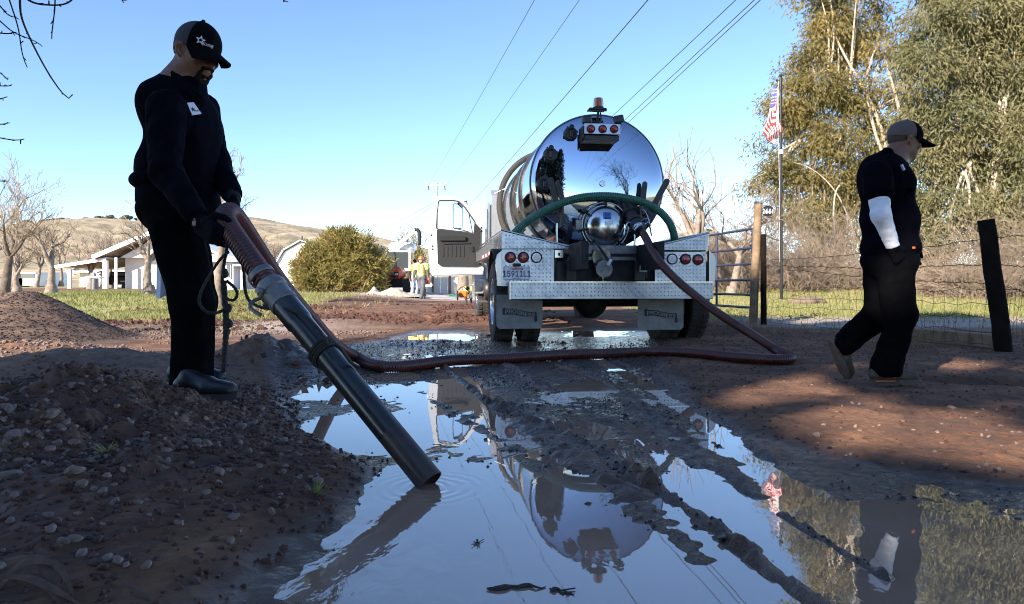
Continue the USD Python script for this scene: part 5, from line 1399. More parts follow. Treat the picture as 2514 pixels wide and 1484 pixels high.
# ---- the man with the hose
MD = 3.45
def man_with_hose():
    o = np.array([at(480, 900, MD)[0], MD, .10]); parent_o[0] = o
    t = thing('person', 'man in black work clothes and cap gripping the red hose on the dirt heap', 'person', o)
    R, s = head_frame(25, 20), 1.12
    H = at(484, 132, MD)
    A = lambda px, py, d: at(px, py, d)
    hp = head_prims(H, R, s)
    neck = [('c', H + R @ np.array([-.03, 0, -.08]) * s, A(440, 205, 3.47), .068, .085, .05)]
    torso = [('e', A(446, 305, 3.47), (.174, .195, .215), None, .06), ('e', A(406, 262, 3.47), (.106, .19, .125), None, .06), ('e', A(438, 420, 3.46), (.202, .195, .20), None, .06), ('e', A(482, 330, 3.48), (.108, .16, .17), None, .06),
             ('e', A(440, 505, 3.46), (.196, .19, .15), None, .08), ('c', A(445, 210, 3.47), A(420, 250, 3.47), .08, .13, .08)]
    s_r, e_r, w_r = A(408, 268, 3.25), A(408, 425, 3.08), A(496, 552, 2.90)
    s_l, e_l, w_l = A(498, 268, 3.67), A(532, 398, 3.56), A(574, 488, 3.34)
    arms = [('c', s_r, e_r, .088, .070, .05), ('c', e_r, w_r, .068, .040, .03), ('c', s_l, e_l, .082, .064, .05), ('c', e_l, w_l, .062, .040, .03)]
    hip_r, kn_r, an_r = A(432, 560, 3.36), A(474, 745, 3.33), A(470, 925, 3.34)
    hip_l, kn_l, an_l = A(448, 560, 3.58), A(482, 740, 3.60), A(474, 900, 3.60)
    legs = [('c', hip_r, kn_r, .125, .096, .05), ('c', kn_r, an_r + [0, 0, -.05], .098, .098, .04), ('c', hip_l, kn_l, .12, .094, .05), ('c', kn_l, an_l + [0, 0, -.05], .096, .092, .04)]
    fr_r = np.array([.62, -.05, -.70]); pn_r = np.array([.45, .75, .25])
    hr = hand(w_r + [.0, .0, -.005], A(552, 590, 2.79) - w_r, np.array([.25, .9, .1]), 1, (25, 45, 35), 1.08, .7)
    hl = hand(w_l, A(592, 548, 3.13) - w_l, np.array([-.8, -.35, -.2]), -1, (30, 50, 40), 1.08, .6)
    thin = lambda L, k: [(p[0], p[1], p[2], p[3] * k, p[4] * k, *p[5:]) if p[0] == 'c' else (p[0], p[1], np.asarray(p[2]) * k, *p[3:]) for p in L]
    body = soft(hp + neck + thin(torso, .86) + thin(arms[0:1] + arms[2:3], .8) + [('c', e_r, w_r, .050, .034, .03), ('c', e_l, w_l, .050, .034, .03)] + thin(legs, .8) + [('c', an_r, an_r + [.06, 0, -.06], .05, .04), ('c', an_l, an_l + [.06, 0, -.06], .05, .04)] + thin(hr + hl, .8), .008, .03)
    b = part('body', move(body, -o), M['skin'], t, smooth=True)
    eyes(H, R, s, b)
    P = lambda *q: H + R @ (np.array(q) * s)
    part('lips', move(soft([('c', P(.088, .018, -.063), P(.0945, 0, -.0612), .004 * s, .006 * s), ('c', P(.088, -.018, -.063), P(.0945, 0, -.0612), .004 * s, .006 * s), ('c', P(.0855, .015, -.073), P(.091, 0, -.0742), .005 * s, .007 * s), ('c', P(.0855, -.015, -.073), P(.091, 0, -.0742), .005 * s, .007 * s)], .003, .004), -o), M['lip'], b, smooth=True)
    part('beard', move(wrinkle(soft([('c', P(.064, .010, -.110), P(.064, -.010, -.110), .025 * s, .025 * s), ('c', P(.082, .030, -.078), P(.062, .022, -.11), .009 * s, .013 * s), ('c', P(.082, -.030, -.078), P(.062, -.022, -.11), .009 * s, .013 * s), ('c', P(.092, .024, -.052), P(.099, .003, -.049), .007 * s, .007 * s), ('c', P(.092, -.024, -.052), P(.099, -.003, -.049), .007 * s, .007 * s),
                              ('c', P(.082, .027, -.078), P(.090, .024, -.053), .007 * s, .006 * s), ('c', P(.082, -.027, -.078), P(.090, -.024, -.053), .007 * s, .006 * s), ('c', P(.087, .010, -.086), P(.087, -.010, -.086), .008 * s, .008 * s)], .004, .01), .002, 60), -o), M['hair'], b, smooth=True)
    part('hair', move(wrinkle(soft([('e', P(-.030, 0, .015), np.array([.090, .079, .085]) * s, R)], .007, cuts=[(P(.02, 0, 0), R[:, 0]), (P(-.03, 0, -.045), R @ np.array([.6, 0, -1]))]), .003, 50), -o), M['hair'], b, smooth=True)
    for sg in (1, -1):
        part('eyebrow', move(soft([('c', P(.092, sg * .014, .033), P(.084, sg * .044, .032), .0055 * s, .004 * s)], .003), -o), M['hair'], b, smooth=True)
    shirt = soft(torso + [('c', s_r, s_r + (e_r - s_r) * .4, .084, .076, .05), ('c', s_l, s_l + (e_l - s_l) * .4, .082, .075, .05), ('c', A(432, 208, 3.47), A(470, 214, 3.45), .085, .075, .03)], .008, .04, cuts=[(A(440, 520, MD), (0, 0, -1))])
    shirt = wrinkle(shirt, .010, (7, 7, 4), 3)
    part('shirt', move(shirt, -o), M['cloth'], t, smooth=True)
    for a_ in (arms[:2], arms[2:]):
        w0, e0 = np.asarray(a_[1][2]), np.asarray(a_[1][1])
        cf = w0 - (w0 - e0) / np.linalg.norm(w0 - e0) * .035
        part('sleeve', move(wrinkle(soft([a_[0], ('c', e0, w0, a_[1][3], .048, .03)], .007, .03, cuts=[(cf, w0 - e0)]), .011, (16, 16, 12), 31), -o), M['cloth'], t, smooth=True)
    col = soft([('c', A(428, 180, 3.40), A(466, 216, 3.35), .017, .014), ('c', A(426, 190, 3.39), A(460, 228, 3.34), .018, .014), ('c', A(428, 180, 3.40), A(440, 178, 3.54), .017, .017), ('c', A(440, 178, 3.54), A(490, 216, 3.54), .018, .016), ('c', A(466, 216, 3.35), A(494, 240, 3.37), .014, .010), ('c', A(460, 228, 3.34), A(488, 250, 3.35), .014, .010), ('c', A(490, 216, 3.54), A(506, 238, 3.48), .016, .010)], .006, .02)
    part('collar', move(col, -o), M['cloth'], t, smooth=True)
    hem = soft([('e', A(436, 448, 3.46), (.216, .21, .075), None, .03)], .008, .03, cuts=[(A(440, 478, MD), (0, 0, -1))])
    part('shirt_hem', move(wrinkle(hem, .012, (12, 12, 5), 4), -o), M['cloth'], t, smooth=True)
    tr = soft([('e', A(438, 510, 3.46), (.198, .195, .16), None, .06)] + legs, .011, .05, cuts=[(A(470, 948, MD), (0, 0, -1))])
    tr = wrinkle(tr, .014, (9, 9, 5), 8)
    part('trousers', move(tr, -o), M['trouser'], t, smooth=True)
    for px0, px1, py, d, yaw in ((424, 588, 985, 3.28, -.04), (408, 560, 952, 3.62, .0)):
        h0, t0 = A(px0 + 4, py - 8, d), A(px1, py - 4, d - .08)
        h0[2] = t0[2] = (h0[2] + t0[2]) / 2
        up_, so = footwear(h0, t0, (0, 0, 1), .11)
        bt = part('boot', move(soft(up_, .007, .03), -o), M['boot'], t, smooth=True)
        part('sole', move(so, -o), M['rubber'], bt)
    for nm, hh, w, e in (('glove', hr, w_r, e_r), ('glove', hl, w_l, e_l)):
        cuff = w + (e - w) / np.linalg.norm(e - w) * .035
        part(nm, move(soft([(p[0], p[1], p[2], p[3] + .0028, p[4] + .0028, *p[5:]) for p in hh] + [('c', w, cuff, .033, .036, .01)], .005, .008), -o), M['glove'], t, smooth=True)
    cap(H, R, s, t, o, M['cap_mesh'], (.80, -.55, .16))
    q = [surf(shirt, px, py, np.zeros(3)) for px, py in ((469, 255), (484.5, 250.5), (500, 280), (476, 288.5))]
    c = np.mean(q, 0) + [0, -.012, 0]
    ex = A(492, 265, MD) - A(472, 272, MD); ex[1] = .06; ex /= np.linalg.norm(ex)
    nrm = np.array([.35, -.9, .15]); nrm -= ex * (nrm @ ex); nrm /= np.linalg.norm(nrm)
    ey = np.cross(nrm, ex)
    place = lambda m, k: (lambda v, f: (c - o + v[:, :1] * ex + v[:, 1:2] * ey + (v[:, 2:3] + k) * nrm, f))(*cat(m))
    patch = trimesh.creation.extrude_polygon(Polygon([(-.026, .030), (.010, .034), (.030, -.026), (-.022, -.034)]), .003, engine='earcut')
    pt_ = part('name_patch', place(patch, 0), M['print_white'], t)
    part('patch_logo', place(move(logo(.022, False), (-.008, -.004, 0)), .0035), M['navy'], pt_)
    return t
man_with_hose()

# the pale rag hanging from his back pocket
def rag():
    u, w = np.meshgrid(np.linspace(0, 1, 26), np.linspace(0, 1, 40), indexing='ij')
    left = np.interp(w, [0, .25, 1], [388, 385, 383]); right = np.interp(w, [0, .3, 1], [402, 418, 424])
    px = left + (right - left) * u; py = 588 + 143 * w + 3 * np.sin(9 * u) * w
    d = 3.60 + .012 * np.sin(11 * u + 2.2 * w) * (.4 + w) + .03 * (u > .78) + .05 * np.abs(u - .5)
    v = np.stack([(px - CX) / F * d, d, CH + (YH - py) / F * d], -1).reshape(-1, 3)
    i = np.arange(26 * 40).reshape(26, 40)
    q = np.stack([i[:-1, :-1], i[1:, :-1], i[1:, 1:], i[:-1, 1:]], -1).reshape(-1, 4)
    a = cat((v, q)); b = (v + [0, .005, 0], cat((v, q))[1][:, ::-1])
    solo('rag', cat(a, b), M['rag'], 'pale blue cloth rag hanging from the back pocket of the man with the hose', 'rag', smooth=True)
rag()

# ---- the walking man
def walking_man():
    d0 = 4.62
    o = np.array([at(2195, 940, d0)[0], d0, .02]); parent_o[0] = o
    t = thing('person', 'man in black shirt with white sleeve walking past the fence', 'person', o)
    A = lambda px, py, d=d0: at(px, py, d)
    R, s = head_frame(2, 10), 1.0
    H = A(2222, 348)
    hp = head_prims(H, R, s)
    neck = [('c', H + R @ np.array([-.03, 0, -.08]), A(2190, 398), .060, .072, .05)]
    torso = [('e', A(2178, 460), (.168, .20, .17), None, .08), ('e', A(2160, 420), (.10, .19, .10), None, .08), ('e', A(2183, 540), (.185, .195, .19), None, .08), ('e', A(2184, 610), (.190, .19, .12), None, .08), ('c', A(2188, 398), A(2165, 420), .07, .11, .08)]
    s_r, e_r, w_r = A(2152, 428, d0 - .20), A(2163, 530, d0 - .27), A(2193, 606, d0 - .24)
    s_l, e_l, w_l = A(2185, 428, d0 + .20), A(2200, 520, d0 + .26), A(2222, 600, d0 + .22)
    up_r = ('c', s_r, e_r, .082, .062, .05); lo_r = ('c', e_r, w_r, .060, .038, .03)
    up_l = ('c', s_l, e_l, .082, .06, .05); lo_l = ('c', e_l, w_l, .058, .036, .03)
    # the near leg carries the weight in front, the far leg trails with its heel up
    hf, kf, af = A(2196, 655, d0 - .09), A(2208, 770, d0 - .09), A(2175, 905, d0 - .09)
    hb, kb, ab_ = A(2170, 650, d0 + .10), A(2160, 772, d0 + .10), A(2070, 846, d0 + .10)
    legs = [('c', hf, kf, .124, .098, .05), ('c', kf, A(2198, 838, d0 - .09), .095, .082, .04), ('c', A(2198, 838, d0 - .09), af, .082, .098, .04), ('c', hb, kb, .125, .098, .05), ('c', kb, ab_, .098, .080, .04)]
    hr = hand(w_r, A(2216, 655, d0 - .20) - w_r, np.array([-.2, .9, .1]), 1, (20, 30, 25), 1.0, .5)
    hl = hand(w_l, A(2240, 650, d0 + .2) - w_l, np.array([-.2, -.9, .1]), -1, (20, 30, 25), 1.0, .5)
    thin = lambda L, k: [(p[0], p[1], p[2], p[3] * k, p[4] * k, *p[5:]) if p[0] == 'c' else (p[0], p[1], np.asarray(p[2]) * k, *p[3:]) for p in L]
    body = soft(hp + neck + thin(torso, .86) + thin([up_r, lo_r, up_l, lo_l], .84) + thin(legs, .74) + [('c', af, af + [.05, 0, -.06], .05, .04), ('c', ab_, ab_ + [-.01, 0, -.05], .05, .04)] + thin(hr + hl, .8), .008, .03)
    b = part('body', move(body, -o), M['skin2'], t, smooth=True)
    eyes(H, R, s, b)
    P = lambda *q: H + R @ (np.array(q) * s)
    part('hair', move(wrinkle(soft([('e', P(-.018, 0, .02), np.array([.0985, .0775, .088]), R)], .006, cuts=[(P(.0, 0, 0), R[:, 0]), (P(-.03, 0, -.012), R @ np.array([.6, 0, -1]))]), .002, 60), -o), M['hair_short'], b, smooth=True)
    part('lips', move(soft([('c', P(.087, .016, -.063), P(.0935, 0, -.061), .004, .006), ('c', P(.087, -.016, -.063), P(.0935, 0, -.061), .004, .006), ('c', P(.085, .014, -.073), P(.0905, 0, -.074), .005, .007), ('c', P(.085, -.014, -.073), P(.0905, 0, -.074), .005, .007)], .003, .004), -o), M['lip'], b, smooth=True)
    for sg in (1, -1):
        part('eyebrow', move(soft([('c', P(.092, sg * .014, .033), P(.084, sg * .044, .032), .005, .004)], .003), -o), M['hair'], b, smooth=True)
    shirt = soft(torso + [('c', s_r, s_r + (e_r - s_r) * .42, .088, .086, .05), ('c', s_l, s_l + (e_l - s_l) * .52, .088, .086, .05), ('c', A(2184, 388), A(2204, 398), .068, .06, .03)], .011, .04, cuts=[(A(2184, 643), (0, 0, -1))])
    shirt = wrinkle(shirt, .012, (7, 7, 4), 13)
    part('shirt', move(shirt, -o), M['cloth'], t, smooth=True)
    slv = soft([('c', s_r + (e_r - s_r) * .42, s_r + (e_r - s_r) * .50, .089, .091, .01)], .007, .02, cuts=[(s_r + (e_r - s_r) * .53, e_r - s_r), (s_r + (e_r - s_r) * .36, s_r - e_r)])
    part('sleeve_hem', move(slv, -o), M['cloth'], t, smooth=True)
    part('collar', move(soft([('c', A(2176, 372, d0 - .07), A(2206, 398, d0 - .08), .022, .018), ('c', A(2176, 372, d0 - .07), A(2180, 372, d0 + .07), .022, .022), ('c', A(2180, 372, d0 + .07), A(2212, 400, d0 + .06), .022, .016), ('c', A(2206, 398, d0 - .08), A(2220, 416, d0 - .05), .018, .012)], .006, .02), -o), M['cloth'], t, smooth=True)
    arm = wrinkle(soft([('c', s_r + (e_r - s_r) * .4, e_r, .068, .056, .03), ('c', e_r, w_r, .055, .041, .03)], .006, .03, cuts=[(w_r, w_r - e_r)]), .006, (14, 14, 30), 21)
    part('white_sleeve', move(arm, -o), M['sleeve'], t, smooth=True)
    arm = soft([('c', s_l + (e_l - s_l) * .4, e_l, .070, .064, .03), ('c', e_l, w_l, .063, .040, .03)], .007, .03, cuts=[(w_l, w_l - e_l)])
    part('white_sleeve', move(arm, -o), M['sleeve'], t, smooth=True)
    for hh, w, e in ((hr, w_r, e_r), (hl, w_l, e_l)):
        cuff = w + (e - w) / np.linalg.norm(e - w) * .03
        part('glove', move(soft([(p[0], p[1], p[2], p[3] + .003, p[4] + .003, *p[5:]) for p in hh] + [('c', w, cuff, .036, .036, .01)], .005, .008), -o), M['glove'], t, smooth=True)
    tr = soft([('e', A(2184, 640), (.178, .18, .13), None, .06)] + legs, .011, .05, cuts=[(af + [0, 0, -.05], (0, 0, -1)), (ab_ + (ab_ - kb) / np.linalg.norm(ab_ - kb) * .055, ab_ - kb)])
    part('trousers', move(wrinkle(tr, .016, (9, 9, 7), 28), -o), M['trouser'], t, smooth=True)
    h0, t0 = A(2133, 941, d0 - .09), A(2258, 945, d0 - .09)
    h0[2] = t0[2] = min(h0[2], t0[2]) + .010
    u1, so = footwear(h0, t0, (0, 0, 1), .105)
    bt = part('boot', move(soft(u1, .006, .03), -o), M['boot_tan'], t, smooth=True)
    sp = part('sole', move(so, -o), M['boot_sole'], bt)
    f = (t0 - h0) / np.linalg.norm(t0 - h0)
    part('orange_stripe', move(box((0, 0, 0), (.13, .01, .008), .002), h0 + f * .085 + [0, -.047, .020] - o), M['orange_trim'], bt)
    h1, t1 = A(2034, 836, d0 + .10), A(2072, 924, d0 + .10)
    t1 = h1 + (t1 - h1) / np.linalg.norm(t1 - h1) * .30
    u2, so = footwear(h1, t1, np.array([.85, 0, .5]), .105)
    bt = part('boot', move(soft(u2, .006, .03), -o), M['boot_tan'], t, smooth=True)
    part('sole', move(so, -o), M['boot_sole'], bt)
    cap(H, R, s, t, o, M['cap_mesh2'], flat_brim=True)
    c = surf(shirt, 2216, 412, np.zeros(3)) - o
    part('name_patch', box(c + [.005, -.004, 0], (.010, .03, .04), .002, rot([0, 1, 0], -25)), M['print_white'], t)
    part('pocket_flap', box(surf(shirt, 2235, 470, np.zeros(3)) - o + [.0, -.0, 0], (.02, .11, .03), .006, rot([0, 1, 0], -20)), M['cloth'], t)
    part('hem_label', box(surf(shirt, 2247, 610, np.zeros(3)) - o + [.0, -.002, 0], (.022, .004, .014), .002), M['orange_trim'], t)
walking_man()
# ------------------------------------------------------------------ the red suction hose, from the truck along the ground to the man's hands and into the black pipe
S4 = TT + TR @ S[4]
_s3 = TT + TR @ S[3]
sd_ = (S4 - _s3) / np.linalg.norm(S4 - _s3)
def gl(px, py, lift=.044):
    p = gp(px, py, .03)
    return np.array([p[0], p[1], float(gz(p[0], p[1])) + lift])
hp1 = [S4 - sd_ * .05, S4 + sd_ * .12, at(1612, 634, 7.25), at(1655, 682, 7.05), at(1710, 729, 6.95), at(1770, 774, 6.85), at(1840, 818, 6.65), gl(1905, 868, .045), gl(1940, 885), gl(1930, 893), gl(1880, 893), gl(1800, 886), gl(1700, 876), gl(1600, 871), gl(1500, 873), gl(1400, 876), gl(1300, 882),
       gl(1200, 887), gl(1100, 893), gl(1000, 903), gl(930, 904), gl(880, 893, .055), at(835, 856, 5.35), at(775, 795, 4.75), at(705, 714, 4.15), at(645, 630, 3.70), at(603, 567, 3.36), at(578, 533, 3.14), at(562, 522, 3.00), at(553, 535, 2.92), at(566, 565, 2.87), at(600, 615, 2.80), at(640, 672, 2.74), at(662, 702, 2.715)]
sh = thing('suction_hose', 'long red ribbed suction hose snaking over the mud and ending in a black pipe', 'hose')
pth = spline(np.array(hp1), 700)
part('hose', hose(pth, .046, .018, .005, 16), M['red_hose'], sh, smooth=True)
M['pipe'] = mat('black_plastic_pipe', (.012, .013, .016), .28, vary=.3, scale=18, bump=.0006, bscale=30, coat=.2)
M['pipe_mud'] = mat('muddy_pipe_end', (.012, .013, .016), .4, col2=(.045, .025, .018), scale=9)
M['clamp'] = mat('grey_coupling', (.22, .21, .21), .45, .5, vary=.45, scale=16, bump=.001, bscale=40)
M['rope'] = mat('dark_rope', (.022, .020, .017), .9, vary=.4, scale=60, bump=.002, bscale=200)
c0, c1 = pth[-1], PIPE_END + [0, .012, .015]
ax_ = (c1 - c0) / np.linalg.norm(c1 - c0)
def ring(p, a, prof, n=32):
    v, f = lathe(prof, n)
    u, w, d = frame_of(a)
    return v @ np.stack([u, w, d]) + p, f
part('hose_band', ring(c0 - ax_ * .06, ax_, [(0.0508, -.015), (0.0539, -.012), (0.0539, .012), (0.0508, .015)]), M['clamp'], sh, smooth=30)
part('coupling', cat(ring(c0, ax_, [(0.0423, -.01), (0.0554, -.005), (0.0601, .01), (0.0601, .04), (0.0539, .045), (0.0539, .09), (0.0570, .095), (0.0570, .115), (0.0462, .12)]), *[cyl(c0 + ax_ * .03 + q * .057, c0 + ax_ * .03 + q * .080, .012, n=8) for q in (frame_of(ax_)[0], -frame_of(ax_)[0], frame_of(ax_)[1])]), M['clamp'], sh, smooth=30)
L = np.linalg.norm(c1 - c0)
part('suction_pipe', ring(c0, ax_, [(0.0477, .10), (0.0524, .11), (0.0524, .22), (0.0470, .23), (0.0470, L * .78), (0.0466, L * .78 + .002)]), M['pipe'], sh, smooth=30)
part('pipe_end', ring(c0, ax_, [(0.0466, L * .78 + .001), (0.0470, L * .80), (0.0474, L), (0.0423, L), (0.0416, L - .2), (0, L - .2)]), M['pipe_mud'], sh, smooth=30, label='muddy open end of the black pipe')
part('lever', tube(spline([c0 + ax_ * .05 + frame_of(ax_)[0] * -.08, c0 + ax_ * .0 + np.array([-.07, -.02, -.07]), c0 + ax_ * .1 + np.array([-.08, -.02, -.05])], 10), .009, 6), M['clamp'], sh)
# rope
rp = thing('rope', 'dark rope tied to the red hose and wound round the black pipe', 'rope')
def rope(name, pts, r=.0065, n=50):
    p = spline([at(x, y, d) for x, y, d in pts], n)
    part(name, tube(p, r * (1 + .12 * np.sin(np.arange(n) * 2.1)), 6), M['rope'], rp, smooth=True)
D_ = 2.86
rope('loop', [(556, 600, 2.80), (552, 640, D_), (546, 690, D_), (552, 730, D_), (558, 770, D_), (560, 800, D_)])
rope('loop', [(560, 620, 2.80), (528, 655, D_), (496, 712, D_ - .03), (490, 745, D_ - .04), (512, 768, D_ - .04), (540, 766, D_ - .02), (556, 754, D_)])
rope('loop', [(556, 690, D_), (574, 705, D_), (582, 722, D_), (574, 737, D_), (556, 732, D_), (548, 705, D_ + .02)])
rope('hanging_end', [(549, 690, D_ + .01), (553, 750, D_), (555, 800, D_), (553, 850, D_), (549, 915, D_)], .012)
rope('strand', [(594, 640, 2.84), (600, 690, 2.88), (604, 722, 2.86), (618, 744, 2.80), (650, 757, 2.72), (690, 757, 2.62), (735, 770, 2.56), (780, 808, 2.50), (806, 850, 2.47)], .0065, 70)
for x, y in ((552, 672), (563, 795), (556, 815), (560, 757)):
    part('knot', wrinkle(ball(at(x, y, D_ - .005), (.014, .014, .02), 3), .006, 90), M['rope'], rp, smooth=True)
q0 = c0 + ax_ * np.interp(.5, [0, 1], [0, L])
tt = np.argmin(np.abs(np.array([(lambda p: YH - F * (p[2] - CH) / p[1])(c0 + ax_ * k) for k in np.linspace(0, L, 200)]) - 866)) / 199 * L
u_, w_, _ = frame_of(ax_)
for k in range(3):
    t = np.linspace(0, 2 * np.pi, 30)
    part('coil', tube(np.array([c0 + ax_ * (tt - .014 + .014 * k + .006 * np.sin(a)) + .053 * (u_ * np.cos(a) + w_ * np.sin(a)) for a in t]), .0075, 6, False), M['rope'], rp, smooth=True)
rope('tail', [(822, 845, 2.44), (845, 868, 2.46), (862, 890, 2.5), (882, 903, 2.52)])
# ------------------------------------------------------------------ gate, fence, posts, flag
M['wood'] = mat('weathered_wood', (.30, .20, .12), .85, vary=.6, scale=7, bump=.004, bscale=35)
M['wood_dark'] = mat('dark_old_wood', (.014, .011, .009), .95, spec=.06, vary=.5, scale=9, bump=.005, bscale=35)
M['gate_blue'] = mat('blue_black_gate_paint', (.05, .06, .10), .35, .4, vary=.3, scale=20)
M['wire'] = mat('rusty_wire', (.05, .035, .028), .7, .3)
M['iron'] = mat('black_iron', (.012, .012, .013), .5)
M['flag_red'] = mat('flag_red', (.50, .035, .04), .7)
M['flag_white'] = mat('flag_white', (.75, .74, .72), .7)
M['flag_blue'] = mat('flag_blue', (.09, .08, .28), .7)
M['metal_pole'] = mat('dark_pole', (.03, .03, .032), .35, .5)
M['stone'] = mat('pale_stone', (.36, .27, .21), .85, vary=.45, scale=30, bump=.003, bscale=60, island=.45)
M['stone_red'] = mat('dirty_stone', (.13, .08, .052), .85, vary=.5, scale=30, bump=.003, bscale=60, island=.5)
M['clod'] = mat('mud_clod', (.030, .016, .010), .35, vary=.5, scale=30, bump=.004, bscale=60, island=.4)
M['clod_dry'] = mat('dirt_clod', (.135, .062, .033), .95, vary=.5, scale=30, bump=.004, bscale=60, island=.4)

def log_post(o, top, r, n=14, seed=0, flat=True):
    r_ = np.random.default_rng(seed)
    k = np.linspace(0, 1, 9)
    pts = np.array([np.asarray(o) * (1 - t) + np.asarray(top) * t + np.append(r_.normal(size=2) * r * .03, 0) for t in k])
    m = tube(pts, r * (1.06 - .1 * k) * r_.uniform(.97, 1.03, 9), n)
    v = m[0] + (meshkit.noise(m[0] * [30, 30, 4], seed)[:, None] - .5) * r * .14 * [1, 1, 0]
    return v, m[1]
GD = 11.4
p0, p1 = gp(1848, 799, .02), at(1862, 499, GD); p0 = at(1848, 803, GD)
t = thing('gate_post', 'round wooden gate post with a metal cap and the house number sign', 'post', p0)
part('post', log_post((0, 0, -.05), p1 - p0, .068, seed=3), M['wood'], t, smooth=40)
part('post_cap', cyl(p1 - p0 + [0, 0, -.005], p1 - p0 + [0, 0, .018], .078, n=18), M['steel_worn'], t, smooth=30)
sg = at(1885, 519, GD - .02)
t = thing('number_sign', 'black oval iron house number sign on the gate post', 'sign', sg)
ov = Point(0, 0).buffer(1, quad_segs=12)
from shapely import affinity
part('sign_plate', prism(affinity.scale(ov, .10, .092), -.006, .006), M['iron'], t)
part('sign_rim', prism(affinity.scale(ov, .10, .092).difference(affinity.scale(ov, .092, .084)), -.010, -.006), M['metal_pole'], t)
part('number', text_at('2666', .074, np.array([.005, -.006, .0]), .003, True, .80), M['print_white'], t)
br = [[(-.14, 0, -.06), (-.10, 0, -.12), (-.05, 0, -.19), (-.02, 0, -.17), (-.04, 0, -.13), (-.07, 0, -.13)], [(-.14, 0, -.22), (-.09, 0, -.2), (-.03, 0, -.14), (.04, 0, -.10), (.07, 0, -.13), (.04, 0, -.16)], [(-.14, 0, -.02), (-.14, 0, -.24)]]
part('scroll_bracket', cat(*[tube(spline(b, 20) if len(b) > 2 else np.array(b), .006, 6) for b in br]), M['iron'], t, smooth=True)
q0, q1 = at(1875, 806, 11.3), at(1874, 576, 11.3)
t = solo('fence_post', move(log_post((0, 0, -.05), q1 - q0, .05, 8, seed=5), q0), M['wood_dark'], 'short dark square fence post just right of the gate post', 'post', smooth=40)
# steel gate
gt = thing('gate', 'blue black steel pipe farm gate between the truck and the gate post', 'gate')
ga, gb_ = (1848, 11.45), (1679, 14.2)
def on_gate(t, z):
    xa, xb = at(ga[0], 700, ga[1]), at(gb_[0], 700, gb_[1])
    p = xa * (1 - t) + xb * t
    return np.array([p[0], p[1], z])
for z in (.30, .495, .70, .89, 1.045, 1.30, 1.62):
    pass
for py in (756, 724.5, 688, 648, 609, 562):
    z = CH + (YH - py) / F * ga[1]
    part('rail', tube(np.array([on_gate(0, z), on_gate(1, z)]), .022, 10), M['gate_blue'], gt, smooth=True)
z0, z1 = CH + (YH - 756) / F * ga[1], CH + (YH - 562) / F * ga[1]
for tq in (0.0, .47, 1.0):
    part('upright', tube(np.array([on_gate(tq, z0), on_gate(tq, z1)]), .022, 10), M['gate_blue'], gt, smooth=True)
# leaning post, wires, mesh
l0, l1 = at(2467, 872, 6.75), at(2421, 540, 6.75)
t = solo('fence_post', move(log_post((0, 0, -.03), l1 - l0, .076, 11, seed=9), l0), M['wood_dark'], 'thick dark wooden fence post leaning left at the right edge', 'post', smooth=40)
fw = thing('wire_fence', 'rusty barbed wire and woven wire fence behind the walking man', 'fence')
def fpoint(s, h):
    """s runs along the fence: 0 at the short post, 1 at the leaning post, on past the frame; h is the height above the ground."""
    a, b = q0, l0
    p = a * (1 - s) + b * s
    if s > 1:
        p = b + (b - a) * (s - 1) * .6 + np.array([0, 1, 0]) * (s - 1) * 2.0
    return np.array([p[0] + (l1 - l0)[0] * h / 1.33 * np.clip(s, 0, 1) * .6, p[1], float(gz(p[0], p[1])) + h])
rw = np.random.default_rng(77)
sv_ = np.linspace(0, 1.6, 90)
for hh0, hh1 in ((1.08, 1.12), (1.00, .86), (.98, .66)):
    pts = np.array([fpoint(s, hh0 + (hh1 - hh0) * min(s, 1.2) - .05 * math.sin(math.pi * min(s, 1)) + .006 * rw.normal()) for s in sv_])
    w_ = part('barbed_wire', tube(pts, .004, 5), M['wire'], fw, smooth=True)
    b0 = pts[1::2] + rw.normal(size=pts[1::2].shape) * .002
    e = rw.normal(size=b0.shape); e /= np.linalg.norm(e, axis=1, keepdims=True)
    part('barbs', sticks(b0 - e * .016, b0 + e * .016, .002, .002, 3), M['wire'], w_, kind='stuff')
lev = [.60, .46, .32, .18, .05]
grid = np.array([[fpoint(s, h * (1 - .25 * max(0, .35 - s))) + [rw.normal() * .012 + .06 * math.sin(5 * s + 3 * h), rw.normal() * .01, rw.normal() * .014] for h in lev] for s in np.linspace(0, 1.6, 46)])
for k in range(len(lev)):
    part('line_wire', tube(grid[:, k], .0028, 4), M['wire'], fw)
for j in range(len(grid)):
    part('stay_wire', tube(grid[j], .0022, 4), M['wire'], fw)
# sleeper, slab
a, b = at(2232, 834, 8.2), at(2452, 862, 7.0)
m_ = (a + b) / 2; dv = b - a
solo('sleeper', box((m_[0], m_[1], float(gz(m_[0], m_[1])) + .07), (np.hypot(dv[0], dv[1]), .14, .15), .012, rot([0, 0, 1], math.degrees(math.atan2(dv[1], dv[0])))), M['wood'], 'old timber sleeper lying on the ground against the leaning post', 'timber')
p = at(2405, 826, 7.5)
solo('stone_slab', box((p[0], p[1], .15), (.34, .30, .07), .012, rot([0, 0, 1], 12)), M['stone'], 'flat grey stone slab lying behind the timber sleeper', 'slab')
p = at(2800, 745, 18.2)
p = at(1985, 745, 18.0)
solo('rock', move(wrinkle(soft([('e', (0, 0, .06), (.34, .22, .12), None), ('e', (.28, .05, .04), (.22, .18, .10), None), ('e', (-.3, 0, .03), (.2, .16, .08), None)], .03, .06), .05, 5), (p[0], p[1], float(gz(p[0], p[1])))), M['stone'], 'low pale rock in the grass at the foot of the flagpole', 'rock', smooth=40)
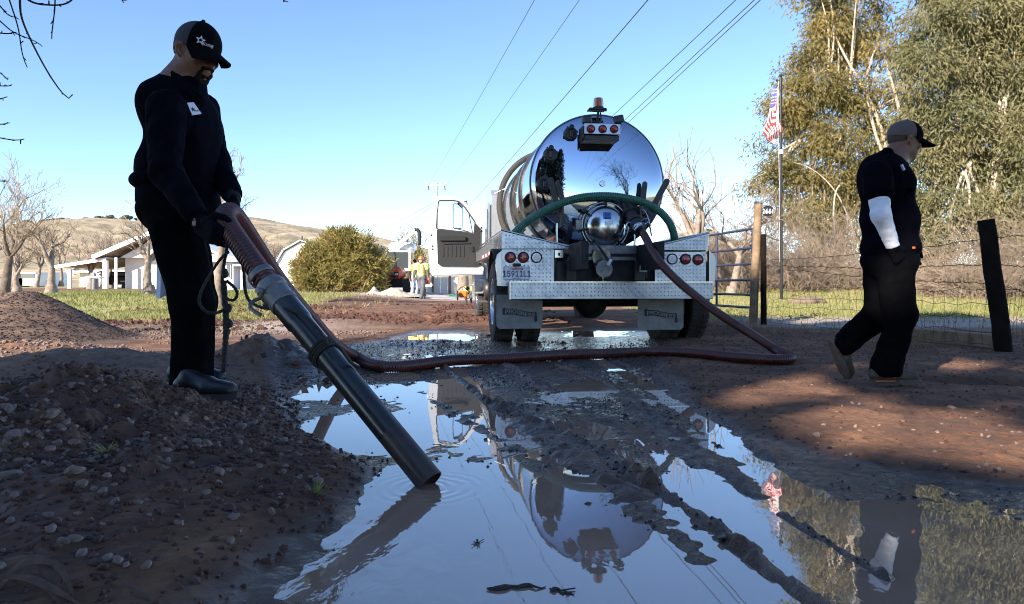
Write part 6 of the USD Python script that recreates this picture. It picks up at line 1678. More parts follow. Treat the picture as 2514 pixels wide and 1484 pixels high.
# flagpole and flag
fd = 19.0
f0, f1 = at(1918.5, 757, fd), at(1917, 190, fd)
fp = thing('flagpole', 'tall dark flagpole with a ball finial standing in the meadow', 'flagpole', f0)
part('pole', cat(cyl((0, 0, -.1), (f1 - f0) * .45, .042, .040, 14), cyl((f1 - f0) * .45, f1 - f0, .034, .030, 14)), M['metal_pole'], fp, smooth=35)
part('finial', ball(f1 - f0 + [0, 0, .05], .05, 2), M['iron'], fp, smooth=True)
part('pulley', cat(cyl(f1 - f0 + [-.12, 0, -.1], f1 - f0 + [0, 0, -.1], .012, n=6), ball(f1 - f0 + [-.11, 0, -.1], .03, 1)), M['metal_pole'], fp)
part('collar', cyl((f1 - f0) * .668, (f1 - f0) * .686, .06, n=14), M['plate_white'], fp)
part('halyard', tube(np.array([f1 - f0 + [-.08, -.02, -.12], (f1 - f0) * .2 + [-.05, -.03, 0]]), .004, 4), M['plate_white'], fp)
part('cleat', cat(cyl((f1 - f0) * .17 + [-.05, -.02, 0], (f1 - f0) * .17 + [-.12, -.02, -.1], .03, .055, 10)), M['metal_pole'], fp)
def flag():
    """A hanging flag: hoist along the pole, the fly folded down; one mesh per colour."""
    n, m = 27, 60
    w, u = np.meshgrid(np.linspace(0, 1, n), np.linspace(0, 1, m), indexing='ij')      # w down the hoist, u along the fly
    hx, hy = 1909 + 3 * w, 213 + 92 * w
    along = 168.0 * u
    ang = np.radians(np.interp(u.ravel(), [0, .2, .45, 1], [200, 185, 110, 92]).reshape(u.shape) + 0 * w) if False else None
    sag = np.clip((u - .16 - .12 * (1 - w)) / .84, 0, 1)
    x = hx - 46 * np.sin(np.clip(u / .45, 0, 1) * math.pi / 2) * (.25 + .75 * w) + 26 * sag + 5 * np.sin(16 * u + 5 * w) * sag
    y = hy + 12 * np.clip(u / .3, 0, 1) * w + 140 * sag * (.55 + .45 * (1 - w)) - 40 * sag * w
    d = fd - .05 + .10 * np.sin(20 * u + 3 * w) * sag + .05 * np.sin(9 * w) * u
    V = np.stack([(x - CX) / F * d, d, CH + (YH - y) / F * d], -1)
    i = np.arange(n * m).reshape(n, m)
    q = np.stack([i[:-1, :-1], i[1:, :-1], i[1:, 1:], i[:-1, 1:]], -1)
    wc, uc = w[:-1, :-1] + .5 / (n - 1), u[:-1, :-1] + .5 / (m - 1)
    stripe = (wc * 13).astype(int)
    canton = (wc < 7 / 13) & (uc < .4) & (uc > .03)
    hoist = uc <= .03
    sel = {'red_stripes': ((stripe % 2 == 0) & ~canton & ~hoist, 'flag_red'), 'white_stripes': (((stripe % 2 == 1) & ~canton) | hoist, 'flag_white'), 'canton': (canton, 'flag_blue')}
    t = thing('flag', 'red white and blue striped flag hanging limp on the flagpole', 'flag')
    for nm, (k, mm) in sel.items():
        part(nm, (V.reshape(-1, 3), q[k]), M[mm], t)
    st = []
    for a in range(1, 6):
        for b in range(1, 6):
            j, k = int(a / 6 * 7 / 13 * (n - 1)), int((.03 + b / 6 * .37) * (m - 1))
            e1 = V[j, k + 1] - V[j, k]; e2 = V[j + 1, k] - V[j, k]
            e1 /= np.linalg.norm(e1); e2 /= np.linalg.norm(e2)
            sv2, sf2 = star2d(.035)
            st.append((V[j, k] + sv2[:, :1] * e1 - sv2[:, 1:2] * e2 + [0, -.012, 0], sf2))
    part('stars', cat(*st), M['flag_white'], t, kind='stuff')
flag()

# ------------------------------------------------------------------ utility pole and wires
ud = 84
u0 = np.array([at(1072, 700, ud)[0], ud, rise(ud)])
ut = at(1072, 449, ud) - u0
up_ = thing('utility_pole', 'tall wooden utility pole with a crossarm behind the open truck door', 'utility pole', u0)
M['pole_wood'] = mat('pole_wood', (.42, .38, .34), .85, vary=.3, scale=4)
M['cable'] = mat('cable', (.02, .02, .024), .6)
part('pole', cyl((0, 0, -.5), ut, .19, .14, 12), M['pole_wood'], up_, smooth=40)
part('crossarm', box(ut + [0, -.15, -.35], (2.5, .12, .16), .02), M['pole_wood'], up_)
for dx in (-1.15, -.45, .45, 1.15):
    part('insulator', cyl(ut + [dx, -.15, -.27], ut + [dx, -.15, .02], .06, n=8), M['plate_white'], up_)
for dx in (-1.0, 1.0):
    part('cutout', cyl(ut + [dx, -.25, -.45], ut + [dx + .08, -.3, -.95], .07, n=8), M['iron'], up_)
for lab, (x0, y0, d0_), (x1, y1, d1_), rad in (
        ('thin power line from the left end of the crossarm to the top edge', (1049, 455, ud), (1291, 0, 20), .009), ('thin power line from the right end of the crossarm to the top edge', (1095, 455, ud), (1396, 0, 20), .009),
        ('thick single cable passing just left of the tank', (1100, 560, 110), (1558, 0, 20), .016), ('leftmost of the three parallel cables right of the beacon', (1180, 580, 120), (1766, 0, 20), .013),
        ('middle of the three parallel cables right of the beacon', (1215, 580, 120), (1811, 0, 20), .013), ('rightmost of the three parallel cables right of the beacon', (1225, 585, 120), (1826, 0, 20), .013),
        ('upper faint cable falling left from the open door towards the hill', (930, 567, 100), (1075, 492, 70), .014), ('lower faint cable falling left from the open door towards the hill', (965, 570, 100), (1075, 496, 70), .014)):
    a, b = at(x0, y0, d0_), at(x1, y1, d1_)
    e = a + (b - a) * (1.55 if y1 == 0 else 1.0)
    s = np.linspace(0, 1, 60)[:, None]
    pts = a + (e - a) * s - np.array([0, 0, 1]) * .5 * (4 * s * (1 - s)) * (1 if y1 == 0 else .3)
    pts[:, 2] += (.0)
    solo('power_line', tube(pts, rad, 5), M['cable'], lab, 'power line', smooth=True)

# ------------------------------------------------------------------ buildings
M['wall_white'] = mat('white_wall', (.74, .71, .65), .8, vary=.08, scale=2)
M['wall_grey'] = mat('grey_wall', (.42, .41, .42), .8, vary=.1, scale=2)
M['trim'] = mat('white_trim', (.76, .75, .72), .6)
M['roof_under'] = mat('roof_underside', (.30, .25, .19), .85)
M['roof_green'] = mat('grey_green_roof', (.20, .22, .19), .9, vary=.3, scale=6)
M['glass_dark'] = mat('dark_window_glass', (.05, .06, .07), .06, coat=1.0)
M['tarp'] = mat('white_tarp', (.66, .65, .63), .6, vary=.2, scale=5, bump=.01, bscale=6)
def shed():
    d = 46.0
    A = lambda px, py, dd=d: at(px, py, dd)
    o = np.array([A(735, 700)[0], d, float(rise(d))])
    t = thing('barn', 'small white gambrel roofed barn partly hidden by the round bush', 'barn', o)
    w, h1_, h2_, h3_ = 1.58, 1.85, 2.78, 3.35
    prof = [(-w, -.2), (w + .6, -.2), (w + .6, h1_), (w + .05, h2_), (.1, h3_), (-w * .62, h2_ - .05), (-w, h1_)]
    part('wall', prism(prof, 0, 4.0), M['wall_white'], t)
    rf = [(-w - .08, h1_ - .1), (-w * .64 - .05, h2_ + .02), (.1, h3_ + .1), (w + .12, h2_ + .05), (w + .75, h1_ - .1)]
    part('roof', cat(*[box(((a[0] + b[0]) / 2, 1.95, (a[1] + b[1]) / 2 + .03), (math.dist(a, b) + .05, 4.3, .06), 0, rot([0, 1, 0], -math.degrees(math.atan2(b[1] - a[1], b[0] - a[0])))) for a, b in zip(rf[:-1], rf[1:])]), M['trim'], t)
    part('vent_pipe', cyl((.0, .6, h3_), (.0, .6, h3_ + .45), .05, n=8), M['iron'], t)
    part('skirting', box((.3, -.05, .02), (3.9, .06, .12)), M['trim'], t)
shed()
def house_and_carport():
    d = 44.0
    A = lambda px, py, dd=d: at(px, py, dd)
    z0 = float(rise(d))
    o = np.array([A(290, 700)[0], d, z0])
    loc = lambda px, py, dd=d: A(px, py, dd) - o
    t = thing('garage', 'white gabled garage with a broad fascia behind the forked bare tree', 'garage', o)
    gw0, gw1, ge = loc(303, 0)[0], loc(470, 0)[0], loc(0, 634)[2]
    apex = loc(430, 560)
    part('wall', box(((gw0 + gw1) / 2, 3.2, ge / 2 - .1), (gw1 - gw0, 6.0, ge + .2)), M['wall_white'], t)
    part('gable', prism([(loc(290, 0)[0] + .4, ge), (gw1, ge), (gw1, apex[2] - .1), (apex[0], apex[2] - .1)], -.5, 6), M['wall_white'], t)
    a, b = loc(255, 636), loc(430, 562)
    L_ = math.dist(a[[0, 2]], b[[0, 2]]); an = math.degrees(math.atan2(b[2] - a[2], b[0] - a[0]))
    rf = part('roof', box(((a[0] + b[0]) / 2, 2.6, (a[2] + b[2]) / 2), (L_, 7.6, .12), 0, rot([0, 1, 0], -an)), M['roof_under'], t)
    part('fascia', box(((a[0] + b[0]) / 2, -1.26, (a[2] + b[2]) / 2 + .04), (L_, .05, .26), 0, rot([0, 1, 0], -an)), M['trim'], rf)
    b2 = loc(580, 640); L2 = math.dist(b[[0, 2]], b2[[0, 2]]); an2 = math.degrees(math.atan2(b2[2] - b[2], b2[0] - b[0]))
    part('roof_slope', box(((b2[0] + b[0]) / 2, 2.6, (b2[2] + b[2]) / 2), (L2, 7.6, .12), 0, rot([0, 1, 0], -an2)), M['trim'], t)
    part('post', box((loc(305, 0)[0], -.9, ge / 2), (.13, .13, ge)), M['trim'], t)
    c = thing('carport', 'white flat roofed carport on slim posts beside the garage', 'carport', o)
    a, b = loc(160, 657), loc(283, 638)
    L_ = math.dist(a[[0, 2]], b[[0, 2]]); an = math.degrees(math.atan2(b[2] - a[2], b[0] - a[0]))
    part('roof', box(((a[0] + b[0]) / 2, 2.0, (a[2] + b[2]) / 2 + .02), (L_, 6.0, .05), 0, rot([0, 1, 0], -an)), M['roof_under'], c)
    part('roof_top', box(((a[0] + b[0]) / 2, 2.0, (a[2] + b[2]) / 2 + .08), (L_, 6.0, .04), 0, rot([0, 1, 0], -an)), M['trim'], c)
    part('fascia', box(((a[0] + b[0]) / 2, -1.0, (a[2] + b[2]) / 2), (L_, .06, .20), 0, rot([0, 1, 0], -an)), M['trim'], c)
    for px, w, y_, top in ((187, .17, -.7, 660), (279, .26, -.9, 640), (222, .13, 4.4, 652)):
        p = loc(px, 0); zt = loc(px, top)[2]
        part('post', box((p[0] * (1 + y_ / 44), y_, zt / 2 - .03), (w, w, zt)), M['trim'], c)
        part('post_foot', box((p[0] * (1 + y_ / 44), y_, .08), (w + .2, w + .2, .22), .02), M['trim'], c)
    part('gutter', tube(spline([loc(163, 662), loc(166, 670), loc(185, 675)], 8), .05, 6), M['trim'], c)
    # far house seen through the carport
    hd = 56
    o2 = np.array([A(250, 0, hd)[0], hd, float(rise(hd))])
    l2 = lambda px, py: A(px, py, hd) - o2
    h = thing('house', 'white bungalow with dark windows seen through the carport', 'house', o2)
    a, b = l2(196, 712), l2(330, 668)
    part('wall', box(((a[0] + b[0]) / 2, 2, (b[2] - .3) / 2), (b[0] - a[0], 4, b[2] + .3)), M['wall_white'], h)
    part('roof', cat(prism([(a[0] - .5, b[2]), (b[0] + .6, b[2]), (b[0] - .6, b[2] + 1.0), (a[0] + .9, b[2] + 1.0)], -.5, 4)), M['roof_green'], h)
    part('eaves', box(((a[0] + b[0]) / 2, -.55, b[2] + .02), (b[0] - a[0] + 1.0, .06, .16)), M['trim'], h)
    for px0, px1, py0, py1 in ((246, 256, 676, 700), (283, 297, 671, 690), (302, 313, 671, 690), (320, 328, 671, 692)):
        p, q = l2(px0, py1), l2(px1, py0)
        fr = part('window' if px0 != 289 else 'door', box(((p[0] + q[0]) / 2, -.02, (p[2] + q[2]) / 2), (q[0] - p[0] + .12, .06, q[2] - p[2] + .12)), M['trim'], h)
        part('pane', box(((p[0] + q[0]) / 2, -.06, (p[2] + q[2]) / 2), (q[0] - p[0], .03, q[2] - p[2])), M['glass_dark'], fr)
    p, q = l2(289 - 2, 712), l2(306 - 2, 672)
    # the grey house right of the man
    d3 = 40
    o3 = np.array([A(557, 0, d3)[0], d3, float(rise(d3))])
    l3 = lambda px, py: A(px, py, d3) - o3
    g = thing('house', 'small grey house with a white framed window behind the rope', 'house', o3)
    a, b = l3(545, 712), l3(573, 643)
    part('wall', box(((a[0] + b[0]) / 2 - .6, 1.5, b[2] / 2 - .1), (b[0] - a[0] + 1.2, 3, b[2] + .2)), M['wall_grey'], g)
    part('roof', prism([(a[0] - 1.3, b[2]), (b[0] + .35, b[2]), (b[0] + .3, b[2] + .12), (a[0] - 1.0, b[2] + .5)], -.4, 3.2), M['trim'], g)
    p, q = l3(558, 682), l3(565, 650)
    fr = part('window', box(((p[0] + q[0]) / 2, -.03, (p[2] + q[2]) / 2), (q[0] - p[0] + .12, .06, q[2] - p[2] + .12)), M['trim'], g)
    part('pane', box(((p[0] + q[0]) / 2, -.07, (p[2] + q[2]) / 2), (q[0] - p[0], .03, q[2] - p[2])), M['glass_dark'], fr)
    a, b = l3(575, 712), l3(612, 652)
    part('porch', cat(box(((a[0] + b[0]) / 2, 1.8, b[2] / 2), (b[0] - a[0], .2, b[2])), box(((a[0] + b[0]) / 2, .8, b[2]), (b[0] - a[0], 2.2, .1)), box((a[0] + .4, .1, b[2] / 2), (.1, .1, b[2]))), M['wall_white'], g)
    # things under the carport
    tp = at(243, 690, 47); z = float(rise(47))
    solo('tarp_heap', move(wrinkle(soft([('c', (0, 0, .4), (.15, 0, 1.15), .42, .30), ('c', (-.5, 0, .35), (.1, 0, .5), .35, .35)], .05, .15, cuts=[((0, 0, 0), (0, 0, -1))]), .12, 2.2), (tp[0], 47, z)), M['tarp'], 'pale tarpaulin draped over a machine under the carport', 'tarpaulin', smooth=True)
    tp = at(287 + 16, 700, 48)
    tr = thing('trailer', 'dark utility trailer with one visible wheel beside the garage wall', 'trailer', (tp[0] + .2, 48, float(rise(48))))
    part('bed', box((0, 0, .75), (1.9, 1.4, .55), .03), M['frame'], tr); part('hood', box((-.1, 0, 1.2), (1.5, 1.3, .4), .1), M['door_dark'], tr)
    part('fender', box((.45, -.75, .72), (.8, .2, .06), .01), M['brass'], tr); part('tyre', cyl((.45, -.62, .33), (.45, -.82, .33), .33, n=20), M['rubber'], tr, smooth=40)
    tp = at(226, 715, 46)
    mw = thing('lawn_mower', 'small red and white garden machine on the carport floor', 'mower', (tp[0], 46, float(rise(46))))
    part('deck', box((0, 0, .25), (.8, .5, .2), .05), M['tape_red'], mw); part('engine', box((.1, 0, .48), (.35, .3, .3), .05), M['trim'], mw)
    for sx in (-.35, .35):
        part('wheel', cyl((sx, -.28, .14), (sx, -.2, .14), .14, n=12), M['rubber'], mw)
    tp = at(60, 712, 60)
    for k, (px, lab) in enumerate(((72, 'white parked car, left one of two behind the low bare tree'), (108, 'white parked car, right one of two behind the low bare tree'))):
        cx_ = at(px, 700, 60)[0]
        cr = thing('parked_car', lab, 'car', (cx_, 60, float(rise(60))), 0)
        part('body', prism([(-.85, .3), (.85, .3), (.85, .95), (.62, 1.45), (-.62, 1.45), (-.85, .95)], -2, 2), M['white'], cr)
        part('windscreen', box((0, -2.01, 1.16), (1.2, .03, .4)), M['glass_dark'], cr)
        for sx in (-.7, .7):
            part('wheel', cyl((sx - .1, -1.4, .32), (sx + .1, -1.4, .32), .32, n=16), M['rubber'], cr)
    tp = at(232, 705, 46)
    tp = at(237 - 2, 700, 45)
    tp = at(233, 715, 43)
house_and_carport()
def stand():
    p = at(233, 718, 40)
    t = thing('work_stand', 'pale work stand with clutter on top left of the carport', 'stand', (p[0], 40, float(rise(40))))
    part('top', box((0, 0, .95), (.8, .5, .08), .01), M['trim'], t)
    part('drum', cyl((0, 0, 0), (0, 0, .9), .2, n=16), M['steel_dull'], t, smooth=40)
    part('vice', cat(box((-.1, 0, 1.12), (.3, .18, .24), .04), cyl((.05, 0, 1.15), (.35, 0, 1.2), .04, n=8)), M['steel_dull'], t)
stand()
# red shed behind the brush
p = at(1720, 700, 38)
rs = thing('red_shed', 'dull red wooden shed glimpsed through the bare trees', 'shed', (p[0], 38, float(rise(38))))
M['red_wood'] = mat('red_wood', (.22, .06, .04), .9, vary=.3, scale=5)
part('wall', box((0, 1.5, 1.4), (4.2, 3, 2.9)), M['red_wood'], rs)
part('roof', prism([(-2.5, 2.8), (2.5, 2.8), (0, 3.7)], -.3, 3.3), M['roof_green'], rs)

# ------------------------------------------------------------------ tractor with a white boom, sand, workers
M['tractor_orange'] = mat('orange_red_paint', (.55, .075, .025), .35, coat=.3, vary=.1, scale=5)
M['hivis'] = mat('yellow_green_vest', (.75, .78, .24), .7, extra={})
M['hivis_band'] = mat('reflective_band', (.75, .74, .68), .4)
M['hivis_orange'] = mat('orange_band', (.75, .22, .06), .6)
M['jeans'] = mat('pale_jeans', (.42, .50, .62), .8, vary=.2, scale=12)
M['trouser_grey'] = mat('grey_trousers', (.10, .105, .12), .85, vary=.4, scale=12)
M['jacket'] = mat('dark_jacket', (.03, .025, .025), .8)
M['helmet'] = mat('orange_helmet', (.72, .16, .02), .3, coat=.4)
M['mask'] = mat('white_mask', (.78, .78, .76), .7)
M['shirt_green'] = mat('olive_shirt', (.07, .08, .045), .8)
M['boots_grey'] = mat('rubber_boots_grey', (.07, .068, .06), .5, vary=.4, scale=14)
def tractor():
    d = 33
    p = at(980, 700, d)
    o = np.array([p[0], d, float(rise(d))])
    t = thing('vacuum_tractor', 'orange red tractor with a cab and a raised white boom beside the bush', 'tractor', o, 0)
    part('bonnet', box((-.15, -.6, 1.12), (.95, 1.5, .55), .14), M['tractor_orange'], t)
    part('grille', box((-.15, -1.36, 1.02), (.7, .04, .26), .02), M['frame'], t)
    part('chassis', box((-.05, .2, .65), (.85, 2.6, .45), .05), M['frame'], t)
    cb = part('cab', cat(box((-.1, .9, 2.2), (1.25, 1.3, .10), .04), *[box((sx, yy, 1.72), (.07, .07, .95)) for sx in (-.66, .46) for yy in (.3, 1.5)], box((-.1, .9, 1.25), (1.15, 1.3, .2), .03)), M['trim'], t)
    part('windscreen', box((-.1, .32, 1.75), (1.0, .02, .85)), M['glass_dark'], cb)
    part('mast', tube(np.array([(-.2, .3, 1.3), (-.3, .3, 2.2)]), .04, 6), M['frame'], t)
    part('boom', cat(box((.22, .2, 2.75), (1.35, .16, .17), .02, rot([0, 1, 0], -38)), box((.5, .2, 3.02), (.9, .11, .12), .02, rot([0, 1, 0], -38))), M['trim'], t)
    part('tank', cat(box((.0, 1.1, 2.42), (1.25, 1.2, .42), .12)), M['white'], t)
    part('suction_tube', tube(spline([(.72, .2, 3.22), (.88, .2, 3.22), (.95, .2, 3.0), (.95, .2, 2.5)], 12), .09, 8), M['frame'], t, smooth=True)
    for sx in (-.62, .52):
        w_ = part('tyre', cyl((sx - .17, -.7, .42), (sx + .17, -.7, .42), .42, n=24), M['rubber'], t, smooth=40)
        part('rim', cyl((sx - .19, -.7, .42), (sx + .19, -.7, .42), .22, n=16), M['tractor_orange'], w_, smooth=40)
        w_ = part('tyre', cyl((sx * 1.15 - .2, 1.2, .62), (sx * 1.15 + .2, 1.2, .62), .62, n=24), M['rubber'], t, smooth=40)
        part('rim', cyl((sx * 1.15 - .22, 1.2, .62), (sx * 1.15 + .22, 1.2, .62), .33, n=16), M['tractor_orange'], w_, smooth=40)
    part('loader_arm', cat(box((.75, -.1, 1.35), (.16, 1.6, .2), .03, rot([1, 0, 0], 25)), box((.95, -.2, 1.0), (1.0, .2, .16), .03)), M['tractor_orange'], t)
    part('toolbox', cat(box((1.05, -.5, .72), (1.0, .5, .28), .03), box((1.05, -.78, .88), (1.1, .06, .05))), M['tractor_orange'], t)
    part('headlamp', box((.1, -1.38, 1.05), (.14, .03, .1), .02), M['clear_lamp'], t)
tractor()
def worker(label, px, foot_py, d, head_py, pose, jac, trou, vest=True, hat='helmet', mask=True, boots='boots_grey', tool=False, facing=0):
    x = (px - CX) / F * d; z = float(gz(x, d))
    h = (CH + (YH - head_py) / F * d) - z
    k = h / 1.82
    t = thing('person', label, 'person', (x, d, z), facing)
    J = {n: np.array(p) * k for n, p in pose.items()}
    c = lambda a, b, ra, rb, kk=.04: ('c', J[a], J[b], ra * k, rb * k, kk)
    H = J['head']
    R = head_frame(90, pose.get('pitch', (8,))[0]) if True else None
    s = k
    body = head_prims(H, R, s) + [('c', H + R @ np.array([-.03, 0, -.09]) * s, J['neck'], .055 * k, .065 * k), c('neck', 'pel', .13, .14, .08), c('shl', 'ell', .06, .045), c('ell', 'wrl', .045, .034), c('shr', 'elr', .06, .045), c('elr', 'wrr', .045, .034),
                                  c('hil', 'knl', .10, .07), c('knl', 'anl', .07, .05), c('hir', 'knr', .10, .07), c('knr', 'anr', .07, .05)]
    for a, e in (('wrl', 'ell'), ('wrr', 'elr')):
        body += hand(J[a], J[a] - J[e], np.array([0.3, 1.0, 0]), 1, (25, 35, 25), k, .5)
    part('body', soft(body, .016, .03), M['skin'], t, smooth=True)
    tors = [('c', J['neck'] - [0, 0, .06], J['pel'], .135 * k, .150 * k, .08), ('c', J['shl'], J['shr'], .095 * k, .095 * k, .08)]
    slv = [c('shl', 'ell', .080, .065), c('shr', 'elr', .080, .065), c('ell', 'wrl', .062, .046), c('elr', 'wrr', .062, .046)]
    part('shirt', wrinkle(soft([(p[0], p[1], p[2], p[3] * .96, p[4] * .96, *p[5:]) for p in tors] + slv, .014, .05), .015, 7), M[jac], t, smooth=True)
    legs = [c('pel', 'hil', .15, .12), c('pel', 'hir', .15, .12), c('hil', 'knl', .118, .085), c('knl', 'anl', .085, .078), c('hir', 'knr', .118, .085), c('knr', 'anr', .085, .078)]
    part('trousers', wrinkle(soft(legs, .014, .05), .02, 9), M[trou], t, smooth=True)
    for a in ('anl', 'anr'):
        p = J[a]
        part('boot', soft([('c', p + [0, 0, .22 * k], p, .075 * k, .06 * k), ('c', [p[0], p[1], .05], [p[0], p[1] - .15 * k, .045], .055 * k, .045 * k)], .014, .03), M[boots], t, smooth=True)
    if vest:
        v = part('vest', soft([(p[0], p[1], p[2], p[3] * 1.09, p[4] * 1.10, *p[5:]) for p in tors] + [('c', J['shl'], J['shl'] + (J['ell'] - J['shl']) * .45, .095 * k, .09 * k), ('c', J['shr'], J['shr'] + (J['elr'] - J['shr']) * .45, .095 * k, .09 * k)], .014, .05, cuts=[(J['pel'] + (J['pel'] - J['neck']) * .04, J['pel'] - J['neck'])]), M['hivis'], t, smooth=True)
        ax2 = J['pel'] - J['neck']
        for q in (.62,):
            m_ = J['neck'] + ax2 * q
            part('band', soft([(p[0], p[1], p[2], p[3] * 1.09 + .012, p[4] * 1.10 + .012, *p[5:]) for p in tors[:1]], .014, .05, cuts=[(m_ + ax2 * .05, ax2), (m_ - ax2 * .05, -ax2)]), M['hivis_band'], v, smooth=True)
        for sx in (-.09, .09):
            part('strap', box(J['neck'] + ax2 * .38 + np.array([sx * k, -.165 * k, 0]), (.05 * k, .02, .34 * k), .004, rot([1, 0, 0], -3)), M['hivis_orange'], v)
    if hat == 'helmet':
        th = np.linspace(0, 1.55, 10)
        hm = part('helmet', cat(ellipsoid_patch(H + R @ np.array([-.005, 0, .035]) * s, np.array([.135, .115, .125]) * s, R, th, np.linspace(0, 2 * np.pi, 25)), ball(H + R @ np.array([.045, 0, .035]) * s, np.array([.15, .125, .012]) * s, 2, R)), M['helmet'], t, smooth=40)
    elif hat == 'cap':
        parent_o[0] = np.zeros(3); cap(H, R, s, t, np.zeros(3), M['cap_black'])
    if mask:
        part('mask', soft([('e', H + R @ np.array([.082, 0, -.045]) * s, np.array([.045, .055, .055]) * s, R)], .01), M['mask'], t, smooth=True)
    return t, J, k
STAND = dict(head=(0, -.06, 1.66), neck=(0, 0, 1.47), pel=(0, .02, .98), shl=(.20, 0, 1.42), shr=(-.20, 0, 1.42), ell=(.27, .0, 1.13), wrl=(.29, -.08, .88), elr=(-.27, .02, 1.13), wrr=(-.28, -.05, .88), hil=(.10, 0, .90), knl=(.12, -.05, .50), anl=(.13, .02, .10), hir=(-.10, 0, .90), knr=(-.10, -.02, .50), anr=(-.08, .06, .10))
WALK = {**STAND, 'knl': (.10, -.12, .50), 'anl': (.02, -.10, .10), 'knr': (-.02, .0, .50), 'anr': (.10, .30, .16), 'wrl': (.31, -.10, .90), 'wrr': (-.30, -.16, .90)}
worker('worker in orange hard hat, white mask and yellow vest walking along the gravel road', 1034, 745, 25, 629, WALK, 'shirt_green', 'trouser_grey')
BACK = {**STAND, 'head': (0, -.05, 1.66)}
worker('worker in dark jacket, yellow vest and pale jeans half hidden behind the hard hat worker', 1017, 743, 27, 636, BACK, 'jacket', 'jeans', hat='cap', mask=False, facing=40)
worker('person in pale jeans almost hidden at the right edge of the round bush', 951, 728, 33, 640, STAND, 'jeans', 'jeans', vest=False, hat='cap', mask=False)
BEND = dict(head=(-.02, -.62, 1.02), neck=(0, -.48, 1.05), pel=(0, .0, .88), shl=(.19, -.44, 1.02), shr=(-.19, -.44, 1.02), ell=(.20, -.50, .74), wrl=(.06, -.60, .48), elr=(-.26, -.52, .74), wrr=(-.20, -.62, .46), hil=(.12, 0, .82), knl=(.18, -.16, .46), anl=(.18, .0, .10), hir=(-.12, 0, .82), knr=(-.16, -.18, .46), anr=(-.14, .02, .10), pitch=(50,))
wt, wj, wk = worker('worker in yellow vest bending down with an orange saw beside the front wheel', 1150, 745, 21, 679, {**BEND}, 'shirt_green', 'trouser_grey', hat='cap', mask=False)
x = (1137 - CX) / F * 20.3
sw_ = thing('cut_off_saw', 'small orange motor saw held by the bending worker', 'saw', (x, 20.3, float(gz(x, 20.3)) + .22))
part('engine', box((0, 0, .08), (.26, .2, .2), .04), M['helmet'], sw_); part('blade', cyl((-.16, -.22, .05), (-.13, -.22, .05), .14, n=20), M['frame'], sw_); part('handle', tube(spline([(.1, 0, .2), (0, 0, .3), (-.14, 0, .2)], 10), .018, 6), M['rubber'], sw_)
# heap of pale sand on the gravel road
X2, Y2 = np.meshgrid(np.linspace(-1.6, 1.6, 80), np.linspace(-.9, .9, 46), indexing='ij')
Z2 = .42 * np.exp(-((X2 + .55) / .32) ** 2 - (Y2 / .4) ** 2) + .46 * np.exp(-((X2 - .15) / .42) ** 2 - (Y2 / .45) ** 2) + .22 * np.exp(-((X2 - .75) / .5) ** 2 - (Y2 / .4) ** 2)
Z2 = .62 * Z2 * (1 + 1.6 * fb(X2, Y2, 4, 4, 91)) - .06
i = np.arange(X2.size).reshape(X2.shape)
p = at(950, 740, 26.5)
M['sand'] = mat('pale_sand', (.42, .37, .32), .95, vary=.3, scale=6, bump=.01, bscale=20)
solo('sand_heap', (np.stack([X2 + p[0], Y2 + 26.5, Z2 + float(gz(p[0], 26.5))], -1).reshape(-1, 3), np.stack([i[:-1, :-1], i[1:, :-1], i[1:, 1:], i[:-1, 1:]], -1).reshape(-1, 4)), M['sand'], 'low heap of pale sand on the road in front of the tractor', 'sand heap', smooth=True)
# clutter beyond the workers
p = at(1100, 700, 36)
fn = thing('board_fence', 'low white board fence with brown posts below the open door', 'fence', (p[0], 36, float(rise(36))))
for k in range(7):
    part('board', box((-1.3 + k * .36, 0, .48), (.34, .04, .92), .004), M['wall_white'], fn)
for k in range(3):
    part('post', box((-.8 + k * .9, -.06, .55), (.11, .1, 1.1), .008), M['wood'], fn)
p = at(1119, 714, 30)
solo('pipe_roll', tube(spline([(p[0] - .35, 30, .16), (p[0], 30.05, .18), (p[0] + .4, 30, .17)], 12), .09, 10), M['green_hose'], 'short green pipe lying on the ground beyond the door', 'pipe', smooth=True)
p = at(1135, 700, 33)
solo('tree_stump', log_post((p[0], 33, .0), (p[0] + .05, 33, 1.15), .28, 12, 4), M['bark'], 'thick pale tree trunk stub below the truck door', 'stump', smooth=40)
# ------------------------------------------------------------------ heaps, stones, clods, leaves
def rock_shape(seed, sub=0, flat=.7):
    r = np.random.default_rng(seed)
    m = trimesh.creation.icosphere(subdivisions=sub)
    v = np.array(m.vertices) * r.uniform(.72, 1.25, (len(m.vertices), 1)) * np.array([1.15, .9, flat])
    return v, np.array(m.faces)
ROCKS0 = [rock_shape(900 + k) for k in range(8)]
ROCKS1 = [rock_shape(930 + k, 1) for k in range(8)]
for k in range(8):
    v, f = ROCKS1[k]
    ROCKS1[k] = (v + (meshkit.noise(v * 1.7, k)[:, None] - .5) * .35 * v, f)
def scatter(rocks, P, size, r, sink=.25):
    vs, fs, n = [], [], 0
    for p, s in zip(P, size):
        v, f = rocks[r.integers(len(rocks))]
        q = r.normal(size=4); q /= np.linalg.norm(q)
        R = trimesh.transformations.quaternion_matrix(q)[:3, :3]
        a = r.uniform(0, 6.28); R = rot([0, 0, 1], math.degrees(a)) if r.random() < .5 else R
        vs.append((v * s) @ R.T + p + [0, 0, s * (.5 - sink)]); fs.append(f + n); n += len(v)
    return np.vstack(vs), np.vstack(fs)
def spread(r, n, xr, yr, dens):
    x, y = r.uniform(*xr, n), r.uniform(*yr, n)
    ok = dens(x, y) > r.random(n)
    x, y = x[ok], y[ok]
    return np.stack([x, y, gz(x, y)], 1)
r = np.random.default_rng(640)
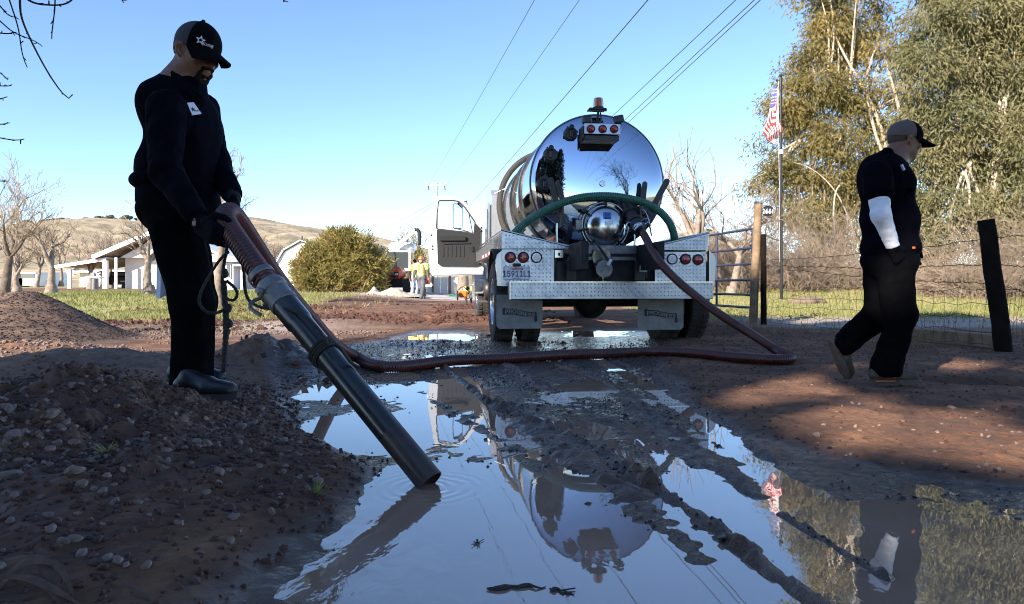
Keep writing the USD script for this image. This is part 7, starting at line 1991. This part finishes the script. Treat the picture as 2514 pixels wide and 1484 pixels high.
mound = lambda x, y: np.clip(1.5 * np.exp(-(((x + 1.72) / .75) ** 2 + ((y - 2.75) / .8) ** 2)), 0, 1)
patchy = lambda x, y, s, sd: smooth(.44, .58, meshkit.fbm(np.stack([x * s, y * s, x * 0], -1), 3, sd))
Pn = spread(r, 15000, (-2.7, -.55), (1.5, 4.2), lambda x, y: np.clip(.95 * patchy(x, y, 2.2, 5) + .22, 0, 1) * np.clip(mound(x, y) + .35 * (x < -.62), 0, 1) * (x < np.interp(y, [1.5, 2, 2.5, 3.2, 4.2], [-.72, -.62, -.62, -1.15, -1.5])))
sz = r.uniform(.006, .0145, len(Pn)) * np.where(r.random(len(Pn)) < .08, 1.7, 1)
vis = np.argsort(-sz / Pn[:, 1])[:300]
hp_ = thing('dirt_heap', 'dirt heap of mixed mud and pale stones in the left foreground under the man', 'dirt heap')
for k in vis:
    part('stone', scatter(ROCKS1, Pn[k:k + 1], sz[k:k + 1], r), M['stone'] if r.random() < .6 else M['stone_red'], hp_, smooth=50)
rest = np.setdiff1d(np.arange(len(Pn)), vis)
h_ = r.random(len(rest)) < .4
part('gravel', scatter(ROCKS0, Pn[rest[h_]], sz[rest[h_]], r), M['stone'], hp_, kind='stuff')
part('gravel', scatter(ROCKS0, Pn[rest[~h_]], sz[rest[~h_]], r), M['stone_red'], hp_, kind='stuff')
Pc = spread(r, 15000, (-3.2, -.45), (1.35, 4.6), lambda x, y: np.clip(.35 + mound(x, y), 0, 1) * (x < np.interp(y, [1.3, 2, 2.5, 3.2, 4.2], [-.62, -.5, -.5, -1.0, -1.3])))
part('clods', scatter(ROCKS0, Pc, r.uniform(.003, .012, len(Pc)) * r.uniform(.6, 1.4, len(Pc)), r, .4), M['clod_dry'], hp_, kind='stuff')
# gravel along the left side and on the right bank, clods in the wet ruts
Pg = spread(r, 14000, (-6.5, -1.2), (3.6, 9.5), lambda x, y: patchy(x, y, 1.2, 15) * (x > -.78 * y - .3) * (x < np.interp(y, [3.6, 5, 6, 8, 9.5], [-1.5, -1.9, -2.2, -1.9, -1.6])))
tag(part('gravel', scatter(ROCKS0, Pg, r.uniform(.008, .022, len(Pg)), r), M['stone'], None), 'pale gravel strewn over the dirt on the left', 'gravel', None, 'stuff')
Pb = spread(r, 5200, (.95, 5.8), (2.3, 9.5), lambda x, y: .30 * patchy(x, y, 1.0, 25) * (x > np.interp(y, [2.3, 2.6, 3, 4, 5.7, 8, 9.5], [1.6, 1.25, 1.15, 1.15, 1.35, 1.9, 2.2])) * (x < .8 * y))
tag(part('gravel', scatter(ROCKS0, Pb, r.uniform(.006, .013, len(Pb)) * np.where(r.random(len(Pb)) < .06, 2, 1), r, .42), M['stone'], None), 'small pale stones pressed into the red dirt bank on the right', 'gravel', None, 'stuff')
Pb = spread(r, 9000, (.9, 6.5), (2.2, 9.5), lambda x, y: .5 * (x > np.interp(y, [2.2, 2.6, 3, 4, 5.7, 8, 9.5], [1.6, 1.2, 1.1, 1.1, 1.3, 1.8, 2.1])) * (x < .8 * y))
tag(part('dirt_crumbs', scatter(ROCKS0, Pb, r.uniform(.004, .012, len(Pb)), r, .4), M['clod_dry'], None), 'crumbs of red dirt on the right bank', 'dirt', None, 'stuff')
Pw = spread(r, 17000, (-2.2, 2.1), (1.5, 8.5), lambda x, y: (gz(x, y) > -.006) * np.clip(.10 + .6 * patchy(x, y, 2.4, 35), 0, 1) * (x > np.interp(y, [1.4, 2, 2.5, 3.2, 4, 5, 6, 8], [-.7, -.6, -.6, -1.1, -1.4, -1.9, -2.1, -1.7])) * (x < np.interp(y, [2.15, 2.6, 3, 4, 5.7, 8], [2.1, 1.35, 1.2, 1.2, 1.4, 2])))
tag(part('mud_clods', scatter(ROCKS0, Pw, r.uniform(.0025, .008, len(Pw)) * np.where(r.random(len(Pw)) < .06, 2.0, 1), r, .35), M['clod'], None), 'dark wet clods of mud standing in the shallow water', 'mud', None, 'stuff')
Pf = spread(r, 9000, (-9, 1), (9, 20), lambda x, y: .7 * patchy(x, y, .7, 45) * (np.abs(x) < .8 * y))
tag(part('dirt_crumbs', scatter(ROCKS0, Pf, r.uniform(.012, .05, len(Pf)) * np.where(r.random(len(Pf)) < .05, 1.8, 1), r, .4), M['clod_dry'], None), 'lumps of dry dirt on the churned road beyond the puddles', 'dirt', None, 'stuff')

# the tall dark gravel heap at the left edge
X3, Y3 = np.meshgrid(np.linspace(-2.2, 2.0, 120), np.linspace(-1.6, 1.6, 100), indexing='ij')
Z3 = .60 * np.exp(-(np.abs(X3 + .1) / np.where(X3 > 0, .80, .95)) ** 2.0 - (Y3 / .85) ** 2)
Z3 = Z3 + .018 * fb(X3, Y3, 30, 3, 93) + .05 * fb(X3, Y3, 4, 3, 94) * np.clip(Z3 * 4, 0, 1) - .05
i = np.arange(X3.size).reshape(X3.shape)
hx, hy_ = at(75, 700, 7.9)[0], 7.9
M['gravel_dark'] = mat('brown_fine_gravel', (.20, .13, .095), .95, col2=(.085, .05, .036), scale=30, bump=.02, bscale=90)
gp_ = thing('gravel_heap', 'smooth brown heap of fine gravel at the left edge', 'gravel heap', (hx, hy_, 0))
part('heap', (np.stack([X3, Y3, Z3 + gz(np.full(X3.shape, hx), np.full(X3.shape, hy_))], -1).reshape(-1, 3), np.stack([i[:-1, :-1], i[1:, :-1], i[1:, 1:], i[:-1, 1:]], -1).reshape(-1, 4)), M['gravel_dark'], gp_, smooth=True)
g3 = RegularGridInterpolator((X3[:, 0], Y3[0]), Z3)
xs, ys = r.uniform(-1.6, 1.6, 6000), r.uniform(-1.3, .6, 6000)
Pk = np.stack([xs, ys, g3(np.stack([xs, ys], 1)) + float(gz(hx, hy_))], 1)[g3(np.stack([xs, ys], 1)) > .02]
part('gravel', scatter(ROCKS0, Pk, r.uniform(.006, .014, len(Pk)), r, .4), M['stone_red'], gp_, kind='stuff')

# dry leaves on the second heap, dead stalks in the near left corner, twigs in the water
M['dry_leaf'] = mat('dry_leaf', (.15, .095, .06), .9, vary=.4, scale=40, island=.3)
Pl = spread(r, 70, (-2.2, -1.3), (4.6, 5.6), lambda x, y: x * 0 + .8)
tag(part('fallen_leaves', leaves(Pl + [0, 0, .01], r.normal(size=Pl.shape) * [1, 1, .5], r.uniform(.05, .11, len(Pl)), r.uniform(.03, .06, len(Pl)), r), M['dry_leaf'], None), 'curled dry leaves on the dirt heap behind the man', 'leaves', None, 'stuff')
def blade(pts, w):
    p = spline(pts, 24); t = np.gradient(p, axis=0); t /= np.linalg.norm(t, axis=1, keepdims=True)
    s = np.cross(t, [0, -.6, .8]); s /= np.linalg.norm(s, axis=1, keepdims=True)
    ww = w * np.sin(np.linspace(.35, 3.0, 24))[:, None]
    up_v = np.cross(s, t)
    v = np.stack([p - s * ww, p + up_v * ww * .35, p + s * ww], 1).reshape(-1, 3)
    f = np.vstack([np.array([[0, 1, 4, 3], [1, 2, 5, 4]]) + 3 * k for k in range(23)])
    return v, f
ds = thing('dead_stalks', 'dry curled maize leaves lying in the bottom left corner', 'dead leaves')
for pts, w in (([(-20, 1480, 1.42), (20, 1430, 1.42), (60, 1395, 1.42), (110, 1392, 1.42), (160, 1412, 1.42)], .010), ([(85, 1356, 1.46), (105, 1385, 1.45), (125, 1440, 1.40), (150, 1500, 1.36)], .016), ([(180, 1484, 1.38), (160, 1430, 1.40), (120, 1390, 1.43), (60, 1382, 1.44), (-10, 1395, 1.44)], .007), ([(-30, 1440, 1.38), (40, 1430, 1.40), (110, 1450, 1.38), (200, 1500, 1.36)], .008), ([(300, 1440, 1.42), (330, 1462, 1.40), (380, 1500, 1.38)], .006)):
    part('leaf', blade([at(x, y, d) + [0, 0, .012] for x, y, d in pts], w), M['dry_leaf'], ds, smooth=True)
def twig_in_water(pts, rad, lab):
    p = spline([gp(x, y, .002) for x, y in pts], 30)
    p = p + np.stack([np.interp(np.arange(30), np.arange(0, 31, 3), r.normal(size=11)) * a for a in (0, .006, .0015)], 1)
    q = [tube(p, rad * np.interp(np.arange(30), [0, 4, 20, 29], [.3, 1, .8, .2]) * np.interp(np.arange(30), np.arange(0, 31, 3), r.uniform(.7, 1.3, 11)), 6)]
    q.append(tube(np.array([p[12], p[12] + [.035, .008, .002]]), rad * .35, 5))
    solo('twig', cat(*q), M['twig_dark'], lab, 'twig')
twig_in_water([(1195, 1447), (1240, 1446), (1290, 1442), (1340, 1441)], .006, 'muddy stick floating in the puddle at the bottom edge')
twig_in_water([(1350, 1450), (1380, 1452), (1410, 1455)], .005, 'short muddy bit of stick right of the floating stick')
c_ = gp(1172, 1334, .002)
tf = [tube(np.array([c_, c_ + [r.normal() * .006, r.normal() * .012, abs(r.normal()) * .003 + .001]]) , .0012, 4) for _ in range(14)]
solo('weed_tuft', cat(*tf), M['twig_dark'], 'tiny dark weed tuft floating in the middle of the puddle', 'weed')
sw2 = [tube(spline([(xx, yy, float(gz(xx, yy))), (xx + r.normal() * .05, yy + r.normal() * .05, float(gz(xx, yy)) + .06), (xx + r.normal() * .12, yy + r.normal() * .1, float(gz(xx, yy)) + r.uniform(.05, .18))], 6), .0016, 3) for xx, yy in zip(r.normal(4.05, .22, 130), r.normal(7.2, .18, 130))]
solo('dry_weeds', cat(*sw2), M['straw'], 'dry tangled weed clump by the timber sleeper', 'weeds')
for px, py, lab in ((262, 1172, 'green weed shoot on the dark dirt heap'), (770, 1210, 'green weed shoot among the stones at the water edge')):
    c_ = gp(px, py, .05); c_[2] = float(gz(c_[0], c_[1]))
    d_ = r.normal(size=(9, 3)) + [.4, 0, .9]
    solo('weed', leaves(np.repeat(c_[None], 9, 0), d_, r.uniform(.03, .07, 9), .008, r), M['grass'], lab, 'weed')
